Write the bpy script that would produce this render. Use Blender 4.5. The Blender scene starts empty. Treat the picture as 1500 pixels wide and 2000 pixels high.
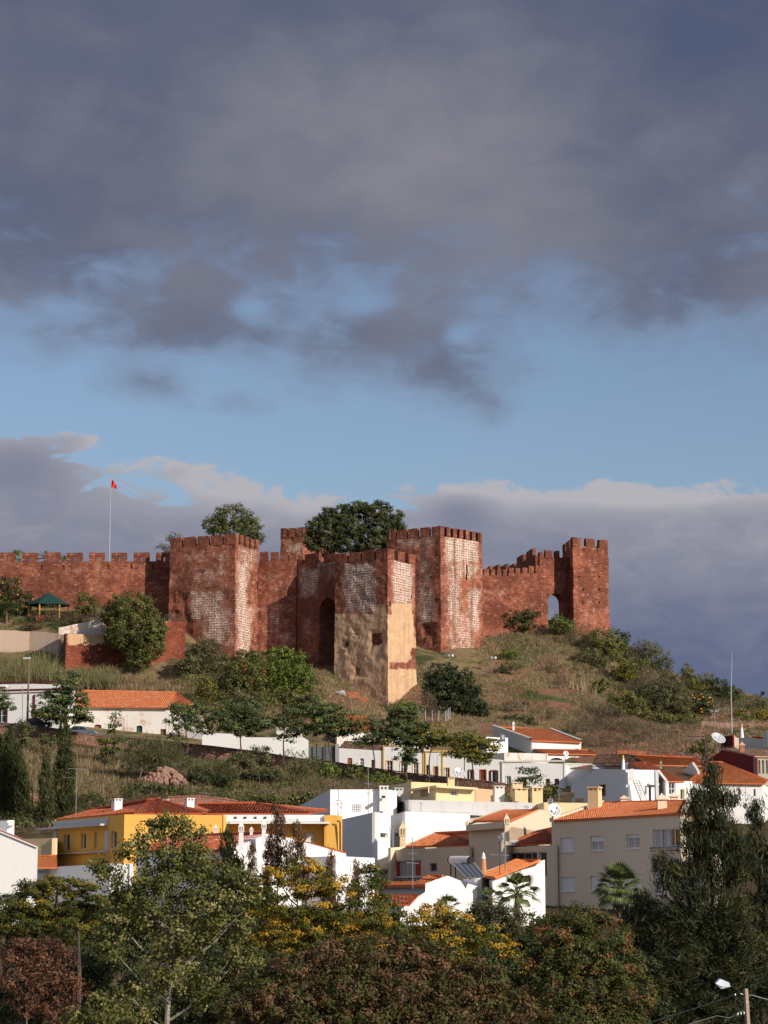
import bpy, math, random
import numpy as np
from mathutils import Vector
from mathutils.geometry import tessellate_polygon

scene = bpy.context.scene
col = scene.collection
rng = np.random.default_rng(7)
random.seed(7)

# ------------------------------------------------------------------ camera
FPX = 4500.0                      # focal length in photo pixels (photo 1500 x 2000)
PITCH = math.atan(790 / FPX)
cam_d = bpy.data.cameras.new('camera')
cam = bpy.data.objects.new('camera', cam_d)
col.objects.link(cam)
cam.location = (0, 0, 0)
cam.rotation_euler = (math.pi / 2 + PITCH, 0, 0)
cam_d.sensor_fit = 'VERTICAL'
cam_d.sensor_height = 36
cam_d.lens = 36 * FPX / 2000
cam_d.clip_start = 1.0
cam_d.clip_end = 20000
scene.camera = cam

# ------------------------------------------------------------------ sun, sky, exposure
SUN_AZ = math.radians(49)         # to the right of the camera's back
SUN_EL = math.radians(25)
SUN_DIR = Vector((math.sin(SUN_AZ) * math.cos(SUN_EL), -math.cos(SUN_AZ) * math.cos(SUN_EL), math.sin(SUN_EL)))
sun_d = bpy.data.lights.new('sun', 'SUN')
sun_d.energy = 4.9
sun_d.angle = math.radians(0.53)
sun_d.color = (1.0, 0.90, 0.77)
sun = bpy.data.objects.new('sun', sun_d)
col.objects.link(sun)
sun.rotation_euler = SUN_DIR.to_track_quat('Z', 'Y').to_euler()

scene.view_settings.view_transform = 'Standard'
scene.view_settings.look = 'None'
scene.view_settings.gamma = 1
scene.view_settings.use_curve_mapping = False
scene.view_settings.exposure = 0.0
scene.render.engine = 'CYCLES'
scene.cycles.max_bounces = 5
scene.cycles.diffuse_bounces = 2
scene.cycles.transparent_max_bounces = 6


class NT:
    """small helper for node graphs"""
    def __init__(s, tree):
        s.t = tree
        tree.nodes.clear()

    def n(s, typ, **kw):
        nd = s.t.nodes.new(typ)
        for k, v in kw.items():
            if k.startswith('i_'):
                key = k[2:]
                key = int(key) if key.isdigit() else key.replace('_', ' ')
                s.set(nd.inputs[key], v)
            else:
                setattr(nd, k, v)
        return nd

    def set(s, sock, v):
        if isinstance(v, bpy.types.NodeSocket):
            s.t.links.new(v, sock)
        else:
            if isinstance(v, (tuple, list)) and len(v) == 3 and sock.type == 'RGBA':
                v = (*v, 1)
            sock.default_value = v

    def m(s, op, a, b=0.0, c=None, clamp=False):
        nd = s.t.nodes.new('ShaderNodeMath')
        nd.operation = op
        nd.use_clamp = clamp
        s.set(nd.inputs[0], a)
        s.set(nd.inputs[1], b)
        if c is not None:
            s.set(nd.inputs[2], c)
        return nd.outputs[0]

    def mix(s, f, a, b):
        nd = s.t.nodes.new('ShaderNodeMix')
        nd.data_type = 'RGBA'
        s.set(nd.inputs[0], f)
        s.set(nd.inputs[6], a)
        s.set(nd.inputs[7], b)
        return nd.outputs[2]

    def mul(s, a, b):
        nd = s.t.nodes.new('ShaderNodeMix')
        nd.data_type = 'RGBA'
        nd.blend_type = 'MULTIPLY'
        nd.inputs[0].default_value = 1
        s.set(nd.inputs[6], a)
        s.set(nd.inputs[7], b)
        return nd.outputs[2]

    def ss(s, v, lo, hi, a=0.0, b=1.0):
        nd = s.t.nodes.new('ShaderNodeMapRange')
        nd.interpolation_type = 'SMOOTHSTEP'
        s.set(nd.inputs[0], v)
        for i, q in enumerate((lo, hi, a, b)):
            s.set(nd.inputs[1 + i], q)
        return nd.outputs[0]

    def noise(s, vec, scale, detail=4, rough=0.55, dist=0.0):
        nd = s.n('ShaderNodeTexNoise')
        if vec is not None:
            s.set(nd.inputs['Vector'], vec)
        nd.inputs['Scale'].default_value = scale
        nd.inputs['Detail'].default_value = detail
        nd.inputs['Roughness'].default_value = rough
        nd.inputs['Distortion'].default_value = dist
        return nd.outputs[0]

    def ramp(s, f, stops):
        nd = s.n('ShaderNodeValToRGB')
        s.set(nd.inputs[0], f)
        el = nd.color_ramp.elements
        while len(el) < len(stops):
            el.new(0.5)
        for e, (p, c) in zip(el, stops):
            e.position = p
            e.color = (*c, 1) if len(c) == 3 else c
        return nd.outputs[0]

    def comb(s, x, y, z):
        nd = s.n('ShaderNodeCombineXYZ')
        s.set(nd.inputs[0], x); s.set(nd.inputs[1], y); s.set(nd.inputs[2], z)
        return nd.outputs[0]


def make_world():
    w = bpy.data.worlds.new('World')
    scene.world = w
    w.use_nodes = True
    N = NT(w.node_tree)
    out = N.n('ShaderNodeOutputWorld')
    sky = N.n('ShaderNodeTexSky', sky_type='NISHITA')
    sky.sun_disc = False
    sky.sun_elevation = SUN_EL
    sky.sun_rotation = math.pi - SUN_AZ
    sky.air_density = 1.2
    sky.dust_density = 0.6
    sky.ozone_density = 1.0
    bg1 = N.n('ShaderNodeBackground')
    bg1.inputs[1].default_value = 0.082
    N.set(bg1.inputs[0], N.mul(sky.outputs[0], (1.00, 1.06, 1.24)))
    tc = N.n('ShaderNodeTexCoord')
    sep = N.n('ShaderNodeSeparateXYZ')
    N.set(sep.inputs[0], tc.outputs['Generated'])
    x, y, z = sep.outputs
    az = N.m('MULTIPLY', N.m('ARCTAN2', x, y), 57.2958)
    el = N.m('MULTIPLY', N.m('ARCSINE', N.m('MINIMUM', N.m('MAXIMUM', z, -1.0), 1.0)), 57.2958)
    p = N.comb(az, N.m('MULTIPLY', el, 1.55), 0.0)
    pf = N.comb(az, N.m('MULTIPLY', el, 1.9), 3.0)
    nb = N.noise(p, 0.11, 3, 0.5)          # broad
    nm = N.noise(p, 0.34, 5, 0.52, 0.35)   # medium
    nf = N.noise(pf, 0.8, 8, 0.56, 0.7)     # fine

    def blob(a0, e0, ra, re):
        da = N.m('DIVIDE', N.m('SUBTRACT', az, a0), ra)
        de = N.m('DIVIDE', N.m('SUBTRACT', el, e0), re)
        r2 = N.m('ADD', N.m('MULTIPLY', da, da), N.m('MULTIPLY', de, de))
        return N.m('EXPONENT', N.m('MULTIPLY', r2, -1.0))

    def A(px): return math.degrees(math.atan((px - 750) / FPX))
    def E(py): return math.degrees(PITCH + math.atan((1000 - py) / FPX))
    wob = N.m('ADD', N.m('MULTIPLY', N.m('SUBTRACT', nm, 0.5), 4.6), N.m('MULTIPLY', N.m('SUBTRACT', nf, 0.5), 3.0))
    # upper deck of dark cloud with a torn lower edge and hanging wisps
    up = N.m('ADD', N.m('SUBTRACT', el, E(622)), wob)
    for (bx, by, rx, ry, s) in [(880, 735, 1.5, 1.0, 2.3), (970, 815, 0.8, 0.6, 2.3), (330, 655, 2.4, 0.9, 2.2), (290, 762, 1.1, 0.45, 2.2), (700, 700, 2.2, 0.9, 1.2),
                                (460, 797, 0.9, 0.42, 2.2), (650, 640, 3.0, 0.9, 1.1), (1180, 625, 2.0, 0.6, 1.2), (480, 608, 0.45, 0.35, -2.2), (60, 560, 2.4, 0.8, 1.0),
                                (710, 590, 0.8, 0.3, -1.8), (900, 652, 0.35, 0.25, -2.0), (1475, 385, 0.5, 0.5, -1.7), (1420, 560, 1.8, 0.8, 1.6), (110, 615, 1.0, 0.3, -1.2)]:
        up = N.m('ADD', up, N.m('MULTIPLY', blob(A(bx), E(by), rx, ry), s))
    f_up = N.ss(up, -2.0, 2.7)
    # away from the view the deck breaks up into sunlit clouds with clear sky between (the sun shines through; unseen, brightened to lift light on shaded walls)
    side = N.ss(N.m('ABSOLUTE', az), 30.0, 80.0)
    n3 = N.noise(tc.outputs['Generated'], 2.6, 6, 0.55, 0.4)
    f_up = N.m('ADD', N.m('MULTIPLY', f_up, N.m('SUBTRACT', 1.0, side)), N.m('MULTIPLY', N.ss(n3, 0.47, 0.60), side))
    # lower bank of cumulus
    lo = N.m('SUBTRACT', E(957), el)
    lo = N.m('ADD', lo, N.m('ADD', N.m('MULTIPLY', N.m('SUBTRACT', nm, 0.5), 1.5), N.m('MULTIPLY', N.m('SUBTRACT', nf, 0.5), 1.9)))
    for (bx, by, rx, ry, s) in [(340, 915, 1.1, 0.45, 0.85), (20, 900, 1.9, 1.1, 1.25), (-10, 770, 0.9, 0.4, 1.3), (150, 860, 0.9, 0.3, 0.8), (820, 945, 0.7, 0.3, 0.4), (1440, 950, 0.9, 0.3, 0.35),
                                (600, 1000, 0.8, 0.35, -0.35)]:
        lo = N.m('ADD', lo, N.m('MULTIPLY', blob(A(bx), E(by), rx, ry), s))
    f_lo = N.ss(lo, -0.06, 0.24)
    # colour of the upper deck: slow light and dark folds
    q = N.m('ADD', N.m('MULTIPLY', nb, 0.6), N.m('MULTIPLY', nm, 0.42))
    q = N.m('ADD', q, N.m('MULTIPLY', blob(A(800), E(280), 6.5, 3.0), 0.26))
    q = N.m('SUBTRACT', q, N.m('MULTIPLY', blob(A(400), E(-60), 9.0, 2.2), 0.20))
    q = N.m('SUBTRACT', q, N.m('MULTIPLY', blob(A(1480), E(100), 3.2, 1.8), 0.24))
    q = N.m('SUBTRACT', q, N.m('MULTIPLY', blob(A(0), E(470), 3.6, 1.2), 0.10))
    q = N.m('ADD', q, N.m('MULTIPLY', N.m('SUBTRACT', nf, 0.5), 0.12))
    c_up = N.ramp(q, [(0.26, (0.085, 0.104, 0.178)), (0.48, (0.122, 0.135, 0.196)), (0.64, (0.176, 0.182, 0.232)), (0.84, (0.245, 0.240, 0.280))])
    # thin edges of the deck take the sky's blue
    c_up = N.mix(N.ss(f_up, 0.99, 0.35), c_up, (0.190, 0.215, 0.310))
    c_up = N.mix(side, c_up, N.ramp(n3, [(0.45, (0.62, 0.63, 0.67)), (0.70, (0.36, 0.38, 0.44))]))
    # colour of the lower bank: bright tops, blue-violet base
    dpt = N.m('SUBTRACT', E(950), el)
    r = N.m('ADD', N.m('MULTIPLY', dpt, -0.17), 0.84)
    r = N.m('ADD', r, N.m('ADD', N.m('MULTIPLY', N.m('SUBTRACT', nm, 0.5), 0.75), N.m('MULTIPLY', N.m('SUBTRACT', nf, 0.5), 0.55)))
    r = N.m('ADD', r, N.m('MULTIPLY', N.ss(lo, 0.9, 0.05), 0.22))
    r = N.m('SUBTRACT', r, N.m('MULTIPLY', blob(A(900), E(1000), 0.75, 0.45), 0.35))
    r = N.m('SUBTRACT', r, N.m('MULTIPLY', blob(A(20), E(890), 3.0, 1.4), 0.50))
    r = N.m('ADD', r, N.m('MULTIPLY', blob(A(1300), E(970), 2.5, 0.5), 0.12))
    c_lo = N.ramp(r, [(0.0, (0.125, 0.150, 0.250)), (0.30, (0.185, 0.205, 0.290)), (0.58, (0.250, 0.262, 0.335)), (0.84, (0.34, 0.345, 0.405)), (1.0, (0.45, 0.445, 0.48))])
    cc = N.mix(N.m('DIVIDE', f_up, N.m('ADD', N.m('ADD', f_up, f_lo), 0.001)), c_lo, c_up)
    # mean cloud over the rest of the dome, never below the horizon
    bg2 = N.n('ShaderNodeBackground')
    N.set(bg2.inputs[0], cc)
    bg2.inputs[1].default_value = 1.0
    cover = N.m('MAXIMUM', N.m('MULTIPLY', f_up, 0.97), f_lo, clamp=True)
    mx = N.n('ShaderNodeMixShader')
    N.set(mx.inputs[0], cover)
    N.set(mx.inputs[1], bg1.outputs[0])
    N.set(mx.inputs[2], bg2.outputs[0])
    N.set(out.inputs[0], mx.outputs[0])


make_world()


# ------------------------------------------------------------------ projection helpers
CT, ST = math.cos(PITCH), math.sin(PITCH)


def ray(px, py):
    u = (px - 750) / FPX
    v = (1000 - py) / FPX
    return Vector((u, CT - v * ST, ST + v * CT))


def P(px, py, Y):
    d = ray(px, py)
    return d * (Y / d.y)


def G(px, Y, py=1600):
    """plan position (x, y) seen at image column px at distance Y"""
    p = P(px, py, Y)
    return (p.x, p.y)


def projn(X, Y, Z):
    f = Y * CT + Z * ST
    up = -Y * ST + Z * CT
    return 750 + FPX * X / f, 1000 - FPX * up / f


# ------------------------------------------------------------------ object helpers
def tag(o, label=None, cat=None, group=None, kind=None):
    if label: o['label'] = label
    if cat: o['category'] = cat
    if group: o['group'] = group
    if kind: o['kind'] = kind
    return o


def empty(name, loc, label=None, cat=None, group=None):
    o = bpy.data.objects.new(name, None)
    o.empty_display_size = 0.5
    o.location = loc
    col.objects.link(o)
    return tag(o, label, cat, group)


def origin(o):
    v = Vector((0, 0, 0))
    while o is not None:
        v += Vector(o.location)
        o = o.parent
    return v


class MB:
    def __init__(s):
        s.v = []; s.f = []; s.uv = []

    def quad(s, a, b, c, d, uv=None):
        i = len(s.v)
        s.v += [tuple(a), tuple(b), tuple(c), tuple(d)]
        s.f.append((i, i + 1, i + 2, i + 3))
        s.uv += uv if uv else [(0, 0), (1, 0), (1, 1), (0, 1)]

    def poly(s, pts, uv=None):
        i = len(s.v)
        s.v += [tuple(p) for p in pts]
        s.f.append(tuple(range(i, i + len(pts))))
        s.uv += uv if uv else [(p[0] + p[1] * .3, p[2]) for p in pts]

    def box(s, c, h, rz=0.0):
        """box with centre c and half sizes h"""
        cs, sn = math.cos(rz), math.sin(rz)
        P8 = []
        for dz in (-1, 1):
            for dx, dy in ((-1, -1), (1, -1), (1, 1), (-1, 1)):
                lx, ly = dx * h[0], dy * h[1]
                P8.append((c[0] + lx * cs - ly * sn, c[1] + lx * sn + ly * cs, c[2] + dz * h[2]))
        i = len(s.v)
        s.v += P8
        s.uv += [(0, 0)] * 8
        for f in ((3, 2, 1, 0), (4, 5, 6, 7), (0, 1, 5, 4), (1, 2, 6, 5), (2, 3, 7, 6), (3, 0, 4, 7)):
            s.f.append(tuple(i + k for k in f))

    def ring(s, rings):
        """loft through rings of points"""
        i = len(s.v)
        n = len(rings[0])
        for r in rings:
            s.v += [tuple(p) for p in r]
            s.uv += [(0, 0)] * n
        for k in range(len(rings) - 1):
            for j in range(n):
                a = i + k * n + j; b = i + k * n + (j + 1) % n
                s.f.append((a, b, b + n, a + n))
        s.f.append(tuple(i + j for j in range(n))[::-1])
        s.f.append(tuple(i + (len(rings) - 1) * n + j for j in range(n)))

    def lathe(s, c, prof, n=10, sq=False):
        rings = []
        for r, z in prof:
            ring = []
            for k in range(n):
                a = 2 * math.pi * (k + (0.5 if sq else 0)) / n
                ring.append((c[0] + r * math.cos(a), c[1] + r * math.sin(a), c[2] + z))
            rings.append(ring)
        s.ring(rings)

    def tube(s, p, q, r0, r1=None, n=6):
        if r1 is None: r1 = r0
        p = Vector(p); q = Vector(q)
        d = q - p
        if d.length < 1e-6: return
        d.normalize()
        a = d.orthogonal().normalized()
        b = d.cross(a)
        R = []
        for c, r in ((p, r0), (q, r1)):
            R.append([c + a * (r * math.cos(2 * math.pi * k / n)) + b * (r * math.sin(2 * math.pi * k / n)) for k in range(n)])
        s.ring(R)

    def path(s, pts, radii, n=6):
        R = []
        pts = [Vector(p) for p in pts]
        for i, p in enumerate(pts):
            d = (pts[min(i + 1, len(pts) - 1)] - pts[max(i - 1, 0)]).normalized()
            a = d.cross(Vector((0.13, 0.9, 0.31))).normalized()
            b = d.cross(a)
            R.append([p + a * (radii[i] * math.cos(2 * math.pi * k / n)) + b * (radii[i] * math.sin(2 * math.pi * k / n)) for k in range(n)])
        s.ring(R)

    def build(s, name, mat, parent=None, smooth=False, extra=None):
        me = bpy.data.meshes.new(name)
        o0 = origin(parent) if parent else Vector((0, 0, 0))
        v = np.array(s.v, dtype=np.float64).reshape(-1, 3) - np.array(o0)
        me.from_pydata(v.tolist(), [], s.f)
        uvl = me.uv_layers.new(name='UVMap')
        li = np.empty(len(me.loops), dtype=np.int32)
        me.loops.foreach_get('vertex_index', li)
        uv = np.array(s.uv, dtype=np.float32)[li]
        uvl.data.foreach_set('uv', uv.ravel())
        if extra:
            for k, arr in extra.items():
                at = me.attributes.new(k, 'FLOAT', 'POINT')
                at.data.foreach_set('value', np.asarray(arr, dtype=np.float32))
        if smooth:
            me.polygons.foreach_set('use_smooth', [True] * len(me.polygons))
        if mat: me.materials.append(mat)
        me.update()
        ob = bpy.data.objects.new(name, me)
        col.objects.link(ob)
        if parent: ob.parent = parent
        return ob


def slab(mb, A, B, outer, holes=(), thick=0.3, inward=None, through=True):
    """upright wall piece on the plane through plan points A, B (left to right as the
    camera sees it); outer and holes are (u, z) outlines in metres from A; it is extruded
    inwards by `thick` (or by the vector `inward`)"""
    A = Vector((A[0], A[1], 0)); B = Vector((B[0], B[1], 0))
    d = (B - A).normalized()
    n = Vector((d.y, -d.x, 0))
    inv = Vector(inward) if inward is not None else n * (-thick)

    def W(u, z, k=0):
        p = A + d * u
        return (p.x + inv.x * k, p.y + inv.y * k, z + inv.z * k)
    ar = sum(outer[i][0] * outer[(i + 1) % len(outer)][1] - outer[(i + 1) % len(outer)][0] * outer[i][1] for i in range(len(outer)))
    if ar < 0: outer = outer[::-1]
    loops = [list(outer)] + [list(h) for h in holes]
    flat = [p for lp in loops for p in lp]
    if holes or len(outer) > 4:
        tris = tessellate_polygon([[Vector((p[0], p[1], 0)) for p in lp] for lp in loops])
    else:
        tris = [tuple(range(len(outer)))]
    for k in (0, 1):
        i = len(mb.v)
        mb.v += [W(p[0], p[1], k) for p in flat]
        mb.uv += [(p[0], p[1]) for p in flat]
        for t in tris:
            mb.f.append(tuple(i + j for j in t) if k == 0 else tuple(i + j for j in t[::-1]))
    L = inv.length
    for lp in loops:
        for j in range(len(lp)):
            a, b = lp[j], lp[(j + 1) % len(lp)]
            mb.quad(W(*a), W(*b), W(*b, 1), W(*a, 1), uv=[a, b, (b[0] + L * .5, b[1]), (a[0] + L * .5, a[1])])


def plane_hit(A, B, px, py):
    """image point -> (u, z) on the upright plane through plan points A, B"""
    A = Vector((A[0], A[1], 0)); B = Vector((B[0], B[1], 0))
    d = (B - A).normalized()
    n = Vector((d.y, -d.x, 0))
    r = ray(px, py)
    t = A.dot(n) / r.dot(n)
    p = r * t
    return ((p - A).dot(d), p.z)


# value noise on numpy arrays
_tab = rng.random(65536)


def vnoise(x, y, z=0.0):
    x, y, z = np.broadcast_arrays(np.asarray(x, float), np.asarray(y, float), np.asarray(z, float))
    xi, yi, zi = (np.floor(a).astype(np.int64) for a in (x, y, z))
    fx, fy, fz = x - xi, y - yi, z - zi
    fx, fy, fz = (a * a * (3 - 2 * a) for a in (fx, fy, fz))

    def h(a, b, c):
        return _tab[(a * 73856093 ^ b * 19349663 ^ c * 83492791) & 65535]
    r = 0
    for dx, wx in ((0, 1 - fx), (1, fx)):
        for dy, wy in ((0, 1 - fy), (1, fy)):
            for dz, wz in ((0, 1 - fz), (1, fz)):
                r = r + wx * wy * wz * h(xi + dx, yi + dy, zi + dz)
    return r
# ------------------------------------------------------------------ materials
def new_mat(name):
    m = bpy.data.materials.new(name)
    m.use_nodes = True
    return m, NT(m.node_tree)


def finish(N, color, rough=0.9, bump=None, bstr=0.4, bdist=0.05, **kw):
    out = N.n('ShaderNodeOutputMaterial')
    b = N.n('ShaderNodeBsdfPrincipled')
    N.set(b.inputs['Base Color'], color)
    N.set(b.inputs['Roughness'], rough)
    b.inputs['Specular IOR Level'].default_value = kw.get('spec', 0.25)
    b.inputs['Metallic'].default_value = kw.get('metal', 0.0)
    if bump is not None:
        bn = N.n('ShaderNodeBump')
        bn.inputs['Strength'].default_value = bstr
        bn.inputs['Distance'].default_value = bdist
        N.set(bn.inputs['Height'], bump)
        N.set(b.inputs['Normal'], bn.outputs[0])
    N.set(out.inputs[0], b.outputs[0])
    return b


_mc = {}


def plain(name, c, rough=0.6, metal=0.0, spec=0.3):
    if name in _mc: return _mc[name]
    m, N = new_mat(name)
    pos = N.n('ShaderNodeNewGeometry').outputs['Position']
    n1 = N.noise(pos, 2.3, 4)
    finish(N, N.mix(N.m('MULTIPLY', n1, 0.45), c, tuple(k * 0.72 for k in c)), rough, metal=metal, spec=spec)
    _mc[name] = m
    return m


def plaster(name, c, dirt=0.25, dirtcol=(0.30, 0.24, 0.19), patch=None, rough=0.92):
    """painted render with rain streaks, blotches and a fine grain"""
    if name in _mc: return _mc[name]
    m, N = new_mat(name)
    pos = N.n('ShaderNodeNewGeometry').outputs['Position']
    sep = N.n('ShaderNodeSeparateXYZ'); N.set(sep.inputs[0], pos)
    x, y, z = sep.outputs
    h = N.m('ADD', x, N.m('MULTIPLY', y, 0.7))
    streak = N.noise(N.comb(N.m('MULTIPLY', h, 2.2), 0.0, N.m('MULTIPLY', z, 0.22)), 1.0, 5, 0.65)
    big = N.noise(pos, 0.35, 5, 0.6)
    fine = N.noise(pos, 9.0, 3, 0.6)
    s1 = N.m('MULTIPLY', N.ss(streak, 0.52, 0.80), dirt)
    s2 = N.m('MULTIPLY', N.ss(big, 0.50, 0.78), dirt * 0.8)
    c1 = N.mix(s1, c, dirtcol)
    c1 = N.mix(s2, c1, tuple(0.55 * a + 0.45 * b for a, b in zip(c, dirtcol)))
    if patch:
        pc, lo, hi = patch
        pn = N.noise(pos, 0.55, 6, 0.68, 0.4)
        c1 = N.mix(N.ss(pn, lo, hi), c1, pc)
    c1 = N.mix(N.m('MULTIPLY', fine, 0.10), c1, tuple(k * 0.6 for k in c))
    finish(N, c1, rough, bump=N.m('ADD', fine, N.m('MULTIPLY', big, 2.0)), bstr=0.25, bdist=0.03)
    _mc[name] = m
    return m


def tiles(name, c, c2, var=1.0, moss=0.32):
    """clay tiles: colour changes tile by tile, lichen and sooty grime in blotches"""
    if name in _mc: return _mc[name]
    m, N = new_mat(name)
    pos = N.n('ShaderNodeNewGeometry').outputs['Position']
    uv = N.n('ShaderNodeUVMap').outputs[0]
    sep = N.n('ShaderNodeSeparateXYZ'); N.set(sep.inputs[0], uv)
    cell = N.comb(N.m('FLOOR', sep.outputs[0]), N.m('FLOOR', sep.outputs[1]), 0.0)
    wn = N.n('ShaderNodeTexWhiteNoise', noise_dimensions='2D'); N.set(wn.inputs['Vector'], cell)
    big = N.noise(pos, 0.5, 5, 0.65)
    mid = N.noise(pos, 2.0, 5, 0.65)
    c1 = N.mix(N.m('MULTIPLY', wn.outputs[0], var), c, c2)
    c1 = N.mix(N.m('MULTIPLY', N.ss(big, 0.42, 0.72), 0.4), c1, tuple(k * 0.66 for k in c))
    c1 = N.mix(N.m('MULTIPLY', N.ss(mid, 0.52, 0.75), moss), c1, (0.16, 0.12, 0.08))
    c1 = N.mix(N.m('MULTIPLY', N.ss(wn.outputs[0], 0.86, 0.90), 0.55), c1, (0.72, 0.42, 0.27))
    # joint between courses
    fr = N.m('FRACT', sep.outputs[1])
    c1 = N.mix(N.m('MULTIPLY', N.ss(fr, 0.86, 0.97), 0.45), c1, tuple(k * 0.35 for k in c))
    finish(N, c1, 0.85, bump=mid, bstr=0.2, bdist=0.03)
    _mc[name] = m
    return m


def masonry(name, tone=(0.37, 0.125, 0.074), tone2=(0.19, 0.062, 0.042), light=(0.56, 0.28, 0.18), bw=0.62, bh=0.30):
    """coursed red sandstone; point attributes: plaster (remains of lime render with stones
    showing through), coat (ochre render), soot (dark weathering, plus shade painted on left-facing walls)"""
    if name in _mc: return _mc[name]
    m, N = new_mat(name)
    uv = N.n('ShaderNodeUVMap').outputs[0]
    pos = N.n('ShaderNodeNewGeometry').outputs['Position']
    wob = N.n('ShaderNodeTexNoise'); N.set(wob.inputs['Vector'], pos); wob.inputs['Scale'].default_value = 1.3
    wv = N.n('ShaderNodeVectorMath', operation='SCALE'); N.set(wv.inputs[0], wob.outputs['Color']); wv.inputs['Scale'].default_value = 0.22
    av = N.n('ShaderNodeVectorMath', operation='ADD'); N.set(av.inputs[0], uv); N.set(av.inputs[1], wv.outputs[0])

    def brick(w, h, mort, smooth=0.25):
        b = N.n('ShaderNodeTexBrick')
        N.set(b.inputs['Vector'], av.outputs[0])
        b.inputs['Scale'].default_value = 1.0
        b.inputs['Brick Width'].default_value = w
        b.inputs['Row Height'].default_value = h
        b.inputs['Mortar Size'].default_value = mort
        b.inputs['Mortar Smooth'].default_value = smooth
        b.inputs['Bias'].default_value = 0.0
        b.inputs['Color1'].default_value = (0, 0, 0, 1)
        b.inputs['Color2'].default_value = (1, 1, 1, 1)
        b.inputs['Mortar'].default_value = (0.5, 0.5, 0.5, 1)
        b.offset_frequency = 2
        b.squash = 0.8
        return b
    b1 = brick(bw, bh, 0.022)
    b2 = brick(bw * 1.0, bh * 1.45, 0.15, 1.0)
    rnd = b1.outputs['Color']
    sp0 = N.n('ShaderNodeSeparateXYZ'); N.set(sp0.inputs[0], pos)
    pxx, pyy, pzz = sp0.outputs
    n_s = N.noise(N.comb(pxx, pyy, N.m('MULTIPLY', pzz, 2.4)), 2.6, 5, 0.72)
    n_m = N.noise(pos, 0.9, 6, 0.68)
    n_b = N.noise(pos, 0.22, 4, 0.6)
    sep = N.n('ShaderNodeSeparateXYZ'); N.set(sep.inputs[0], pos)
    hh = N.m('ADD', sep.outputs[0], N.m('MULTIPLY', sep.outputs[1], 0.8))
    stre = N.noise(N.comb(N.m('MULTIPLY', hh, 1.3), 0.0, N.m('MULTIPLY', sep.outputs[2], 0.12)), 1.0, 5, 0.62)
    v = N.m('ADD', N.m('ADD', N.m('MULTIPLY', rnd, 0.24), 0.10), N.m('ADD', N.m('MULTIPLY', n_s, 0.34), N.m('MULTIPLY', n_m, 0.40)))
    stone = N.ramp(v, [(0.25, tuple(k * 0.55 for k in tone2)), (0.43, tone2), (0.60, tone), (0.78, tuple(0.6 * a + 0.4 * b for a, b in zip(tone, light))), (0.93, light)])
    stone = N.mix(N.m('MULTIPLY', N.ss(n_b, 0.40, 0.60), 0.65), stone, tuple(0.62 * a for a in tone2))
    stone = N.mix(N.m('MULTIPLY', N.ss(N.noise(pos, 0.45, 5, 0.7), 0.54, 0.70), 0.45), stone, tuple(0.85 * a for a in light))
    # odd pale blocks
    stone = N.mix(N.m('MULTIPLY', N.ss(rnd, 0.93, 0.99), 0.40), stone, (0.50, 0.33, 0.26))
    mort = b1.outputs['Fac']
    stone = N.mix(N.m('MULTIPLY', mort, 0.55), stone, (0.115, 0.048, 0.034))
    at = N.n('ShaderNodeAttribute', attribute_name='plaster').outputs['Fac']
    stone = N.mix(N.m('MULTIPLY', N.ss(N.m('ADD', at, N.m('MULTIPLY', N.m('SUBTRACT', n_m, 0.5), 0.8)), 0.05, 0.75), 0.36), stone, (0.66, 0.37, 0.255))
    # lime render left between and over the stones
    pm = N.m('ADD', at, N.m('MULTIPLY', N.m('SUBTRACT', n_m, 0.5), 1.7))
    pm = N.m('ADD', pm, N.m('MULTIPLY', N.m('SUBTRACT', n_s, 0.5), 0.7))
    pm = N.m('MULTIPLY', N.ss(pm, 0.24, 0.78), N.ss(at, 0.0, 0.30))
    lime = N.mix(N.ss(stre, 0.42, 0.68), (0.86, 0.74, 0.64), (0.54, 0.41, 0.34))
    n_h = N.noise(N.comb(pxx, pyy, N.m('MULTIPLY', pzz, 1.7)), 1.9, 5, 0.72)
    hole = N.ss(N.m('SUBTRACT', N.m('ADD', N.m('MULTIPLY', b2.outputs['Fac'], 0.80), N.m('ADD', N.m('MULTIPLY', at, 0.28), 0.02)), N.m('MULTIPLY', N.m('SUBTRACT', n_h, 0.46), 3.4)), 0.05, 0.95)   # 1 in mortar
    limef = N.mix(hole, N.mix(0.40, stone, (0.15, 0.075, 0.055)), lime)
    c = N.mix(N.m('MULTIPLY', pm, 0.90), stone, limef)
    # ochre coat
    ac = N.n('ShaderNodeAttribute', attribute_name='coat').outputs['Fac']
    cm = N.ss(N.m('ADD', ac, N.m('MULTIPLY', N.m('SUBTRACT', n_m, 0.5), 0.7)), 0.42, 0.54)
    oc = N.mix(N.ss(stre, 0.40, 0.72), (0.62, 0.41, 0.25), (0.50, 0.30, 0.18))
    oc = N.mix(N.m('MULTIPLY', N.ss(n_m, 0.48, 0.70), 0.6), oc, (0.52, 0.31, 0.18))
    c = N.mix(cm, c, oc)
    asb = N.n('ShaderNodeAttribute', attribute_name='soot_shade').outputs['Fac']
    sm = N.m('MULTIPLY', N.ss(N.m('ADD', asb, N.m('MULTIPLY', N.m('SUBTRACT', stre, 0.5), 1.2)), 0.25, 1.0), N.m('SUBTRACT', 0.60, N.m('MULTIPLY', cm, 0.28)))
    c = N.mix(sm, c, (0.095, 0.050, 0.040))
    hgt = N.m('ADD', N.m('MULTIPLY', N.m('SUBTRACT', 1.0, mort), 0.6), N.m('ADD', N.m('MULTIPLY', n_s, 0.9), N.m('MULTIPLY', rnd, 0.5)))
    hgt = N.m('MULTIPLY', hgt, N.m('SUBTRACT', 1.0, N.m('MULTIPLY', cm, 0.75)))
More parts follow.
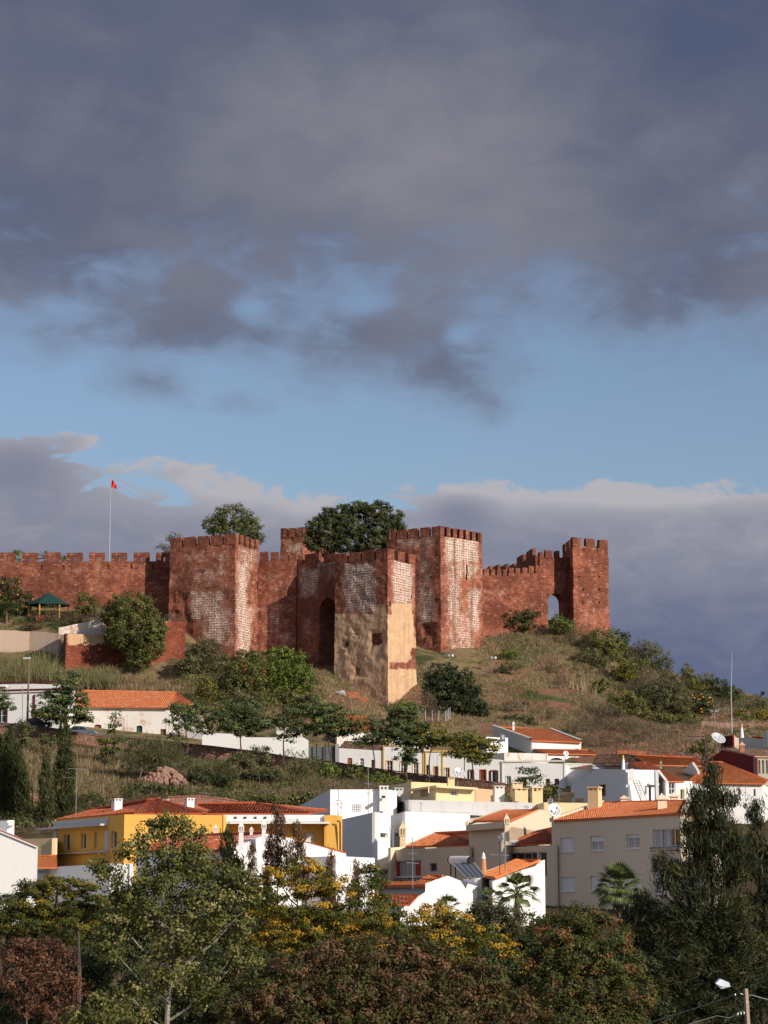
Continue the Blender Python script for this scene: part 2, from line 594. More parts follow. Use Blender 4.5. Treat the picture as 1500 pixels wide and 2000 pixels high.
    finish(N, c, 0.95, bump=hgt, bstr=0.75, bdist=0.10, spec=0.1)
    _mc[name] = m
    return m


def glass_mat():
    if 'glass' in _mc: return _mc['glass']
    m, N = new_mat('window_glass')
    pos = N.n('ShaderNodeNewGeometry').outputs['Position']
    n1 = N.noise(pos, 0.7, 2)
    c = N.ramp(n1, [(0.3, (0.012, 0.014, 0.018)), (0.7, (0.06, 0.065, 0.075))])
    b = finish(N, c, 0.08, spec=0.7)
    _mc['glass'] = m
    return m


def foliage(name, stops, trans=0.30, rough=0.6):
    if name in _mc: return _mc[name]
    m, N = new_mat(name)
    at = N.n('ShaderNodeAttribute', attribute_name='tint').outputs['Fac']
    c = N.ramp(at, stops)
    out = N.n('ShaderNodeOutputMaterial')
    b = N.n('ShaderNodeBsdfPrincipled')
    N.set(b.inputs['Base Color'], c)
    b.inputs['Roughness'].default_value = rough
    b.inputs['Specular IOR Level'].default_value = 0.28
    t = N.n('ShaderNodeBsdfTranslucent')
    N.set(t.inputs[0], c)
    mx = N.n('ShaderNodeMixShader')
    mx.inputs[0].default_value = trans
    N.set(mx.inputs[1], b.outputs[0]); N.set(mx.inputs[2], t.outputs[0])
    N.set(out.inputs[0], mx.outputs[0])
    _mc[name] = m
    return m


def bark(name, c):
    if name in _mc: return _mc[name]
    m, N = new_mat(name)
    pos = N.n('ShaderNodeNewGeometry').outputs['Position']
    n1 = N.noise(pos, 6, 5, 0.7)
    cc = N.mix(N.ss(n1, 0.4, 0.65), c, tuple(k * 0.4 for k in c))
    finish(N, cc, 0.95, bump=n1, bstr=0.5, bdist=0.03)
    _mc[name] = m
    return m


def ground_mat():
    m, N = new_mat('hillside_ground')
    pos = N.n('ShaderNodeNewGeometry').outputs['Position']
    n1 = N.noise(pos, 0.10, 6, 0.62, 0.3)
    n2 = N.noise(pos, 0.55, 6, 0.68)
    n3 = N.noise(pos, 4.0, 5, 0.7)
    grass = N.ramp(N.m('ADD', N.m('MULTIPLY', n2, 0.6), N.m('MULTIPLY', n3, 0.4)),
                   [(0.30, (0.085, 0.070, 0.030)), (0.45, (0.16, 0.12, 0.060)), (0.58, (0.26, 0.19, 0.105)), (0.72, (0.34, 0.26, 0.15))])
    green = N.ramp(N.m('ADD', N.m('MULTIPLY', n2, 0.5), N.m('MULTIPLY', n3, 0.5)),
                   [(0.35, (0.035, 0.045, 0.018)), (0.62, (0.11, 0.12, 0.050))])
    soil = N.ramp(n3, [(0.3, (0.15, 0.075, 0.045)), (0.6, (0.27, 0.145, 0.088)), (0.8, (0.37, 0.22, 0.14))])
    c = N.mix(N.ss(n1, 0.50, 0.60), grass, green)
    n4 = N.noise(pos, 0.16, 6, 0.7, 0.6)
    asoil = N.n('ShaderNodeAttribute', attribute_name='soil').outputs['Fac']
    c = N.mix(N.ss(N.m('ADD', n4, N.m('MULTIPLY', asoil, 0.27)), 0.56, 0.66), c, soil)
    av = N.n('ShaderNodeAttribute', attribute_name='undergrowth').outputs['Fac']
    ug = N.ramp(N.m('ADD', N.m('MULTIPLY', n2, 0.6), N.m('MULTIPLY', n3, 0.4)),
                [(0.33, (0.026, 0.026, 0.012)), (0.46, (0.070, 0.055, 0.026)), (0.56, (0.13, 0.092, 0.050)), (0.68, (0.20, 0.135, 0.080))])
    c = N.mix(N.ss(N.m('ADD', av, N.m('MULTIPLY', N.m('SUBTRACT', n2, 0.5), 0.6)), 0.35, 0.65), c, ug)
    finish(N, c, 0.97, bump=N.m('ADD', n3, n2), bstr=0.9, bdist=0.25, spec=0.08)
    return m


def rubble_mat(name, c1=(0.34, 0.17, 0.12), c2=(0.16, 0.07, 0.05), mort=(0.40, 0.30, 0.23)):
    """irregular field stones"""
    if name in _mc: return _mc[name]
    m, N = new_mat(name)
    uv = N.n('ShaderNodeNewGeometry').outputs['Position']
    vo = N.n('ShaderNodeTexVoronoi', feature='F1')
    vo.inputs['Scale'].default_value = 2.6
    N.set(vo.inputs['Vector'], uv)
    ve = N.n('ShaderNodeTexVoronoi', feature='DISTANCE_TO_EDGE')
    ve.inputs['Scale'].default_value = 2.6
    N.set(ve.inputs['Vector'], uv)
    sp = N.n('ShaderNodeSeparateColor'); N.set(sp.inputs[0], vo.outputs['Color'])
    n = N.noise(uv, 3.0, 4)
    c = N.mix(N.m('ADD', N.m('MULTIPLY', sp.outputs[0], 0.7), N.m('MULTIPLY', n, 0.3)), c2, c1)
    c = N.mix(N.ss(ve.outputs['Distance'], 0.07, 0.02), c, mort)
    finish(N, c, 0.95, bump=N.ss(ve.outputs['Distance'], 0.0, 0.12), bstr=0.8, bdist=0.1)
    _mc[name] = m
    return m


STONE = masonry('red_sandstone')
BRICKY = masonry('thin_red_brick', (0.34, 0.095, 0.050), (0.22, 0.058, 0.034), (0.45, 0.19, 0.11), 0.45, 0.17)
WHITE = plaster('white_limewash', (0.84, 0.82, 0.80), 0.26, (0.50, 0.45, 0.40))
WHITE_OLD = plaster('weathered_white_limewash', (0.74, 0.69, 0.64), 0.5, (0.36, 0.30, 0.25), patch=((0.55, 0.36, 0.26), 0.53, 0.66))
WHITE_GREY = plaster('grey_stained_shaded_limewash', (0.58, 0.57, 0.56), 0.6, (0.27, 0.26, 0.25))  # stained walls, and painted shade on white parts turned from the sun
CREAM = plaster('cream_render', (0.78, 0.64, 0.47), 0.14)
BEIGE = plaster('beige_render', (0.74, 0.62, 0.48), 0.16)
CREAM2 = plaster('pale_yellow_render', (0.76, 0.58, 0.33), 0.10)
YELLOW = plaster('amber_yellow_render', (0.80, 0.44, 0.10), 0.10, (0.55, 0.33, 0.12))
MAROON = plaster('maroon_paint', (0.13, 0.014, 0.016), 0.10, (0.1, 0.03, 0.03))
TRIMRED = plaster('burgundy_trim', (0.12, 0.02, 0.03), 0.10, (0.1, 0.03, 0.03))
PEACH = plaster('peach_render', (0.66, 0.40, 0.24), 0.12)
TRIMYEL = plaster('yellow_trim', (0.72, 0.47, 0.16), 0.10)
TRIMRUST = plaster('rust_trim', (0.42, 0.10, 0.05), 0.10)
CONCRETE = plaster('grey_concrete', (0.42, 0.41, 0.39), 0.5, (0.2, 0.19, 0.18))
TILE = tiles('terracotta_tiles', (0.80, 0.25, 0.09), (0.62, 0.165, 0.06))
TILE_DK = tiles('darker_red_tiles', (0.55, 0.135, 0.06), (0.42, 0.095, 0.045))
TILE_OR = tiles('bright_orange_tiles', (0.88, 0.29, 0.085), (0.66, 0.18, 0.06), moss=0.3)
TILE_PALE = tiles('pale_clay_tiles', (0.62, 0.40, 0.26), (0.55, 0.34, 0.22), moss=0.12)
TILE_OLD = tiles('old_brown_tiles', (0.24, 0.13, 0.09), (0.12, 0.07, 0.05), moss=0.5)
GLASS = glass_mat()
FRAME_W = plain('white_window_frame', (0.86, 0.85, 0.84), 0.5)
SHUT = plain('roller_shutter_slats', (0.86, 0.84, 0.84), 0.6)
DARKMET = plain('dark_metal', (0.03, 0.032, 0.035), 0.45, 0.3)
GALV = plain('galvanised_metal', (0.34, 0.35, 0.37), 0.45, 0.6)
PALEMET = plain('pale_metal', (0.62, 0.62, 0.62), 0.4, 0.3)
BROWNDOOR = plain('brown_wood', (0.16, 0.045, 0.022), 0.6)
DKWOOD = plain('dark_brown_wood', (0.055, 0.028, 0.024), 0.6)
PINKDOOR = plain('faded_red_wood', (0.36, 0.12, 0.09), 0.7)
REDCLOTH = plain('red_curtain', (0.60, 0.085, 0.055), 0.9)
NETCLOTH = plain('net_curtain', (0.55, 0.52, 0.52), 0.9)
TANKW = plain('white_enamel', (0.80, 0.77, 0.74), 0.4, 0.0)
GREENPAINT = plain('green_paint', (0.03, 0.08, 0.07), 0.6)
WOODPOLE = plain('weathered_wood', (0.20, 0.15, 0.11), 0.9)
# ------------------------------------------------------------------ terrain
def _cp():
    R = []
    def raw(x, y, z): R.append((x, y, z))
    def pix(px, py, Y):
        p = P(px, py, Y); R.append((p.x, p.y, p.z))
    for x in (-90, -40, 0, 40, 90):
        raw(x, 40, -13); raw(x, 90, -13); raw(x, 122, -8); raw(x, 140, -1.6); raw(x, 148, -0.6)
    for x, z in ((-60, 1), (-30, 0.8), (0, 0.5), (30, 0.3), (60, 0.5)):
        raw(x, 170, z)
    for x, z in ((-60, 4), (-30, 3.5), (0, 3), (30, 3), (60, 6)):
        raw(x, 215, z)
    # foot of the garden slope behind the yellow building
    for px, py, Y in ((-60, 1620, 248), (60, 1615, 250), (180, 1600, 252), (320, 1592, 254), (480, 1590, 256), (620, 1575, 262),
                      (760, 1560, 268), (900, 1560, 275), (1050, 1560, 285), (1250, 1575, 285), (1450, 1575, 285)):
        pix(px, py, Y)
    # middle of the garden slope
    for px, py, Y in ((-60, 1530, 272), (80, 1520, 276), (220, 1520, 280), (360, 1520, 284), (500, 1530, 286), (640, 1530, 292)):
        pix(px, py, Y)
    # street along the terrace
    for px, py, Y in ((-60, 1418, 312), (60, 1420, 312), (180, 1440, 312), (300, 1452, 312), (420, 1464, 312), (520, 1476, 311),
                      (660, 1500, 310), (760, 1512, 307), (880, 1524, 303), (1000, 1540, 300), (1110, 1550, 298)):
        pix(px, py, Y)
        pix(px, py - 4, Y + 9)
        pix(px, py + 25, Y - 8)
    # behind the terrace: ground under the castle walls
    for px, py, Y in ((-60, 1335, 368), (40, 1335, 368), (180, 1338, 366), (300, 1330, 370), (-60, 1322, 379), (40, 1320, 379), (110, 1325, 377), (150, 1328, 373), (220, 1328, 375), (300, 1322, 378), (350, 1318, 379), (400, 1335, 368), (480, 1345, 366), (560, 1350, 366),
                      (640, 1350, 368), (640, 1385, 356), (740, 1395, 360), (560, 1385, 352), (840, 1405, 362), (900, 1410, 362)):
        pix(px, py, Y)
    for px, py, Y in ((400, 1278, 392), (470, 1288, 390), (530, 1290, 395), (600, 1300, 393), (640, 1315, 388), (700, 1370, 380), (765, 1392, 378), (820, 1392, 382),
                      (850, 1290, 404), (905, 1308, 404), (960, 1300, 408), (850, 1340, 392), (950, 1240, 428), (1010, 1222, 430), (1070, 1222, 432),
                      (1130, 1222, 430), (1195, 1238, 432)):
        pix(px, py, Y)
    # right-hand hill
    for px, py, Y in ((1000, 1300, 412), (1080, 1290, 416), (960, 1360, 392), (1060, 1350, 398), (1150, 1320, 412), (1230, 1290, 432), (1300, 1335, 430),
                      (1380, 1368, 428), (1450, 1372, 428), (1540, 1372, 428), (1140, 1380, 390), (1220, 1400, 388), (1320, 1420, 385), (1400, 1420, 385),
                      (1500, 1420, 385), (1120, 1425, 368), (1000, 1412, 366), (1250, 1455, 350), (1350, 1460, 340), (1450, 1460, 340), (1540, 1460, 340),
                      (1180, 1470, 330), (1300, 1490, 318), (1420, 1510, 310), (1540, 1510, 310)):
        pix(px, py, Y)
    # castle plateau and gardens inside the low wall
    for px, py, Y in ((-60, 1228, 389), (50, 1228, 389), (130, 1228, 388), (230, 1225, 390), (310, 1221, 392), (-60, 1195, 399), (60, 1190, 399), (180, 1190, 399), (290, 1198, 399), (-60, 1185, 408), (100, 1185, 408), (290, 1190, 408)):
        pix(px, py, Y)
    for x in (-50, -20, 0, 20, 38):
        raw(x, 455, 57); raw(x, 500, 57)
    for x, z in ((-110, 50), (60, 46), (90, 38)):
        raw(x, 455, z)
    for x, z in ((60, 40), (90, 33)):
        raw(x, 500, z)
    for x in (-110, -50, 0, 50, 110):
        raw(x, 580, 20)
    return np.array(R)


CPS = _cp()


def _rbf_fit(p):
    n = len(p)
    d = np.sqrt(((p[:, None, :2] - p[None, :, :2]) ** 2).sum(-1))
    K = d + np.eye(n) * (-0.6)
    A = np.zeros((n + 3, n + 3))
    A[:n, :n] = K
    A[:n, n] = 1; A[:n, n + 1:] = p[:, :2]
    A[n, :n] = 1; A[n + 1:, :n] = p[:, :2].T
    b = np.zeros(n + 3); b[:n] = p[:, 2]
    return np.linalg.solve(A, b)


_W = _rbf_fit(CPS)


def _rbf(x, y):
    x = np.asarray(x, float).ravel(); y = np.asarray(y, float).ravel()
    out = np.empty(len(x))
    for s in range(0, len(x), 20000):
        e = slice(s, s + 20000)
        d = np.sqrt((x[e, None] - CPS[None, :, 0]) ** 2 + (y[e, None] - CPS[None, :, 1]) ** 2)
        out[e] = d @ _W[:-3] + _W[-3] + _W[-2] * x[e] + _W[-1] * y[e]
    return out


TX = np.concatenate([[-6000, -3000, -1500, -800, -450, -280, -200, -160], np.arange(-125, 126, 1.25), [160, 200, 280, 450, 800, 1500, 3000, 6000]])
TY = np.concatenate([[-3000, -800, -200, -50, 0, 25], np.arange(40, 621, 1.5), [680, 760, 900, 1200, 2000, 4000, 9000, 15000]])
_gx, _gy = np.meshgrid(TX, TY)
_cx = np.clip(_gx, -130, 130); _cy = np.clip(_gy, 30, 600)
_z = _rbf(_cx, _cy).reshape(_gx.shape)
_out = np.clip(np.maximum(np.abs(_gx) - 130, 0) / 300 + np.maximum(_gy - 600, 0) / 200 + np.maximum(30 - _gy, 0) / 60, 0, 1)
_out = _out * _out * (3 - 2 * _out)
_z = _z * (1 - _out) + (-13) * _out
_hill = (np.clip((_gy - 335) / 25, 0, 1) + .5 * np.clip((_gy - 235) / 20, 0, 1) * np.clip((298 - _gy) / 10, 0, 1)) * (1 - _out)
_z += _hill * ((vnoise(_gx / 7, _gy / 7) - .5) * 1.3 + (vnoise(_gx / 2.6, _gy / 2.6, 5) - .5) * 0.8)
TZ = _z


def ground_z(x, y):
    x = np.asarray(x, float); y = np.asarray(y, float)
    i = np.clip(np.searchsorted(TX, x) - 1, 0, len(TX) - 2)
    j = np.clip(np.searchsorted(TY, y) - 1, 0, len(TY) - 2)
    fx = (x - TX[i]) / (TX[i + 1] - TX[i]); fy = (y - TY[j]) / (TY[j + 1] - TY[j])
    fx = np.clip(fx, 0, 1); fy = np.clip(fy, 0, 1)
    return (TZ[j, i] * (1 - fx) * (1 - fy) + TZ[j, i + 1] * fx * (1 - fy) + TZ[j + 1, i] * (1 - fx) * fy + TZ[j + 1, i + 1] * fx * fy)


def gz(x, y): return float(ground_z(x, y))


def hit(px, py, y0=235, y1=520):
    """where the line of sight through an image point meets the ground"""
    Y = np.linspace(y0, y1, 600)
    d = ray(px, py)
    X = d.x / d.y * Y; Z = d.z / d.y * Y
    g = ground_z(X, Y)
    k = np.nonzero(g >= Z)[0]
    i = k[0] if len(k) else len(Y) - 1
    return Vector((X[i], Y[i], g[i]))


def build_ground():
    nx, ny = len(TX), len(TY)
    v = np.stack([_gx.ravel(), _gy.ravel(), TZ.ravel()], 1)
    idx = np.arange(nx * ny).reshape(ny, nx)
    f = np.stack([idx[:-1, :-1], idx[:-1, 1:], idx[1:, 1:], idx[1:, :-1]], -1).reshape(-1, 4)
    me = bpy.data.meshes.new('ground')
    me.vertices.add(len(v)); me.vertices.foreach_set('co', v.ravel())
    me.loops.add(f.size); me.loops.foreach_set('vertex_index', f.ravel().astype(np.int32))
    me.polygons.add(len(f)); me.polygons.foreach_set('loop_start', np.arange(0, f.size, 4, dtype=np.int32))
    me.polygons.foreach_set('use_smooth', np.ones(len(f), dtype=bool))
    me.update(calc_edges=True)
    px, py = projn(v[:, 0], np.maximum(v[:, 1], 20), v[:, 2])
    def rect(x0, x1, y0, y1, s):
        w = (vnoise(v[:, 0] / 4, v[:, 1] / 4, 9) - .5) * 2.2
        return np.clip(np.minimum(np.minimum((px - x0) / s, (x1 - px) / s), np.minimum((py - y0) / s, (y1 - py) / s)) * .6 + .3 + w, 0, 1)
    soil = np.maximum.reduce([rect(1050, 1110, 1265, 1305, 18), rect(940, 1160, 1335, 1425, 30), rect(600, 840, 1340, 1400, 20),
                              rect(1150, 1400, 1415, 1500, 20), rect(1250, 1500, 1395, 1420, 8)])
    und = np.where((v[:, 1] > 236) & (v[:, 1] < 306), 1.0, 0.0)
    und = np.maximum(und, rect(330, 640, 1240, 1400, 20))
    und = np.maximum(und, np.where(v[:, 1] < 236, 0.8, 0))
    for k, a in (('soil', soil), ('undergrowth', und)):
        at = me.attributes.new(k, 'FLOAT', 'POINT'); at.data.foreach_set('value', a.astype(np.float32))
    me.materials.append(ground_mat())
    o = bpy.data.objects.new('ground', me)
    col.objects.link(o)
    tag(o, 'grassy red-earth hillside rising from the town to the castle', kind='structure')


build_ground()


def build_street():
    pts = [(-120, 1414), (-60, 1418), (60, 1420), (180, 1440), (300, 1452), (420, 1464), (520, 1476), (660, 1500), (760, 1512), (880, 1524), (1000, 1540), (1110, 1550)]
    Ys = [312, 312, 312, 312, 312, 312, 311, 310, 307, 303, 300, 298]
    mb = MB(); C0 = [P(a, b, y) for (a, b), y in zip(pts, Ys)]
    F = []
    for i in range(len(C0) - 1):
        for k in range(5): F.append(C0[i].lerp(C0[i + 1], k / 5))
    F.append(C0[-1])
    fy = [307.6, 307.6, 307.6, 307.2, 307, 306.3, 305.8, 305.1, 304.8, 300.4, 297.0, 297.0]
    FY = []
    for i in range(len(fy) - 1): FY += [fy[i] + (fy[i + 1] - fy[i]) * k / 5 for k in range(5)]
    FY.append(fy[-1])
    for a, b, ya, yb in zip(F, F[1:], FY, FY[1:]):
        mb.quad((a.x, ya, a.z + .12), (b.x, yb, b.z + .12), (b.x, b.y + 9, b.z + .22), (a.x, a.y + 9, a.z + .22))
        mb.quad((a.x, ya, a.z - 3), (b.x, yb, b.z - 3), (b.x, yb, b.z + .12), (a.x, ya, a.z + .12))
    o = mb.build('street', plain('worn_grey_asphalt', (.10, .095, .09), .9), None)
    tag(o, 'narrow grey street running past the white cottages', kind='structure')


build_street()
# ------------------------------------------------------------------ castle masonry
class Rough:
    """wall faces as displaced grids with weathering and painted-shade attributes"""
    def __init__(s):
        s.mb = MB(); s.at = {'plaster': [], 'coat': [], 'soot_shade': []}

    def face(s, A, B, zb, zt, flare=(0, 0, 0), c=(0, 0), u0=0.0, amp=0.16, patches=None, holes=(), step=0.6, soot_top=1.0, wob=None):
        A = np.array(A, float); B = np.array(B, float)
        L = np.linalg.norm(B - A); d = (B - A) / L
        n = np.array([d[1], -d[0]])
        us = list(np.linspace(0, L, max(2, int(L / step) + 1)))
        zs = list(np.linspace(zb, zt, max(2, int((zt - zb) / step) + 1)))
        hs = []
        for (x0, y0, x1, y1) in holes:
            ua, z1 = plane_hit(A, B, x0, y0); ub, z0 = plane_hit(A, B, x1, y1)
            hs.append((ua, ub, z0, z1))
            us = [u for u in us if min(abs(u - ua), abs(u - ub)) > .04] + [ua, ub]
            zs = [z for z in zs if min(abs(z - z0), abs(z - z1)) > .04] + [z0, z1]
        us = np.array(sorted(us)); zs = np.array(sorted(zs))
        U, Z = np.meshgrid(us, zs)
        X = A[0] + d[0] * U; Y = A[1] + d[1] * U
        # batter: spread about the centre below zref
        zr, zlen, k = flare
        if k:
            t = np.clip((zr - Z) / zlen, 0, 1.3)
            sc = 1 + k * t
            X = c[0] + (X - c[0]) * sc; Y = c[1] + (Y - c[1]) * sc
        nz = (vnoise(X * .9 + 9, Y * .9, Z * .9) - .5) * 1.3 + (vnoise(X * 2.7, Y * 2.7, Z * 2.7) - .5) * .6
        nx = (vnoise(X * .9 + 39, Y * .9 + 7, Z * .9) - .5) * 1.3 + (vnoise(X * 2.7, Y * 2.7 + 50, Z * 2.7) - .5) * .6
        X0, Y0 = X, Y
        ax, ay = (amp, amp)
        X = X + nx * ax; Y = Y + nz * ay
        px, py = projn(X0, Y0, Z)
        pl = np.zeros_like(X); co = np.zeros_like(X); so = np.zeros_like(X)
        for (kind, x0, y0, x1, y1, soft, st) in (patches or []):
            m = np.clip(np.minimum(np.minimum(px - x0, x1 - px), np.minimum(py - y0, y1 - py)) / (soft * (1.7 if kind == 'p' else 1)) + .5, 0, 1) * st
            if kind == 'p': pl = np.maximum(pl, m)
            elif kind == 'c': co = np.maximum(co, m)
            elif kind == 's': so = np.maximum(so, m)
            elif kind == 'x': co = co * (1 - m)
            elif kind == 'e':      # eroded hollow
                m = np.clip(m * 2.4 * (vnoise(X0 * 1.1 + 3, Y0 * 1.1, Z * 1.1) - .12) , 0, 1)
                X = X + n[0] * -0.5 * m * (0.4 + vnoise(X * 1.5, Y * 1.5, Z * 1.5)); Y = Y + n[1] * -0.5 * m * (0.4 + vnoise(X * 1.5, Y * 1.5, Z * 1.5))
                pl = pl * (1 - m); co = co * (1 - m)
        if soot_top:
            so = np.maximum(so, np.clip((Z - zt + 2.6) / 2.6, 0, 1) * 0.40 * soot_top)
        mb = s.mb; i0 = len(mb.v)
        mb.v += list(map(tuple, np.stack([X.ravel(), Y.ravel(), Z.ravel()], 1)))
        mb.uv += list(map(tuple, np.stack([(U + u0).ravel(), Z.ravel()], 1)))
        s.at['plaster'] += pl.ravel().tolist(); s.at['coat'] += co.ravel().tolist(); s.at['soot_shade'] += so.ravel().tolist()
        nu = len(us)
        for j in range(len(zs) - 1):
            zc = (zs[j] + zs[j + 1]) / 2
            for i in range(nu - 1):
                uc = (us[i] + us[i + 1]) / 2
                if any(h[0] < uc < h[1] and h[2] < zc < h[3] for h in hs): continue
                a = i0 + j * nu + i
                mb.f.append((a, a + 1, a + nu + 1, a + nu))
        for (ua, ub, z0, z1) in hs:      # reveals and a back
            def W(u, z, k):
                j = int(np.argmin(abs(zs - z))); i = int(np.argmin(abs(us - u)))
                return (X[j, i] - n[0] * k, Y[j, i] - n[1] * k, z)
            q = [(ua, z0), (ub, z0), (ub, z1), (ua, z1)]
            for a, b in zip(q, q[1:] + q[:1]):
                s.plainquad(W(*a, 0), W(*b, 0), W(*b, .9), W(*a, .9))
            s.plainquad(*[W(*a, .9) for a in q])
        return L

    def plainquad(s, a, b, c, d, uv=None):
        s.mb.quad(a, b, c, d, uv or [(a[0] + a[1], a[2]), (b[0] + b[1], b[2]), (c[0] + c[1], c[2]), (d[0] + d[1], d[2])])
        for k in s.at: s.at[k] += [0.25 if k == 'soot_shade' else 0] * 4

    def build(s, name, parent, mat=None):
        return s.mb.build(name, mat or STONE, parent, extra=s.at)


def lerp2(A, B, t): return (A[0] + (B[0] - A[0]) * t, A[1] + (B[1] - A[1]) * t)


def dist2(A, B): return math.hypot(A[0] - B[0], A[1] - B[1])


def merlon(parent, A, B, z0, z1, thick=0.75, slit=False, mat=None, soot_shade=0.5):
    L = dist2(A, B)
    j = [random.uniform(-.07, .07) for _ in range(6)]
    outer = [(0, z0), (L, z0), (L + j[0] * .6, z1 + j[1]), (L * .5, z1 + j[4] * .7), (j[2] * .6, z1 + j[3])]
    holes = []
    if slit:
        h = z1 - z0
        holes = [[(L * .46, z0 + h * .02), (L * .56, z0 + h * .02), (L * .56, z0 + h * .52), (L * .46, z0 + h * .52)]]
    mb = MB()
    slab(mb, A, B, outer, holes, thick)
    mb.uv = [(u + random.Random(int(z0 * 7)).random() * 0, v) for u, v in mb.uv]
    n = len(mb.v)
    return mb.build('merlon', mat or STONE, parent, extra={'plaster': [0] * n, 'coat': [0] * n, 'soot_shade': [soot_shade] * n})


def merlon_row(parent, A, B, z0, h, spans, thick=0.75, slit=False, soot_shade=0.5, drop=0.0):
    """spans: fractions (t0, t1) along A-B"""
    for k, (t0, t1) in enumerate(spans):
        merlon(parent, lerp2(A, B, t0), lerp2(A, B, t1), z0 - 0.02, z0 + h + random.uniform(-.06, .06) - drop * t0, thick, slit, soot_shade=soot_shade)


def even(n, gap):
    """n merlons with gap/merlon ratio, starting and ending on a merlon"""
    w = 1 / (n + (n - 1) * gap)
    return [(k * w * (1 + gap), k * w * (1 + gap) + w) for k in range(n)]


def tower(label, Cc, Lc, Rc, py_floor, py_merl, depth_down, flare=0.0, nL=4, nR=3, gL=.32, gR=.6, patches=None, holes=None, base_z=None, stepm=0.6, backs=True, flz=None):
    """square tower seen on its corner: Lc, Cc, Rc are (px, Y) of left, near and right corner"""
    L = G(*Lc, py_merl); C = G(*Cc, py_merl); R = G(*Rc, py_merl)
    Bk = (L[0] + R[0] - C[0], L[1] + R[1] - C[1])
    zf = P(Cc[0], py_floor, Cc[1]).z; zm = P(Cc[0], py_merl, Cc[1]).z
    zb = base_z if base_z is not None else zf - depth_down
    cx, cy = (L[0] + R[0]) / 2, (L[1] + R[1]) / 2
    root = empty('castle_tower', (cx, cy, max(zb, gz(C[0], C[1]))), label, 'tower')
    r = Rough()
    fl = (flz if flz is not None else zf, zf - zb, flare)
    u = 0
    u += r.face(L, C, zb, zf, fl, (cx, cy), u, patches=(patches or {}).get('L'), holes=(holes or {}).get('L', ()), step=stepm)
    u += r.face(C, R, zb, zf, fl, (cx, cy), u, patches=(patches or {}).get('R'), holes=(holes or {}).get('R', ()), step=stepm)
    u += r.face(R, Bk, zb, zf, fl, (cx, cy), u, step=1.2)
    r.face(Bk, L, zb, zf, fl, (cx, cy), u, step=1.2)
    # wall walk
    r.plainquad((L[0], L[1], zf - .01), (C[0], C[1], zf - .01), (R[0], R[1], zf - .01), (Bk[0], Bk[1], zf - .01))
    r.build('wall', root)
    h = zm - zf
    merlon_row(root, L, C, zf, h, even(nL, gL))
    merlon_row(root, C, R, zf, h, even(nR, gR))
    merlon_row(root, R, Bk, zf, h, even(nL, gL))
    merlon_row(root, Bk, L, zf, h, even(nR, gR))
    return root, (L, C, R, Bk, zf, zm, zb)


# --- left tower of the long wall
tower('broad red stone corner tower at the left, pale worn mortar across its shaded face',
      (460, 393), (333, 398), (506, 400.5), 1062, 1042, 26, 0.035, 5, 5, .22, .62,
      patches={'L': [('p', 370, 1100, 446, 1148, 24, .42), ('p', 372, 1150, 440, 1215, 22, .66), ('p', 395, 1190, 452, 1262, 22, .72), ('e', 333, 1160, 362, 1200, 12, 1), ('e', 340, 1200, 372, 1260, 20, .6), ('s', 440, 1040, 470, 1300, 20, .25), ('p', 350, 1075, 455, 1100, 14, .38), ('s', 330, 1040, 465, 1300, 10, .34)],  # last dark patch paints shade over this whole left face
               'R': [('p', 462, 1062, 508, 1290, 14, .42), ('p', 463, 1075, 500, 1100, 12, .55), ('p', 464, 1100, 487, 1290, 12, 1.0), ('p', 466, 1180, 500, 1270, 14, .75), ('e', 486, 1110, 508, 1180, 14, .8), ('e', 492, 1195, 510, 1290, 10, .5)]},
      holes={'L': [(348, 1152, 351, 1157)]})

# --- tall buttressed (free-standing) tower in the middle
tower('tall projecting middle tower with ochre plastered battered base and pale patched top',
      (757, 383), (655, 389.5), (811, 390.5), 1091, 1071, 30, 0.055, 4, 3, .20, .55,
      patches={'L': [('p', 672, 1100, 735, 1196, 14, .85), ('c', 600, 1199, 860, 1480, 26, 1), ('c', 733, 1180, 754, 1225, 10, .95), ('e', 721, 1234, 746, 1270, 10, .62), ('e', 690, 1300, 710, 1322, 10, .45), ('e', 668, 1240, 680, 1275, 8, .6), ('e', 690, 1230, 700, 1240, 5, .8), ('s', 650, 1070, 762, 1195, 10, .36), ('s', 690, 1200, 756, 1230, 20, .10)],  # wide dark patch on the upper left face is painted shade
               'R': [('p', 768, 1092, 805, 1183, 10, 1.0), ('c', 765, 1178, 804, 1215, 9, 1), ('c', 720, 1200, 808, 1275, 12, 1), ('c', 720, 1246, 900, 1480, 26, 1), ('x', 757, 1290, 826, 1310, 10, .62), ('x', 800, 1262, 820, 1296, 10, .6), ('s', 785, 1215, 792, 1240, 5, .6), ('s', 784, 1275, 800, 1345, 8, .45)]},
      holes={'R': [(761, 1174, 763, 1184), (803, 1162, 805, 1170)]}, flz=P(757, 1180, 383).z, stepm=.33)

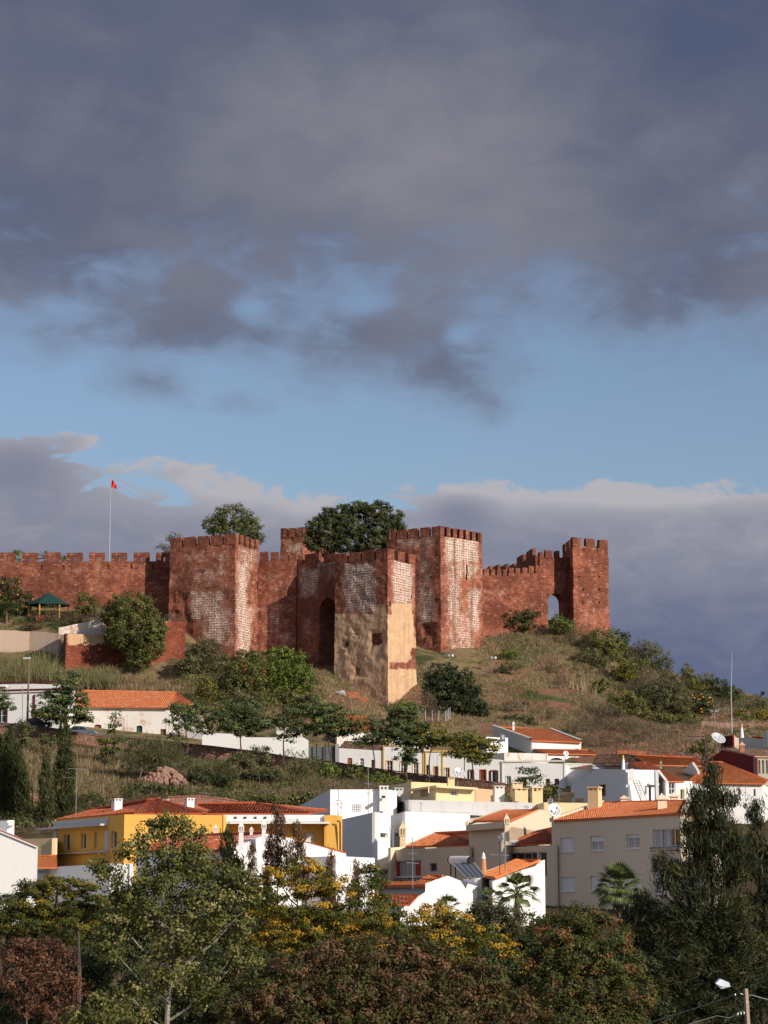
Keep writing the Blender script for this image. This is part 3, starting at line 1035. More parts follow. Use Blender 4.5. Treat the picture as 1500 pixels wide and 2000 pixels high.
# --- right tower, behind
tower('tall right-centre stone tower with white lime streaks running down its sunlit face',
      (860, 412), (755, 418), (941, 419.5), 1046, 1027, 30, 0.02, 5, 7, .30, .70,
      patches={'L': [('p', 775, 1050, 845, 1072, 14, .62), ('p', 816, 1072, 842, 1150, 14, .50), ('p', 815, 1150, 848, 1225, 14, .68), ('e', 822, 1220, 846, 1260, 12, .7), ('s', 825, 1048, 845, 1150, 12, .5), ('s', 845, 1030, 862, 1300, 14, .3), ('s', 750, 1030, 866, 1310, 10, .36)],  # widest dark patch puts shade into the left side's colour
               'R': [('p', 870, 1050, 932, 1098, 10, 1.1), ('p', 872, 1095, 936, 1130, 12, .62), ('p', 874, 1120, 900, 1215, 12, .72), ('p', 915, 1150, 936, 1230, 10, .85), ('p', 872, 1190, 930, 1290, 16, .55), ('p', 895, 1290, 940, 1306, 8, .7),
                     ('s', 884, 1050, 891, 1260, 6, .95), ('s', 904, 1055, 908, 1130, 5, .8), ('s', 918, 1070, 926, 1290, 7, .85)]},
      holes={'R': [(910, 1103, 913, 1134), (940, 1290, 943, 1296), (934, 1290, 936, 1296)]})

# --- far right tower at the end of the curtain
tower('smaller far right tower with plain red stone face at the end of the wall',
      (1119, 427), (1098, 437), (1187, 431), 1065, 1049, 24, 0.035, 3, 3, .35, .5,
      patches={'R': [('p', 1125, 1150, 1190, 1225, 30, .25), ('s', 1160, 1060, 1178, 1160, 10, .45)]},
      holes={'R': [(1130, 1124, 1133, 1128), (1168, 1124, 1171, 1128), (1138, 1149, 1141, 1153), (1168, 1149, 1171, 1153), (1137, 1175, 1140, 1179), (1169, 1175, 1172, 1179), (1140, 1070, 1142, 1077), (1165, 1070, 1167, 1078)]})

# --- tower peeping out behind
tower('square stone tower rising behind the wall beside the big round-headed tree',
      (592, 455), (548, 457), (640, 462), 1048, 1029, 20, 0.0, 3, 3, .25, .4,
      patches={'L': [('p', 560, 1060, 597, 1080, 10, .7)]}, holes={'L': [(569, 1050, 571, 1056)]})


def curtain(label, pts, thick, zb, patches=None, merl=None, mh=1.9, holes=(), soot_shade=1.0, slit=False, mat=None, parent=None):
    """pts: [(px, py_floor, Y), ...] along the wall head; merl: image spans of merlons"""
    A = G(pts[0][0], pts[0][2], pts[0][1])
    root = empty('castle_wall', (A[0], A[1], gz(*A)), label, 'castle wall')
    r = Rough(); u = 0
    for k in range(len(pts) - 1):
        (xa, ya, Ya), (xb, yb, Yb) = pts[k], pts[k + 1]
        a = G(xa, Ya, ya); b = G(xb, Yb, yb)
        za = P(xa, ya, Ya).z; zb2 = P(xb, yb, Yb).z
        zt = max(za, zb2) if abs(za - zb2) < .4 else (za + zb2) / 2
        L = r.face(a, b, zb, zt, u0=u, patches=patches, holes=holes if k == 0 or len(pts) == 2 else (), soot_top=soot_shade)
        d = ((b[0] - a[0]) / L, (b[1] - a[1]) / L); n = (d[1], -d[0])
        ib = (b[0] - n[0] * thick, b[1] - n[1] * thick); ia = (a[0] - n[0] * thick, a[1] - n[1] * thick)
        r.plainquad((a[0], a[1], zt), (b[0], b[1], zt), (ib[0], ib[1], zt), (ia[0], ia[1], zt))
        r.face(ib, ia, zb, zt, step=2.0)
        r.plainquad((b[0], b[1], zb), (ib[0], ib[1], zb), (ib[0], ib[1], zt), (b[0], b[1], zt))
        r.plainquad((ia[0], ia[1], zb), (a[0], a[1], zb), (a[0], a[1], zt), (ia[0], ia[1], zt))
        u += L
        for (x0, x1, yt) in (merl or []):
            xm = (x0 + x1) / 2
            if not (xa <= xm < xb): continue
            ua = plane_hit(a, b, x0, yt)[0]; ub, z1 = plane_hit(a, b, x1, yt)
            merlon(root, lerp2(a, b, ua / L), lerp2(a, b, ub / L), zt - .02, z1 if z1 > zt + .3 else zt + 1.5, 0.7, slit, soot_shade=.45 * soot_shade + .1)
    r.build('wall', root, mat)
    return root


# long left wall with slit merlons
curtain('long red stone castle wall with slotted merlons running to the left edge',
        [(-70, 1099, 403), (336, 1096, 402)], 2.2, P(0, 1290, 400).z,
        merl=[(-46, -14, 1082)] + [(a, b, 1079) for a, b in ((0, 30), (43, 74), (87, 118), (130, 161), (174, 204), (218, 248), (261, 292), (305, 336))], slit=True, soot_shade=.7,
        holes=[(80, 1103, 82, 1113), (124, 1103, 126, 1113), (211, 1101, 213, 1111), (255, 1101, 257, 1111), (298, 1101, 300, 1111)],
        patches=[('p', 100, 1104, 290, 1124, 10, .22), ('p', 0, 1120, 280, 1160, 30, .12), ('s', 0, 1160, 200, 1200, 30, .4)])
# wall between the left and middle towers
curtain('rough sunlit length of castle wall right of the broad corner tower',
        [(505, 1094, 400.5), (579, 1096, 398.5)], 3.0, P(540, 1330, 405).z,
        merl=[(507, 522, 1077), (528, 543, 1078), (549, 562, 1079), (567, 579, 1080)],
        patches=[('p', 507, 1110, 578, 1260, 20, .22), ('p', 512, 1170, 560, 1260, 20, .42), ('p', 540, 1230, 574, 1260, 14, .5), ('e', 566, 1130, 580, 1200, 8, .6), ('s', 560, 1170, 573, 1250, 8, .5), ('p', 507, 1255, 578, 1290, 14, .4)])
# shaded spur wall with the deep arch, joining the middle tower
def arch_outline(A, B, x0, x1, ytop, ybot, n=9):
    ua, zt = plane_hit(A, B, x0, ytop); ub, _ = plane_hit(A, B, x1, ytop)
    zb = plane_hit(A, B, (x0 + x1) / 2, ybot)[1]
    r = (ub - ua) / 2; c = (ua + ub) / 2
    rz = min(r, 2.4) if r > 0 else 1
    pts = [(ua, zb), (ub, zb)]
    for k in range(n):
        t = math.pi * k / (n - 1)
        pts.append((c + r * math.cos(t), zt - rz + rz * math.sin(t)))
    return pts


def flatwall(label, a3, b3, zb, outer_px, arches, thick, merl, patches=None, name='castle_wall', cat='castle wall', mat=None):
    A = G(a3[0], a3[2], a3[1]); B = G(b3[0], b3[2], b3[1])
    root = empty(name, (A[0], A[1], gz(*A)), label, cat)
    outer = [plane_hit(A, B, *q) for q in outer_px]
    outer = [(outer[0][0], zb)] + outer + [(outer[-1][0], zb)]
    hs = [arch_outline(A, B, *q) for q in arches]
    mb = MB(); slab(mb, A, B, outer, hs, thick)
    at = {'plaster': [], 'coat': [], 'soot_shade': []}
    for (x, y, z) in mb.v:
        px, py = projn(x, y, z)
        so = 0.3; pl = 0
        for (kind, x0, y0, x1, y1, soft, st) in (patches or []):
            m = min(max(min(px - x0, x1 - px, py - y0, y1 - py) / soft + .5, 0), 1) * st
            if kind == 's': so = max(so, m)
            if kind == 'p': pl = max(pl, m)
        at['plaster'].append(pl); at['coat'].append(0); at['soot_shade'].append(so)
    mb.build('wall', mat or STONE, root, extra=at)
    L = dist2(A, B)
    for (x0, x1, yt, yb) in merl:
        ua = plane_hit(A, B, x0, yt)[0]; ub, z1 = plane_hit(A, B, x1, yt); z0 = plane_hit(A, B, (x0 + x1) / 2, yb)[1]
        merlon(root, lerp2(A, B, ua / L), lerp2(A, B, ub / L), z0, z1, .7)
    return root


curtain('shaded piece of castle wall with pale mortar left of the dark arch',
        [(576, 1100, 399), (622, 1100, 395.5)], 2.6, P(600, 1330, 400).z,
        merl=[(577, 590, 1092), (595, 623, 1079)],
        patches=[('p', 585, 1112, 622, 1166, 10, .8), ('p', 586, 1200, 612, 1260, 10, .35), ('s', 570, 1090, 640, 1340, 12, .62)])  # overall dark patch adds painted shade to this piece
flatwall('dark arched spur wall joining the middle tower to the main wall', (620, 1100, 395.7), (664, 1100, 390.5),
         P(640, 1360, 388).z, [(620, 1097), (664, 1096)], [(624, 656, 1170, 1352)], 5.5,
         [(632, 655, 1079, 1098)], patches=[('p', 610, 1090, 670, 1160, 6, .5), ('s', 600, 1060, 680, 1400, 10, .75)])  # whole spur wall darkened in colour to deepen its shade
# right-hand curtain, stepping up to the far tower
curtain('sunlit red wall with a row of merlons between the right tower and the archway',
        [(940, 1127, 426), (993, 1125, 427.3)], 2.4, P(960, 1262, 420).z,
        merl=[(945, 955, 1111), (959, 967, 1112), (971, 979, 1112), (983, 990, 1112)], patches=[('p', 945, 1150, 990, 1165, 8, .3)])
curtain('middle step of the sunlit merlon wall running up to the archway',
        [(993, 1122, 427.3), (1055, 1118, 428.8)], 2.4, P(1000, 1262, 420).z,
        merl=[(994, 1003, 1109), (1007, 1016, 1110), (1020, 1030, 1109), (1033, 1043, 1106), (1046, 1055, 1105)])
flatwall('archway wall under the far right tower, its arch open to the sky', (1055, 1100, 428.8), (1122, 1100, 431.5),
         P(1080, 1262, 420).z, [(1055, 1103), (1060, 1103), (1060, 1090), (1122, 1088)], [(1070, 1101, 1158, 1240)], 2.2,
         [(1054, 1060, 1078, 1104), (1065, 1079, 1076, 1091), (1084, 1093, 1076, 1091)])
# inner wall seen behind the right curtain
curtain('dark inner wall with merlons seen over the right curtain wall',
        [(945, 1116, 500), (1046, 1109, 458)], 2.0, 55,
        merl=[(950, 957, 1105), (963, 972, 1102), (977, 988, 1101), (992, 1004, 1100), (1009, 1022, 1099), (1028, 1040, 1097)])

# --- low retaining walls in front of the garden
def lowwall(label, segs, zb, mat, thick=.8, cat='wall', name='retaining_wall', extra=None):
    A = G(segs[0][0], segs[0][2], segs[0][1])
    root = empty(name, (A[0], A[1], gz(*A)), label, cat)
    for i in range(len(segs) - 1):
        (xa, ya, Ya), (xb, yb, Yb) = segs[i], segs[i + 1]
        a = G(xa, Ya, ya); b = G(xb, Yb, yb)
        mb = MB(); L = dist2(a, b)
        n = max(2, int(L / 1.2)); za, zc = P(xa, ya, Ya).z, P(xb, yb, Yb).z
        top = [(L * k / n, za + (zc - za) * k / n + random.uniform(-.06, .06)) for k in range(n + 1)]
        slab(mb, a, b, [(L, zb), (0, zb)][::-1] and ([(0, zb)] + top + [(L, zb)]), (), thick)
        at = {'plaster': [], 'coat': [], 'soot_shade': []}
        for (x, y, z) in mb.v:
            t = (max(za, zc) - z)
            at['plaster'].append(0); at['soot_shade'].append(0.15); at['coat'].append(extra[i] if extra and t < 3.8 else 0)
        mb.build('wall', mat[i] if isinstance(mat, list) else mat, root, extra=at)
    return root


r_ = Rough()
PLWALL = plaster('old_beige_wall_render', (0.56, 0.42, 0.32), 0.5, (0.30, 0.20, 0.14), patch=((0.30, 0.11, 0.07), 0.60, 0.68))
_z = P(60, 1375, 378).z
lowwall('beige rendered garden wall at the left edge below the castle', [(-70, 1231, 384), (0, 1231, 384), (58, 1233, 384), (115, 1237, 382)], _z, PLWALL)


def brickwall(label, a3, b3, zb, patches, thick=1.2, mat=BRICKY):
    a = G(a3[0], a3[2], a3[1]); b = G(b3[0], b3[2], b3[1])
    root = empty('retaining_wall', (a[0], a[1], gz(*a)), label, 'wall')
    r = Rough(); zt = P(*a3).z
    L = r.face(a, b, zb, zt, patches=patches, soot_top=0, amp=.12)
    d = ((b[0] - a[0]) / L, (b[1] - a[1]) / L); n = (d[1], -d[0])
    ia = (a[0] - n[0] * thick, a[1] - n[1] * thick); ib = (b[0] - n[0] * thick, b[1] - n[1] * thick)
    r.plainquad((*a, zt), (*b, zt), (*ib, zt), (*ia, zt))
    r.face(ia, a, zb, zt, soot_top=0, amp=.12, patches=patches)
    r.face(b, ib, zb, zt, soot_top=0, amp=.12)
    r.face(ib, ia, zb, zt, soot_top=0, amp=.12, step=2)
    r.build('wall', root, mat)
    return root


brickwall('red brick garden wall with pinkish plastered top behind the large round bush', (129, 1237, 376), (330, 1237, 383), _z,
          [('p', 125, 1230, 212, 1268, 12, 0), ('c', 128, 1200, 206, 1262, 8, .62), ('s', 110, 1230, 131, 1330, 2, .9)])  # narrow dark strip paints shade on the left-facing return
brickwall('taller end of the red brick garden wall beside the broad tower', (322, 1213, 383.5), (362, 1213, 385), _z, [('c', 318, 1180, 362, 1222, 8, .45)])
lowwall('broken whitewashed parapet on top of the brick garden wall', [(115, 1226, 377.5), (150, 1219, 378.5), (183, 1212, 379.5), (188, 1206, 379.6), (202, 1207, 380), (206, 1218, 380.2)],
        P(150, 1241, 378).z, plaster('flaking_white_parapet', (0.66, 0.58, 0.50), 0.6, (0.32, 0.22, 0.16), patch=((0.42, 0.26, 0.18), 0.5, 0.62)), name='garden_parapet', thick=.6)
# ------------------------------------------------------------------ houses
class House:
    def __init__(s, name, label, cat='house', at=None, group=None):
        """at: (px, py, Y) of the base point"""
        p = P(*at)
        s.root = empty(name, (p.x, p.y, gz(p.x, p.y)), label, cat, group)
        s.zlow = gz(p.x, p.y) - 6
        s.walls = {}
        s.trim = {}

    def mb(s, mat, name='wall'):
        k = (name, mat.name)
        if k not in s.walls: s.walls[k] = (MB(), mat)
        return s.walls[k][0]

    def done(s):
        for (name, _), (mb, mat) in s.walls.items():
            mb.build(name, mat, s.root)
        s.walls = {}
        return s

    # -- walls
    def wall(s, A, B, outer, mat, ops=(), thick=0.3, inward=None, name='wall'):
        """outer: (u, z) outline; ops: openings in image coordinates"""
        holes = []; todo = []
        for op in ops:
            x0, y0, x1, y1, kind = op[:5]
            kw = op[5] if len(op) > 5 else {}
            xm, ym = (x0 + x1) / 2, (y0 + y1) / 2
            u0 = plane_hit(A, B, x0, ym)[0]; u1 = plane_hit(A, B, x1, ym)[0]
            z1 = plane_hit(A, B, xm, y0)[1]; z0 = plane_hit(A, B, xm, y1)[1]
            if kw.get('arch'):
                r = (u1 - u0) / 2; c = (u0 + u1) / 2; k = kw['arch']
                h = [(u0, z0), (u1, z0)] + [(c + r * math.cos(t), z1 - r * k + r * k * math.sin(t)) for t in [math.pi * i / 8 for i in range(9)]]
            else:
                h = [(u0, z0), (u1, z0), (u1, z1), (u0, z1)]
            holes.append(h); todo.append((u0, z0, u1, z1, kind, kw))
        slab(s.mb(mat, name), A, B, outer, holes, thick, inward)
        for t in todo: s.window(A, B, *t)

    def poly(s, A, B, pts_px, mat, ops=(), thick=0.3, depth=None, low=True, name='wall'):
        """wall whose outline is given in image points on the plane A-B; `depth` extrudes it as a
        whole house body; low=True carries the two end points down to the ground"""
        o = [plane_hit(A, B, *q) for q in pts_px]
        if low: o = [(o[0][0], s.zlow)] + o + [(o[-1][0], s.zlow)]
        s.wall(A, B, o, mat, ops, thick, depth, name)

    def block(s, Lc, Cc, Rc, py_top, mat, opsL=(), opsR=(), py_low=None, matR=None, cap=None, name='wall', over=0.0):
        """box with near corner Cc=(px,Y), left corner Lc, right corner Rc; roof level at py_top over Cc"""
        C = G(*Cc, py_top); L = G(*Lc, py_top); R = G(*Rc, py_top)
        zt = P(Cc[0], py_top, Cc[1]).z
        zb = s.zlow if py_low is None else P(Cc[0], py_low, Cc[1]).z
        Bk = (L[0] + R[0] - C[0], L[1] + R[1] - C[1])
        for (a, b, ops, m) in ((L, C, opsL, mat), (C, R, opsR, matR or mat), (R, Bk, (), mat), (Bk, L, (), mat)):
            d = dist2(a, b)
            s.wall(a, b, [(0, zb), (d, zb), (d, zt), (0, zt)], m, ops, 0.25, name=name)
        m = s.mb(cap or mat, name)
        m.quad((*L, zt - .02), (*C, zt - .02), (*R, zt - .02), (*Bk, zt - .02))
        m.quad((*L, zb + .02), (*Bk, zb + .02), (*R, zb + .02), (*C, zb + .02))
        return L, C, R, Bk, zt, zb

    def ledge(s, A, B, px0, px1, py0, py1, out, mat, name='ledge', parent=None):
        """band proud of the wall plane A-B between image rows py0, py1 (rows at px0)"""
        u0, z1 = plane_hit(A, B, px0, py0); u1, _ = plane_hit(A, B, px1, py0); z0 = plane_hit(A, B, px0, py1)[1]
        A3 = Vector((A[0], A[1], 0)); d = (Vector((B[0], B[1], 0)) - A3).normalized(); n = Vector((d.y, -d.x, 0))
        mb = MB()
        q = A3 + n * out
        slab(mb, (q.x, q.y), (q.x + d.x, q.y + d.y), [(u0, z0), (u1, z0), (u1, z1), (u0, z1)], (), out - 0.003)
        return mb.build(name, mat, parent or s.root)

    # -- openings
    def window(s, A, B, u0, z0, u1, z1, kind, kw):
        A3 = Vector((A[0], A[1], 0)); d = (Vector((B[0], B[1], 0)) - A3).normalized(); n = Vector((d.y, -d.x, 0))
        w, h = u1 - u0, z1 - z0
        rec = kw.get('rec', 0.14)
        fm = kw.get('frame', FRAME_W)

        def plate(mb, ua, ub, za, zb_, back, th):
            q = A3 - n * back
            slab(mb, (q.x, q.y), (q.x + d.x, q.y + d.y), [(ua, za), (ub, za), (ub, zb_), (ua, zb_)], (), th)
        if kw.get('trim'):
            t = kw.get('tw', 0.10); mb = MB()
            q = A3 + n * 0.035
            ot = [(u0 - t, z0 - (0 if kind == 'door' else t)), (u1 + t, z0 - (0 if kind == 'door' else t)), (u1 + t, z1 + t), (u0 - t, z1 + t)]
            ih = [(u0 + .01, z0 + (-0.0 if kind != 'door' else 0.02)), (u1 - .01, z0 + (0 if kind != 'door' else 0.02)), (u1 - .01, z1 - .01), (u0 + .01, z1 - .01)]
            slab(mb, (q.x, q.y), (q.x + d.x, q.y + d.y), ot, [ih], 0.033)
            mb.build('surround', kw['trim'], s.root)
        if kind == 'hole':
            mb = MB(); plate(mb, u0 - .02, u1 + .02, z0 - .02, z1 + .02, .28, .02)
            mb.build('recess', kw.get('mat', DKWOOD), s.root); return  # default dark sheet stands in for the shade inside open arches
        if kind == 'door':
            mb = MB(); plate(mb, u0 - .02, u1 + .02, z0, z1 + .02, rec, .06)
            dr = mb.build('door', kw.get('mat', BROWNDOOR), s.root)
            pm = MB()
            for (a, b) in ((.12, .46), (.54, .88)):
                for (c, e) in ((.08, .45), (.52, .93)):
                    plate(pm, u0 + w * a, u0 + w * b, z0 + h * c, z0 + h * e, rec - .03, .028)
            pm.build('panel', kw.get('mat', BROWNDOOR), dr)
            hb = MB(); plate(hb, u0 + w * .9, u0 + w * .95, z0 + h * .44, z0 + h * .52, rec - .07, .06)
            hb.build('handle', DARKMET, dr)
            return
        # window: outer frame with pane, mullions, shutters
        fr = MB(); fw = min(0.07, w * .12)
        q = A3 - n * rec
        slab(fr, (q.x, q.y), (q.x + d.x, q.y + d.y), [(u0 - .01, z0 - .01), (u1 + .01, z0 - .01), (u1 + .01, z1 + .01), (u0 - .01, z1 + .01)],
             [[(u0 + fw, z0 + fw), (u1 - fw, z0 + fw), (u1 - fw, z1 - fw), (u0 + fw, z1 - fw)]], .07)
        nc = kw.get('cols', 2); nr = kw.get('rows', 1)
        for i in range(1, nc):
            c = u0 + w * i / nc; plate(fr, c - fw * .45, c + fw * .45, z0 + fw, z1 - fw, rec + .004, .05)
        for j in range(1, nr):
            c = z0 + h * j / nr; plate(fr, u0 + fw, u1 - fw, c - fw * .35, c + fw * .35, rec + .006, .045)
        wi = fr.build('window', fm, s.root)
        zz = z0 + h * kw.get('split', .5) if kind == 'half' else z1
        pane = MB(); plate(pane, u0 + fw * .5, u1 - fw * .5, z0 + fw * .5, z1 - fw * .5, rec + .075, .01)
        pane.build('pane', GLASS, wi)
        if kind in ('shutter', 'half'):
            za = z0 + .01 if kind == 'shutter' else zz
            mbs = MB(); k = max(3, int((z1 - za) / 0.09))
            for i in range(k):
                c0 = za + (z1 - za) * i / k; c1 = za + (z1 - za) * (i + 1) / k
                plate(mbs, u0 + .01, u1 - .01, c0 + .008, c1, rec - .035 - (.004 if i % 2 else 0), .03)
            mbs.build('roller_shutter', SHUT, wi)
        if kind == 'half':
            cm = MB()
            for i in range(12):
                plate(cm, u0 + w * (.07 + .072 * i), u0 + w * (.14 + .072 * i), z0 + .05, zz, rec + .03 + (.02 if i % 2 else 0), .012)
            cm.build('curtain', NETCLOTH, wi)
        if kind == 'curtain':
            for (a, b, m, nm) in kw['cloth']:
                cm = MB(); k = 8
                for i in range(k):
                    ua = u0 + w * (a + (b - a) * i / k); ub = u0 + w * (a + (b - a) * (i + 1) / k)
                    plate(cm, ua, ub, z0 + .05, z1 - .05, rec + .03 + (.02 if i % 2 else 0), .012)
                cm.build(nm, m, wi)
        if kind == 'shutters':       # hinged leaves folded against the wall
            for sx in (-1, 1):
                sm = MB()
                ua = u0 - w * .48 if sx < 0 else u1 + .02
                plate(sm, ua, ua + w * .46, z0, z1, -.07, .05)
                sm.build('shutter', kw.get('leaf', DKWOOD), wi)
        if kw.get('sill', True) and kind != 'flush':
            sm = MB(); plate(sm, u0 - .08, u1 + .08, z0 - .07, z0 - .005, -.07, .2)
            sm.build('sill', kw.get('sillmat', fm), wi)

    # -- roofs: a sheet of barrel tiles between eave a-b and ridge d-c (world points)
    def roof(s, a, b, c, d, mat=None, rib=0.24, course=0.42, th=0.10, amp=0.055, ridge=True, name='roof', over=0.0):
        mat = mat or TILE
        a, b, c, d = (Vector(q) for q in (a, b, c, d))
        if over:
            dn1 = (a - d).normalized() * over; dn2 = (b - c).normalized() * over
            a = a + dn1; b = b + dn2
        We = max((b - a).length, (c - d).length); H = max((d - a).length, (c - b).length)
        nr = max(3, int(We / rib)); nc = max(1, int(H / course))
        lim = 7000 if a.y < 200 else 2600
        if nr * 4 * nc > lim:
            nc = max(1, int(lim / (nr * 4)))
        nrm = ((b - a).cross(d - a))
        if nrm.length < 1e-5: nrm = (b - a).cross(c - a)
        nrm.normalize()
        if nrm.z < 0: nrm = -nrm
        # ribs run straight up the slope: clip the quad by rows
        ud = (b - a).normalized()
        vd = nrm.cross(ud)
        if (d - a).dot(vd) < 0: vd = -vd
        da, db, dc, dd = ((q - a) for q in (a, b, c, d))
        pu = lambda q: (q.dot(ud), q.dot(vd))
        (ax, ay), (bx, by), (cx, cy), (dx, dy) = pu(da), pu(db), pu(dc), pu(dd)
        V = np.linspace(0, 1, nc + 1)
        mb = MB(); nu = nr * 4
        jit = [random.uniform(-.012, .012) for _ in range(nu + 1)]
        i0 = 0
        rows = []
        for j in range(nc):
            for e in (0, 1):
                v = V[j + e]
                lx, ly = ax + (dx - ax) * v, ay + (dy - ay) * v
                rx, ry = bx + (cx - bx) * v, by + (cy - by) * v
                row = []
                for i in range(nu + 1):
                    t = i / nu
                    x = lx + (rx - lx) * t; y = ly + (ry - ly) * t
                    hgt = amp * (0.5 + 0.5 * math.cos(2 * math.pi * x / rib)) + (0.035 if e == 0 else 0.0) + jit[(i * 7 + j * 13) % (nu + 1)]
                    q = a + ud * x + vd * y + nrm * (hgt + th)
                    row.append((tuple(q), (x / rib, j + (0.0 if e == 0 else .999))))
                rows.append(row)
        for j in range(0, len(rows), 2):
            r0, r1 = rows[j], rows[j + 1]
            i0 = len(mb.v)
            mb.v += [p for p, _ in r0] + [p for p, _ in r1]
            mb.uv += [u for _, u in r0] + [u for _, u in r1]
            n1 = len(r0)
            for i in range(nu):
                mb.f.append((i0 + i, i0 + i + 1, i0 + n1 + i + 1, i0 + n1 + i))
        base = [a, b, c, d]
        top = [q + nrm * (th + .02) for q in base]; bot = [q - nrm * 0.02 for q in base]
        mb.quad(*[tuple(q) for q in bot[::-1]], uv=[(0, 0.5)] * 4)
        for i in range(4):
            k = (i + 1) % 4
            if (base[i] - base[k]).length < .01: continue
            mb.quad(tuple(bot[i]), tuple(bot[k]), tuple(top[k]), tuple(top[i]), uv=[(0, 0.5)] * 4)
        ro = mb.build(name, mat, s.root, smooth=False)
        if ridge and (d - c).length > .5:
            rb = MB(); k = max(2, int((c - d).length / .45))
            for i in range(k):
                p0 = d.lerp(c, i / k) + nrm * (th + .03); p1 = d.lerp(c, (i + 1) / k) + nrm * (th + .03)
                rb.tube(p0, p1, .12, .10, 6)
            rb.build('ridge_tiles', mat, ro)
        return ro

    def roof_px(s, pts, mat=None, **kw):
        """pts: four (px, py, Y): eave left, eave right, ridge right, ridge left"""
        return s.roof(*[P(*q) for q in pts], mat=mat, **kw)

    # -- chimneys
    def chimney(s, kind, px, py_base, py_top, wpx, Y, mat=None, rz=0.5, cap=None):
        mat = mat or WHITE
        b = P(px, py_base, Y); t = P(px, py_top, Y)
        h = t.z - b.z; w = wpx * Y / FPX
        c = (b.x, b.y, b.z)
        mb = MB()
        if kind == 'ornate':          # tapering shaft, pierced lantern, pyramid cap and finial
            r = w * .5
            mb.lathe((c[0], c[1], c[2] - .6), [(r * 1.15, 0), (r * .95, .6 + h * .42), (r * 1.25, .6 + h * .44), (r * 1.25, .6 + h * .48)], 4, True)
            ch = mb.build('chimney', mat, s.root)
            l = MB()
            for k in range(4):
                a = math.pi / 4 + k * math.pi / 2
                for f in (0.0, 0.5):
                    a2 = a + math.pi / 2
                    x = r * 1.0 * ((1 - f) * math.cos(a) + f * math.cos(a2)); y = r * 1.0 * ((1 - f) * math.sin(a) + f * math.sin(a2))
                    l.box((c[0] + x, c[1] + y, c[2] + h * .585), (r * .16, r * .16, h * .105))
            l.lathe((c[0], c[1], c[2] + h * .69), [(r * 1.3, 0), (r * 1.3, h * .03), (r * .15, h * .24), (r * .18, h * .27), (.01, h * .31)], 4, True)
            l.lathe((c[0], c[1], c[2] + h * .48), [(r * .55, 0), (r * .55, h * .21)], 4, True)
            l.build('chimney_cap', cap or mat, ch)
        elif kind == 'cone':
            r = w * .5
            mb.lathe((c[0], c[1], c[2] - .5), [(r, 0), (r * .62, .5 + h * .62), (r * .5, .5 + h * .70)], 12)
            ch = mb.build('chimney', mat, s.root, smooth=False)
            l = MB(); l.lathe((c[0], c[1], c[2] + h * .70), [(r * .55, 0), (r * .62, h * .04), (r * .40, h * .10), (r * .42, h * .18), (r * .22, h * .25), (.01, h * .3)], 12)
            l.build('chimney_cap', cap or mat, ch)
        elif kind == 'pyramid':
            r = w * .5
            mb.lathe((c[0], c[1], c[2] - .6), [(r * 1.35, 0), (r * 1.30, .6 + h * .62)], 4, True)
            ch = mb.build('chimney', mat, s.root)
            l = MB(); l.lathe((c[0], c[1], c[2] + h * .62), [(r * 1.85, 0), (r * 1.85, h * .06), (r * .5, h * .27), (r * .3, h * .3), (r * .3, h * .34), (.01, h * .38)], 4, True)
            l.build('chimney_cap', cap or mat, ch)
        else:                          # box with a slab held on corner posts
            hw = w / 2
            mb.box((c[0], c[1], c[2] + h * .40 - .3), (hw, hw * .8, h * .40 + .3), rz)
            ch = mb.build('chimney', mat, s.root)
            l = MB()
            cs, sn = math.cos(rz), math.sin(rz)
            for dx, dy in ((-1, -1), (1, -1), (1, 1), (-1, 1), (0, -1), (0, 1)):
                lx, ly = dx * hw * .84, dy * hw * .62
                l.box((c[0] + lx * cs - ly * sn, c[1] + lx * sn + ly * cs, c[2] + h * .80 + h * .07), (hw * .16, hw * .16, h * .07), rz)
            l.box((c[0], c[1], c[2] + h * .97), (hw * 1.12, hw * .95, h * .03), rz)
            l.build('chimney_cap', cap or mat, ch)


def dish(label, px, py, Y, rpx, yaw=0.5, tilt=0.45, pole_to=None, mat=None, group=None):
    """satellite dish: reflector, feed arm and mast"""
    p = P(px, py, Y); r = rpx * Y / FPX
    root = empty('satellite_dish', (p.x, p.y, p.z - r), label, 'satellite dish', group)
    ax = Vector((math.sin(yaw) * math.cos(tilt), -math.cos(yaw) * math.cos(tilt), math.sin(tilt)))
    a = ax.orthogonal().normalized(); b = ax.cross(a)
    mb = MB(); rings = []
    for k, rr in enumerate((0.02, .3, .6, .85, 1.0)):
        rings.append([Vector(p) + ax * (r * .22 * rr * rr) + (a * math.cos(t) + b * math.sin(t)) * r * rr for t in [2 * math.pi * i / 24 for i in range(24)]])
    rings += [[q - ax * .04 for q in rg] for rg in rings[::-1]]
    mb.ring(rings)
    mb.build('reflector', mat or PALEMET, root, smooth=True)
    m2 = MB()
    f = Vector(p) + ax * r * .9
    m2.tube(Vector(p) + Vector((0, 0, -r * .9)), f, .025, .025, 5)
    m2.box(f, (.07, .07, .07))
    m2.build('feed_arm', GALV, root)
    m3 = MB()
    zb = P(px, pole_to, Y).z if pole_to else p.z - r * 1.6
    m3.tube(Vector(p) - ax * .05, Vector(p) - ax * .3, .05, .05, 6)
    m3.tube((p.x - ax.x * .3, p.y - ax.y * .3, p.z + .1), (p.x - ax.x * .3, p.y - ax.y * .3, zb), .045, .045, 6)
    m3.build('mast', GALV, root)
    return root


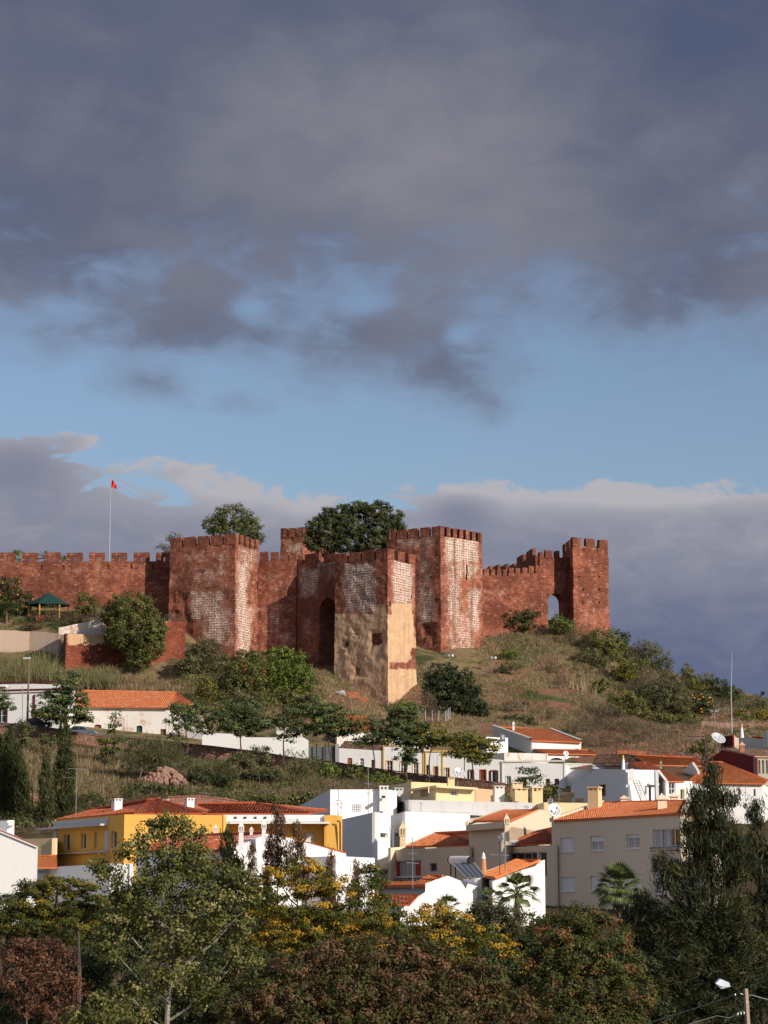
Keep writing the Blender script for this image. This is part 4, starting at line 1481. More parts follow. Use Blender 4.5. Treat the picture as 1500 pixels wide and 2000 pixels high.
def antenna(label, px, py_top, py_base, Y, booms=((0.05, 12, 0.2), (0.3, 9, -0.1)), group=None, r=.03):
    """TV aerial: mast with horizontal booms (fraction from top, half length px, yaw) and short elements"""
    t = P(px, py_top, Y); b = P(px, py_base, Y)
    root = empty('tv_antenna', (b.x, b.y, b.z), label, 'antenna', group)
    mb = MB(); mb.tube((b.x, b.y, b.z - .3), (b.x, b.y, t.z), r, r * .8, 6); mb.build('mast', GALV, root)
    for (f, hl, yaw) in booms:
        z = t.z + (b.z - t.z) * f; L = hl * Y / FPX
        bm = MB(); dx, dy = math.cos(yaw), math.sin(yaw)
        bm.tube((b.x - dx * L, b.y - dy * L, z + L * .05), (b.x + dx * L, b.y + dy * L, z - L * .05), r * .6, r * .6, 5)
        n = max(4, int(L * 3))
        for i in range(n):
            s_ = -1 + 2 * i / (n - 1); el = (.16 + .12 * (i / n)) * (1 if L > .4 else .6)
            cx, cy, cz = b.x + dx * L * s_, b.y + dy * L * s_, z - L * .05 * s_
            bm.tube((cx - dy * el, cy + dx * el, cz), (cx + dy * el, cy - dx * el, cz), r * .35, r * .35, 4)
            if i % 3 == 0: bm.tube((cx, cy, cz - el * .7), (cx, cy, cz + el * .7), r * .3, r * .3, 4)
        bm.build('antenna_boom', GALV, root)
    return root
# ================================================================== the town
# --- beige apartment block (right of centre, nearest)
ap = House('apartment_block', 'beige apartment block with roller-shuttered windows and a red tiled roof', 'apartment block', (1335, 1760, 165))
S_ = {'frame': FRAME_W}
L, C, R, Bk, zt, zb = ap.block((1077, 178), (1335, 165), (1353, 171), 1591, BEIGE, matR=CREAM, opsL=[
    (1095, 1636, 1120, 1664, 'shutter'), (1153, 1633, 1179, 1661, 'half', {'split': .6}), (1224, 1629, 1250, 1657, 'half', {'split': .72}),
    (1275, 1619, 1330, 1654, 'curtain', {'cols': 4, 'cloth': [(.02, .3, NETCLOTH, 'curtain'), (.34, .6, NETCLOTH, 'curtain')]}),
    (1096, 1713, 1123, 1741, 'shutter'), (1154, 1711, 1180, 1740, 'shutter'), (1236, 1708, 1254, 1735, 'shutter'), (1277, 1700, 1300, 1745, 'half', {'split': .6}), (1306, 1700, 1330, 1735, 'shutter')])
ap.block((1332, 168), (1398, 158), (1410, 163), 1668, BEIGE, opsL=[(1356, 1714, 1377, 1734, 'shutter')])
zr = P(1280, 1566, 178).z
a, b = Vector((*L, zt)), Vector((*C, zt)); dv = (Vector((*Bk, 0)) - Vector((*L, 0)))
rl = P(1176, 1571, 189); rr = P(1346, 1567.5, 176); bl_ = rl + Vector((3.2, 6, -2.4)); br_ = rr + Vector((3.2, 6, -2.4))
ap.roof(a + (b - a) * .02, b - (b - a) * .0, rr, rl, TILE, over=.15)
ap.roof(br_, bl_, rl, rr, TILE)
ap.roof(b, Vector((*R, zt)), rr.lerp(br_, .3), rr, TILE, ridge=False)
for (p0, p1) in ((a, rl), (b, rr)):    # sloping parapets at the gable ends
    m = ap.mb(CREAM, 'parapet')
    q0, q1 = Vector(p0), Vector(p1); w = (b - a).normalized() * .25
    for s0 in (1,):
        m.poly([q0 - w, q1 - w, q1 - w + Vector((0, 0, .32)), q0 - w + Vector((0, 0, .32))]); m.poly([q0 + w, q0 + w + Vector((0, 0, .32)), q1 + w + Vector((0, 0, .32)), q1 + w])
        m.poly([q0 - w + Vector((0, 0, .32)), q1 - w + Vector((0, 0, .32)), q1 + w + Vector((0, 0, .32)), q0 + w + Vector((0, 0, .32))])
        m.poly([q0 - w, q0 - w + Vector((0, 0, .32)), q0 + w + Vector((0, 0, .32)), q0 + w])
m = ap.mb(BEIGE)       # gable infill
m.poly([(*L, zt - .03), tuple(rl), tuple(bl_), (bl_.x, bl_.y, zt - 3), (L[0], L[1], zt - 3)])
m.quad((bl_.x, bl_.y, -2), (br_.x, br_.y, -2), tuple(br_), tuple(bl_))
ap.chimney('pyramid', 1293, 1584, 1549, 19, 172, CREAM)
ap.chimney('pyramid', 1317, 1574, 1546, 15, 184, CREAM)
ap.chimney('pyramid', 1219, 1572, 1553, 14, 186, CREAM)
ap.chimney('box', 1162, 1575, 1537, 22, 184, CREAM2, rz=-.5)
# balcony rail under the four-pane window
rail = MB()
u0, z1 = plane_hit(L, C, 1275, 1655); u1, _ = plane_hit(L, C, 1334, 1655)
d = Vector((C[0] - L[0], C[1] - L[1], 0)).normalized(); n = Vector((d.y, -d.x, 0)); A3 = Vector((*L, 0))
for zz in (z1 - .02, z1 - .30):
    p0 = A3 + d * u0 + n * .25; p1 = A3 + d * u1 + n * .25
    rail.tube((p0.x, p0.y, zz), (p1.x, p1.y, zz), .03, .03, 5)
for k in range(12):
    p = A3 + d * (u0 + (u1 - u0) * k / 11) + n * .25; rail.tube((p.x, p.y, z1 - .30), (p.x, p.y, z1), .018, .018, 4)
for k in (0, 1):
    p = A3 + d * (u0 if k == 0 else u1); rail.tube((p.x, p.y, z1 - .1), (p.x + n.x * .25, p.y + n.y * .25, z1 - .1), .03, .03, 4)
rail.build('balcony_rail', GREENPAINT, ap.root)
ap.done()

# --- cream house group with slab tower (between the apartment block and the white block)
cr = House('cream_house', 'cream terraced house with a slab-topped stair tower and red tiled roofs', 'house', (900, 1740, 190))
Lt, Ct, Rt, Bt, zt, _ = cr.block((760, 197), (916, 186), (922, 192), 1653, BEIGE, opsL=[
    (766, 1681, 822, 1713, 'curtain', {'cols': 4, 'cloth': [(.03, .23, REDCLOTH, 'curtain'), (.28, .48, NETCLOTH, 'curtain'), (.52, .72, NETCLOTH, 'curtain'), (.77, .97, REDCLOTH, 'curtain')]}),
    (839, 1686, 853, 1702, 'flush', {'cols': 1, 'frame': GALV})])
# left roof of the low wing
cr.roof_px([(792, 1656, 196), (918, 1653, 187), (918, 1627, 193), (851, 1630, 201)], TILE)
pm = MB()
q0, q1 = P(786, 1655, 197), P(851, 1628, 201.5)
cr.poly((q0.x, q0.y), (q1.x, q1.y), [(763, 1656), (786, 1654), (851, 1626), (918, 1626)], CREAM, thick=.25)
cr.chimney('ornate', 786.5, 1656, 1603, 15, 198, CREAM2)
# slab tower
Lw, Cw, Rw, Bw, zw, _ = cr.block((916, 187), (985, 181), (1062, 196), 1612, BEIGE, matR=CREAM)
cr.block((910, 186.2), (988, 179.3), (997, 181), 1604.5, CREAM, py_low=1617, name='roof_slab')
uc, zc = plane_hit(Cw, Rw, 988, 1614)
cr.poly(Cw, Rw, [(986, 1612), (1058, 1581), (1064, 1583), (1073, 1585), (1076, 1700)], CREAM, thick=.3)
cr.roof_px([(924, 1606, 186), (992, 1606, 182), (1052, 1583, 195), (986, 1584, 203)], TILE, ridge=False)
q0, q1 = P(914, 1605, 186), P(984, 1582, 203)
cr.poly((q0.x, q0.y), (q1.x, q1.y), [(914, 1605), (984, 1581), (984, 1590), (914, 1612)], CREAM, thick=.25, low=False, name='parapet')
cr.chimney('ornate', 990, 1628, 1588, 12, 179, CREAM)
# back right wing with the dark roof, glazed band below
cr.block((972, 186), (1083, 177), (1090, 182), 1650, BEIGE, opsL=[(979, 1666, 1049, 1698, 'flush', {'cols': 5, 'rec': .2}), (1052, 1664, 1068, 1713, 'flush', {'cols': 1})])
cr.roof_px([(986, 1651, 185), (1078, 1649, 178), (1078, 1618, 186), (1052, 1624, 189)], TILE_DK, ridge=False)
ac = MB(); q = P(1004, 1646, 183.5); ac.box((q.x, q.y, q.z), (.34, .15, .22), .1)
aco = ac.build('air_conditioner', PALEMET, cr.root)
ac = MB(); ac.lathe((q.x - .12, q.y - .16, q.z - .0), [(.15, -.01), (.15, .01)], 12); ac.build('fan_grille', DARKMET, aco)
# rail under the curtained window
rl_ = MB()
for (pxa, pxb) in ((768, 822),):
    for yy in (1717, 1722):
        u0, z = plane_hit(Lt, Ct, pxa, yy); u1, _ = plane_hit(Lt, Ct, pxb, yy)
        d = Vector((Ct[0] - Lt[0], Ct[1] - Lt[1], 0)).normalized(); n = Vector((d.y, -d.x, 0)); A3 = Vector((*Lt, 0)) + n * .2
        p0 = A3 + d * u0; p1 = A3 + d * u1; rl_.tube((p0.x, p0.y, z), (p1.x, p1.y, z), .035, .035, 5)
    for k in range(4):
        p = A3 + d * (u0 + (u1 - u0) * k / 3); rl_.tube((p.x, p.y, z), (p.x, p.y, z + .3), .03, .03, 4); rl_.tube((p.x, p.y, z + .05), (p.x - n.x * .2, p.y - n.y * .2, z + .05), .03, .03, 4)
rl_.build('balcony_rail', GREENPAINT, cr.root)
cr.done()

# --- amber yellow building
ye = House('yellow_building', 'amber yellow building with white parapets and a red hipped roof', 'building', (243, 1700, 176))
WN = {'rec': .2, 'cols': 1}
L, C, R, Bk, zt, _ = ye.block((107, 186.5), (243, 176), (442, 177.5), 1590.5, YELLOW, opsL=[
    (125, 1629, 136, 1661, 'flush', WN), (158, 1627, 168, 1658, 'flush', WN), (184, 1625, 190, 1657, 'flush', WN), (217, 1623, 228, 1656, 'flush', WN)])
# white parapet band, eave slab and balcony ledge on the shaded front, greyed to paint in the shade
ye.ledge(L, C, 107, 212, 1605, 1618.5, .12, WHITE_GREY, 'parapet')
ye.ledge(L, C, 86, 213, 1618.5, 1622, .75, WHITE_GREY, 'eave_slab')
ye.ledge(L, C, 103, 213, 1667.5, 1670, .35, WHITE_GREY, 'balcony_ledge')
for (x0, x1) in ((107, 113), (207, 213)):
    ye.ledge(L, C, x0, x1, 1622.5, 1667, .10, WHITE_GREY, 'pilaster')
# roofs
apex = P(290, 1565, 184)
ye.roof(P(107, 1604, 188), P(262, 1590, 177), apex, P(180, 1584, 196), TILE_DK, over=0)
ye.roof(P(262, 1590.5, 177), P(392, 1590.5, 178), P(318, 1567, 185), apex, TILE_DK)
ye.roof(P(180, 1584, 196), apex, P(318, 1567, 185), P(250, 1572, 198), TILE_DK, ridge=False)
ye.roof(P(392, 1590.5, 178), P(420, 1584, 190), P(318, 1567, 185.1), P(318, 1567, 185), TILE_DK, ridge=False)
ye.roof(P(372, 1591, 183), P(600, 1591, 183), P(500, 1571, 191), P(388, 1573, 191), TILE_DK)
ye.roof(P(600, 1591, 183), P(640, 1584, 198), P(500, 1571, 191.1), P(500, 1571, 191), TILE_DK, ridge=False)
ye.chimney('box', 228, 1582, 1560, 17, 186, WHITE, rz=.6)
ye.chimney('box', 320, 1574, 1561, 15, 192, WHITE, rz=.6)
ye.chimney('box', 369, 1584, 1559, 16, 183, WHITE, rz=.6)
# recessed long part
L2, C2, R2, B2, zt2, _ = ye.block((442, 183), (633, 183), (668, 185.5), 1604, YELLOW, opsL=[(592, 1626, 614, 1652, 'door', {'mat': FRAME_W, 'rec': .28})])
ye.block((436, 182.6), (632.6, 182.6), (634, 186), 1591.5, WHITE, py_low=1604.4, name='parapet')
ye.block((416, 181.6), (643, 181.6), (644, 184), 1605, WHITE, py_low=1608.8, name='eave_slab')
ye.block((633.5, 182.3), (660, 182.3), (668.5, 184.6), 1592, YELLOW, py_low=1760)
for x in (460, 479, 499, 518):
    p = P(x, 1597, 182.55); m = ye.mb(DKWOOD, 'vent'); m.box((p.x, p.y, p.z), (.10, .03, .07))
pipe = MB(); pipe.path([P(659, 1604, 182), P(661, 1603, 181.9), P(664, 1606, 182), P(664.5, 1665, 182.2)], [.06] * 4, 6); pipe.build('drainpipe', DARKMET, ye.root)
ye.done()

# --- central white block
wh = House('white_building', 'large stepped white building with a sloping shed-roofed upper storey', 'building', (730, 1690, 200))
p0, p1 = P(569, 1582, 236), P(645, 1542, 216)
A, B = (p0.x, p0.y), (p1.x, p1.y)
wh.poly(A, B, [(569, 1582), (645, 1542)], WHITE, thick=.25)
A, B = G(645, 216, 1542), G(758, 219, 1542)
wh.poly(A, B, [(645, 1542), (758, 1542)], WHITE, ops=[(655, 1563, 667, 1588.5, 'door', {'mat': FRAME_W, 'rec': .1}), (687, 1570, 706, 1587, 'flush', {'cols': 5, 'rows': 4, 'rec': .06})], thick=.3)
wh.poly(B, (B[0] + 3.5, B[1] + 9), [(758, 1542), (775, 1545)], WHITE, thick=.25)
_zz = P(645, 1542, 216).z
q = [P(569, 1582, 236), P(645, 1542, 216), P(758, 1542.5, 219)]
m = wh.mb(WHITE_GREY, 'roof'); bk = (B[0] + 3.5, B[1] + 9)
m.quad(q[1], q[2], (bk[0], bk[1], _zz - 1.5), (q[0].x + 9, q[0].y + 4, q[0].z)); m.poly([q[0], q[1], (q[0].x + 9, q[0].y + 4, q[0].z)])
wh.chimney('box', 749.5, 1572, 1535, 17, 218, WHITE, rz=.05)
p = P(749, 1556.5, 216.9); m = wh.mb(DKWOOD, 'vent'); m.box((p.x, p.y, p.z), (.18, .5, .09))
# lower storeys: shaded flank, sunlit return, recess and long blank wall
Lq, Cq, Rq, Bq, ztq, _ = wh.block((668, 215), (732, 200), (763, 204), 1586, WHITE, opsR=[(742, 1627, 757, 1637, 'flush', {'cols': 1, 'trim': WHITE, 'tw': .07}), (743, 1698, 760, 1709, 'flush', {'cols': 1})], matR=WHITE)
L3, C3, R3, B3, zt3, _ = wh.block((763, 211), (791, 203), (918, 208), 1585, WHITE, opsL=[(771, 1627, 778, 1636, 'flush', {'cols': 1, 'trim': WHITE, 'tw': .07})])
pipe = MB(); pipe.path([P(764.5, 1615, 203.5), P(766, 1612, 203.4), P(767.5, 1616, 203.6), P(768, 1660, 203.8)], [.07] * 4, 6); pipe.build('drainpipe', GALV, wh.root)
# shade porch behind right end
wh.done()

# --- house with grey parapet and cream penthouse
pe = House('terrace_house', 'house with a long grey stained parapet and a small cream rooftop room', 'house', (900, 1640, 222))
pe.block((759, 233), (798, 219), (1043, 225), 1562, WHITE_GREY)
pe.block((798, 219.1), (918, 221), (1060, 228), 1586, WHITE_GREY, py_low=1592)
pe.block((762, 240), (803, 233), (876, 236), 1527, CREAM2, py_low=1570)
pe.block((806, 232), (851, 226), (926, 230), 1538, CREAM2, py_low=1575,
         opsL=[(821, 1541, 837, 1556, 'flush', {'cols': 3, 'rows': 3})], opsR=[(879.5, 1542, 894, 1555, 'flush', {'cols': 3, 'rows': 3})])
pe.block((797, 231.5), (852, 224.5), (933, 229), 1533.5, CREAM2, py_low=1537.5, name='roof_slab')
pe.block((900, 240), (926, 233), (968, 236), 1539.5, PEACH, py_low=1575)
pe.chimney('box', 880.5, 1536, 1519, 13, 231, CREAM2, rz=.2)
pe.chimney('box', 974, 1562, 1535, 20, 230, WHITE_OLD, rz=.2)
pe.chimney('box', 1009, 1545, 1529, 20, 234, CREAM2, rz=.2)
pe.chimney('box', 1016, 1562, 1540, 26, 229, CREAM2, rz=.2)
pe.chimney('box', 1048, 1582, 1537, 21, 226, CREAM2, rz=.2)
pe.block((1040, 228), (1062, 222), (1165, 224), 1567, CREAM2, py_low=1620)
pe.chimney('box', 837, 1536.5, 1533, 2, 225, CREAM2)
pe.done()
for (x, y0, y1, Y) in ((778, 1547, 1565, 232),):
    pe.chimney('box', x, y1, y0 - 8, 17, Y, WHITE_GREY, rz=.2)

# --- far left white gable house
wl = House('white_house', 'big blank white gabled house at the left edge of the town', 'house', (30, 1740, 150))
A, B = G(-60, 150, 1640), G(74, 150, 1640)
wl.poly(A, B, [(-60, 1598), (0, 1619), (74, 1651)], WHITE, depth=(-6, 9, 0), thick=.3)
wl.block((-50, 156), (22, 153), (25, 158), 1602, WHITE, py_low=1650)
p = P(22, 1609, 152.9); m = wl.mb(WHITE, 'ledge'); m.box((p.x, p.y, p.z), (.14, .3, .12))
rl0, rl1 = P(-60, 1597, 149.8), P(76, 1652.5, 149.8)
tr = MB(); tr.tube(rl0, rl1, .05, .05, 5); tr.build('verge', PINKDOOR, wl.root)
wl.done()
wy = House('yellow_house', 'low pale yellow house with an orange roof beside the white gabled house', 'house', (80, 1690, 176))
wy.block((40, 182), (108, 180), (112, 186), 1637, CREAM2)
wy.roof_px([(66, 1696, 172), (112, 1696, 172), (112, 1672, 178), (66, 1674, 178)], TILE_OR, ridge=False)
wy.done()
wg = House('garden_outbuilding', 'low grey-white outbuilding with a flat top in front of the yellow building', 'building', (150, 1720, 160))
wg.block((38, 166), (63, 160), (70, 166), 1698, WHITE)
Lg, Cg, Rg, Bg, ztg, _ = wg.block((63, 177), (215, 163), (260, 163), 1687, WHITE, opsL=[(169, 1716, 184, 1734, 'shutter')])
lp = MB(); q = P(82, 1703, 173.5); lp.box(q, (.32, .22, .12), .3); lp.build('wall_lamp', GALV, wg.root)
wg.done()

# --- white gabled house with red roof and ornate chimneys (left centre)
wc = House('white_gabled_house', 'white gabled house with a red roof and a row of ornate lantern chimneys', 'house', (560, 1720, 160))
A, B = G(455, 158, 1660), G(676, 163, 1660)
dvec = (-7.5, 9.0, 0)
wc.poly(A, B, [(455, 1657), (523, 1629), (541, 1630), (676, 1668)], WHITE, depth=dvec, thick=.3)
a0 = P(455, 1657, 158); a1 = P(523, 1629, 159.6); a2 = P(676, 1668, 163)
dv = Vector(dvec)
wc.roof(a0 + dv, a0 + Vector((-.5, .2, -.25)), a1 + Vector((.0, .3, .02)), a1 + dv, TILE_DK)
wc.roof(a2, a2 + dv, a1 + dv, a1 + Vector((0, .3, 0)), TILE_DK, ridge=False)
p0 = P(335, 1684, 170); p1 = P(404, 1641, 176)
for (q0, q1) in ((P(332, 1684, 165), P(402, 1640, 172)),):
    w = Vector((.25, .1, 0)); u = Vector((0, 0, .25)); m = wc.mb(WHITE, 'parapet')
    m.quad(q0 - w, q1 - w, q1 - w + u, q0 - w + u); m.quad(q0 + w, q0 + w + u, q1 + w + u, q1 + w); m.quad(q0 - w + u, q1 - w + u, q1 + w + u, q0 + w + u)
wc.roof(P(345, 1684, 160), P(470, 1690, 157), P(512, 1637, 166), P(402, 1641, 172), TILE_DK, ridge=False)
wc.block((330, 166), (468, 157.5), (480, 160), 1690, WHITE, opsL=[(405, 1700, 425, 1722, 'flush', {'cols': 2}), (430, 1702, 440, 1720, 'flush', {'cols': 1})])
wc.block((540, 163), (656, 159), (732, 164), 1672, WHITE)
for (x, yb, yt, w, Y) in ((471, 1642, 1603, 12, 157.3), (491, 1634, 1614, 8, 161), (515.5, 1633, 1601, 11, 158.2), (421, 1636, 1609, 8, 172)):
    wc.chimney('ornate', x, yb, yt, w, Y, WHITE)
wc.done()

# --- front white houses (bottom centre)
fw = House('white_cottage', 'low white gabled cottage carrying a solar water heater, bottom centre', 'house', (870, 1790, 150))
A, B = G(811, 149, 1730), G(932, 151, 1730)
fw.poly(A, B, [(780, 1776), (809, 1757), (830.5, 1742), (831, 1726), (872, 1710.5), (878, 1711.5), (906, 1723), (932, 1731)], WHITE, depth=(.3, 8, 0))
fw.poly(G(735, 153), G(831, 150), [(736, 1735), (831, 1731)], WHITE_GREY, thick=.3)  # grey coat paints the shade on this white side wall
fw.roof_px([(733, 1734, 152.6), (832, 1732, 149.4), (836, 1724, 152), (740, 1727, 155)], TILE, ridge=False)
fw.roof_px([(800, 1733, 150.6), (831, 1733, 149.8), (866, 1711, 154), (836, 1713, 157)], TILE, ridge=False)
fw.roof_px([(765, 1769, 146.5), (800, 1769, 146.5), (818, 1750, 149), (765, 1750, 150)], TILE_DK, ridge=False)
fw.done()
fr = House('white_cottage', 'white cottage with a steep lean-to wall and orange roof in front of the apartment block', 'house', (1020, 1760, 152))
A, B = G(969, 150, 1730), G(1065, 153, 1730)
fr.poly(A, B, [(962, 1718), (969, 1716), (1052, 1683), (1064, 1679)], WHITE, depth=(-.2, 10, 0))
fr.roof_px([(938, 1713, 154), (968, 1717, 149.6), (1056, 1681, 152), (1009, 1681, 160)], TILE_OR, ridge=False)
q0, q1 = P(946, 1704, 156), P(1010, 1681, 160.2)
fr.poly((q0.x, q0.y), (q1.x, q1.y), [(944, 1705), (1010, 1680)], CREAM, thick=.25)
fr.block((905, 156), (934, 152.5), (960, 155), 1715, WHITE)
fr.chimney('cone', 944.5, 1709, 1664, 15, 154, plaster('rust_streaked_limewash', (0.76, 0.70, 0.64), 0.3, (0.45, 0.20, 0.08), patch=((0.55, 0.26, 0.10), 0.46, 0.56)), cap=WHITE)
fr.done()

# solar water heater
def solar_heater():
    p = P(900, 1700, 151)
    root = empty('solar_water_heater', (p.x, p.y, p.z), 'solar water heater with a pale tank and dark collector panels on the low white cottage', 'solar heater')
    t0, t1 = P(880, 1680, 152.6), P(918, 1680, 151.2)
    mb = MB(); d = (t1 - t0).normalized(); mb.path([t0, t0 + d * .08, t1 - d * .08, t1], [.18, .27, .27, .18], 14)
    mb.build('tank', TANKW, root, smooth=False)
    for e, sgn in ((t0, -1), (t1, 1)):
        c = MB(); c.tube(e + d * sgn * .01, e + d * sgn * .09, .27, .22, 14); c.build('end_cap', DARKMET, root)
    # collector frame sloping down to the right
    a, b = P(885, 1688, 151.6), P(926, 1686, 151.2)
    c_, e_ = P(947, 1712, 149.6), P(911, 1714, 150.2)
    nrm = (b - a).cross(e_ - a).normalized()
    if nrm.z < 0: nrm = -nrm
    for k in range(4):
        m = MB(); s0, s1 = k / 4 + .01, (k + 1) / 4 - .01
        q = [a.lerp(b, s0), a.lerp(b, s1), e_.lerp(c_, s1), e_.lerp(c_, s0)]
        m.ring([[tuple(v) for v in q], [tuple(v + nrm * .07) for v in q]])
        m.build('collector_panel', plain('solar_collector_blue', (0.10, 0.115, 0.15), .25, .2, .6), root)
    fm = MB()
    for s0 in (0, .25, .5, .75, 1):
        fm.tube(a.lerp(b, s0) + nrm * .05, e_.lerp(c_, s0) + nrm * .05, .025, .025, 4)
    fm.tube(a, b, .03, .03, 4); fm.tube(e_, c_, .03, .03, 4)
    fm.build('frame', PALEMET, root)
    lg = MB()
    for q, zz in ((t0, 1708), (t0.lerp(t1, .25), 1712), (t1, 1709)):
        g = P(projn(q.x, q.y, q.z)[0], zz, q.y)
        lg.tube(q, (q.x, q.y, g.z - .3), .05, .05, 5)
    lg.tube(t0, e_, .04, .04, 5)
    lg.build('stand', DARKMET, root)


solar_heater()

# --- white house with outdoor ladder stair and yellow-framed window (right centre)
lh = House('white_house', 'white house with an outside metal ladder and a shaded yellow-framed window', 'house', (1222, 1580, 250))
A, B = G(1115, 262, 1535), G(1222, 248, 1535)
lh.poly(A, B, [(1115, 1534), (1165, 1502), (1222, 1503)], WHITE, ops=[(1172, 1533, 1183, 1554, 'flush', {'cols': 1, 'trim': TRIMYEL, 'frame': DKWOOD})], thick=.3)
A2, B2 = G(1222, 248, 1535), G(1283, 251, 1535)
lh.poly(A2, B2, [(1222, 1503), (1283, 1504)], WHITE, ops=[(1259, 1535, 1263, 1552, 'flush', {'cols': 1}), (1267, 1536, 1272, 1566, 'door', {'mat': GLASS}),], thick=.3)
b3 = (B2[0] + 1, B2[1] + 9)
lh.poly(B2, b3, [(1283, 1504), (1286, 1508)], WHITE, thick=.3)
p1 = P(1165, 1502, 255.5); p2 = P(1222, 1503, 248); p3 = P(1283, 1504, 251)
m = lh.mb(WHITE_GREY, 'roof_terrace'); m.quad(p1 - Vector((0, 0, .4)), p2 - Vector((0, 0, .4)), p3 - Vector((0, 0, .4)), Vector((b3[0], b3[1], p3.z - .4)))
m.poly([p1 - Vector((0, 0, .4)), Vector((b3[0], b3[1], p3.z - .4)), Vector((A[0] + 4, A[1] + 6, p3.z - .4))])
lh.ledge(A2, B2, 1264, 1281, 1530, 1533, .5, WHITE, 'door_canopy')
lh.ledge(A, B, 1113, 1121, 1549, 1554, .4, TRIMYEL, 'yellow_ledge')
lh.ledge(A, B, 1125, 1140, 1560, 1566, .1, TRIMYEL, 'yellow_ledge')
# ladder stair
st = MB()
for k in (0, 1):
    st.tube(P(1236 + k * 12, 1524, 247.6), P(1253 + k * 12, 1567, 247.0), .05, .05, 4)
    st.tube(P(1236 + k * 12, 1508, 247.5), P(1254 + k * 12, 1552, 246.9), .025, .025, 4)
for k in range(14):
    t = k / 13; st.tube(P(1236 + 17 * t, 1524 + 43 * t, 247.6), P(1248 + 17 * t, 1524 + 43 * t, 247.6), .04, .04, 4)
    if k % 3 == 0: st.tube(P(1236 + 17 * t, 1524 + 43 * t, 247.5), P(1236 + 18 * t, 1508 + 44 * t, 247.5), .02, .02, 4)
st.build('ladder_stair', PALEMET, lh.root)
ho = MB(); q = P(1234, 1513, 247.4); ho.box(q, (.22, .15, .6)); ho.build('meter_box', WHITE, lh.root)
lh.chimney('cone', 1217.5, 1504, 1474, 8.5, 250, WHITE, cap=TRIMYEL)
lh.chimney('ornate', 1310, 0, 0, .1, 250) if False else None
# orange roofed wing at its right
A, B = G(1283, 256, 1540), G(1300, 252, 1540)
rw_ops = [(1306.5, 1529, 1319.5, 1552, 'flush', {'cols': 2, 'rows': 2}), (1329, 1542, 1336, 1562, 'flush', {'cols': 1, 'trim': TRIMYEL})]
lh.poly(G(1283, 255), G(1300, 251), [(1283, 1504), (1300, 1526)], WHITE, thick=.3)
lh.poly(G(1300, 251), G(1352, 254), [(1300, 1526), (1352, 1526)], WHITE, ops=rw_ops, thick=.3)
lh.roof_px([(1298, 1527.5, 250.6), (1337, 1527.5, 253), (1262, 1491, 272), (1228, 1491, 268)], TILE, ridge=False, rib=.3)
lh.poly(G(1226, 268), G(1258, 272), [(1226, 1490), (1258, 1504)], WHITE, thick=.3)
lh.done()

# --- pale-roofed and orange-roofed houses behind it
bh = House('tiled_roof_house', 'house with a wide bright orange roof and a pale clay lower roof beside it', 'house', (1300, 1540, 290))
bh.block((1235, 296), (1300, 288), (1362, 292), 1503, WHITE)
bh.roof_px([(1262, 1495, 290), (1345, 1497, 290), (1352, 1482, 302), (1241, 1477, 306)], TILE_OR, rib=.35)
bh.roof_px([(1345, 1497, 290), (1376, 1497, 296), (1353, 1482, 302.2), (1352, 1482, 302)], TILE_OR, ridge=False, rib=.35)
bh.roof_px([(1322, 1527, 262), (1362, 1527, 264), (1338, 1498, 285), (1290, 1498, 283)], TILE_PALE, ridge=False, rib=.35)
bh.chimney('ornate', 1291, 1504, 1485, 5, 280, plaster('stone_grey', (.42, .33, .25), .3))
bh.done()
oh = House('ruined_roof_shed', 'low shed with an old dark brown tiled roof at the foot of the hill', 'shed', (1210, 1500, 300))
oh.block((1150, 302), (1262, 298), (1272, 306), 1492, WHITE_OLD)
oh.roof_px([(1158, 1492, 300), (1265, 1493, 297), (1225, 1474, 308), (1165, 1475, 310)], TILE_OLD, rib=.35, ridge=False)
oh.done()
# --- white house at right under an orange hipped roof
rh = House('white_house', 'white house under a long orange roof, partly behind the dark pine', 'house', (1450, 1600, 262))
A, B = G(1350, 266, 1560), G(1490, 258, 1560)
Lr, Cr_, Rr, Br, ztr, _ = rh.block((1345, 262), (1489, 262), (1500, 270), 1531, WHITE, opsL=[(1441, 1541, 1447, 1552, 'flush', {'cols': 1}), (1472, 1541, 1476, 1555, 'flush', {'cols': 1})])
rh.roof_px([(1380, 1530, 261.6), (1493, 1532, 261.6), (1412, 1491, 282), (1385, 1490, 282)], TILE_OR, rib=.3)
rh.roof_px([(1340, 1530, 262), (1382, 1530, 262), (1387, 1490, 282), (1386, 1490, 282)], TILE_OR, rib=.3, ridge=False)
rh.roof_px([(1493, 1532, 261.6), (1500, 1525, 272), (1413, 1491, 282.2), (1412, 1491, 282)], TILE_OR, rib=.3, ridge=False)
rh.poly(G(1336, 274), G(1360, 270), [(1336, 1504), (1351, 1489), (1362, 1506)], WHITE_GREY, thick=.3)
rh.done()
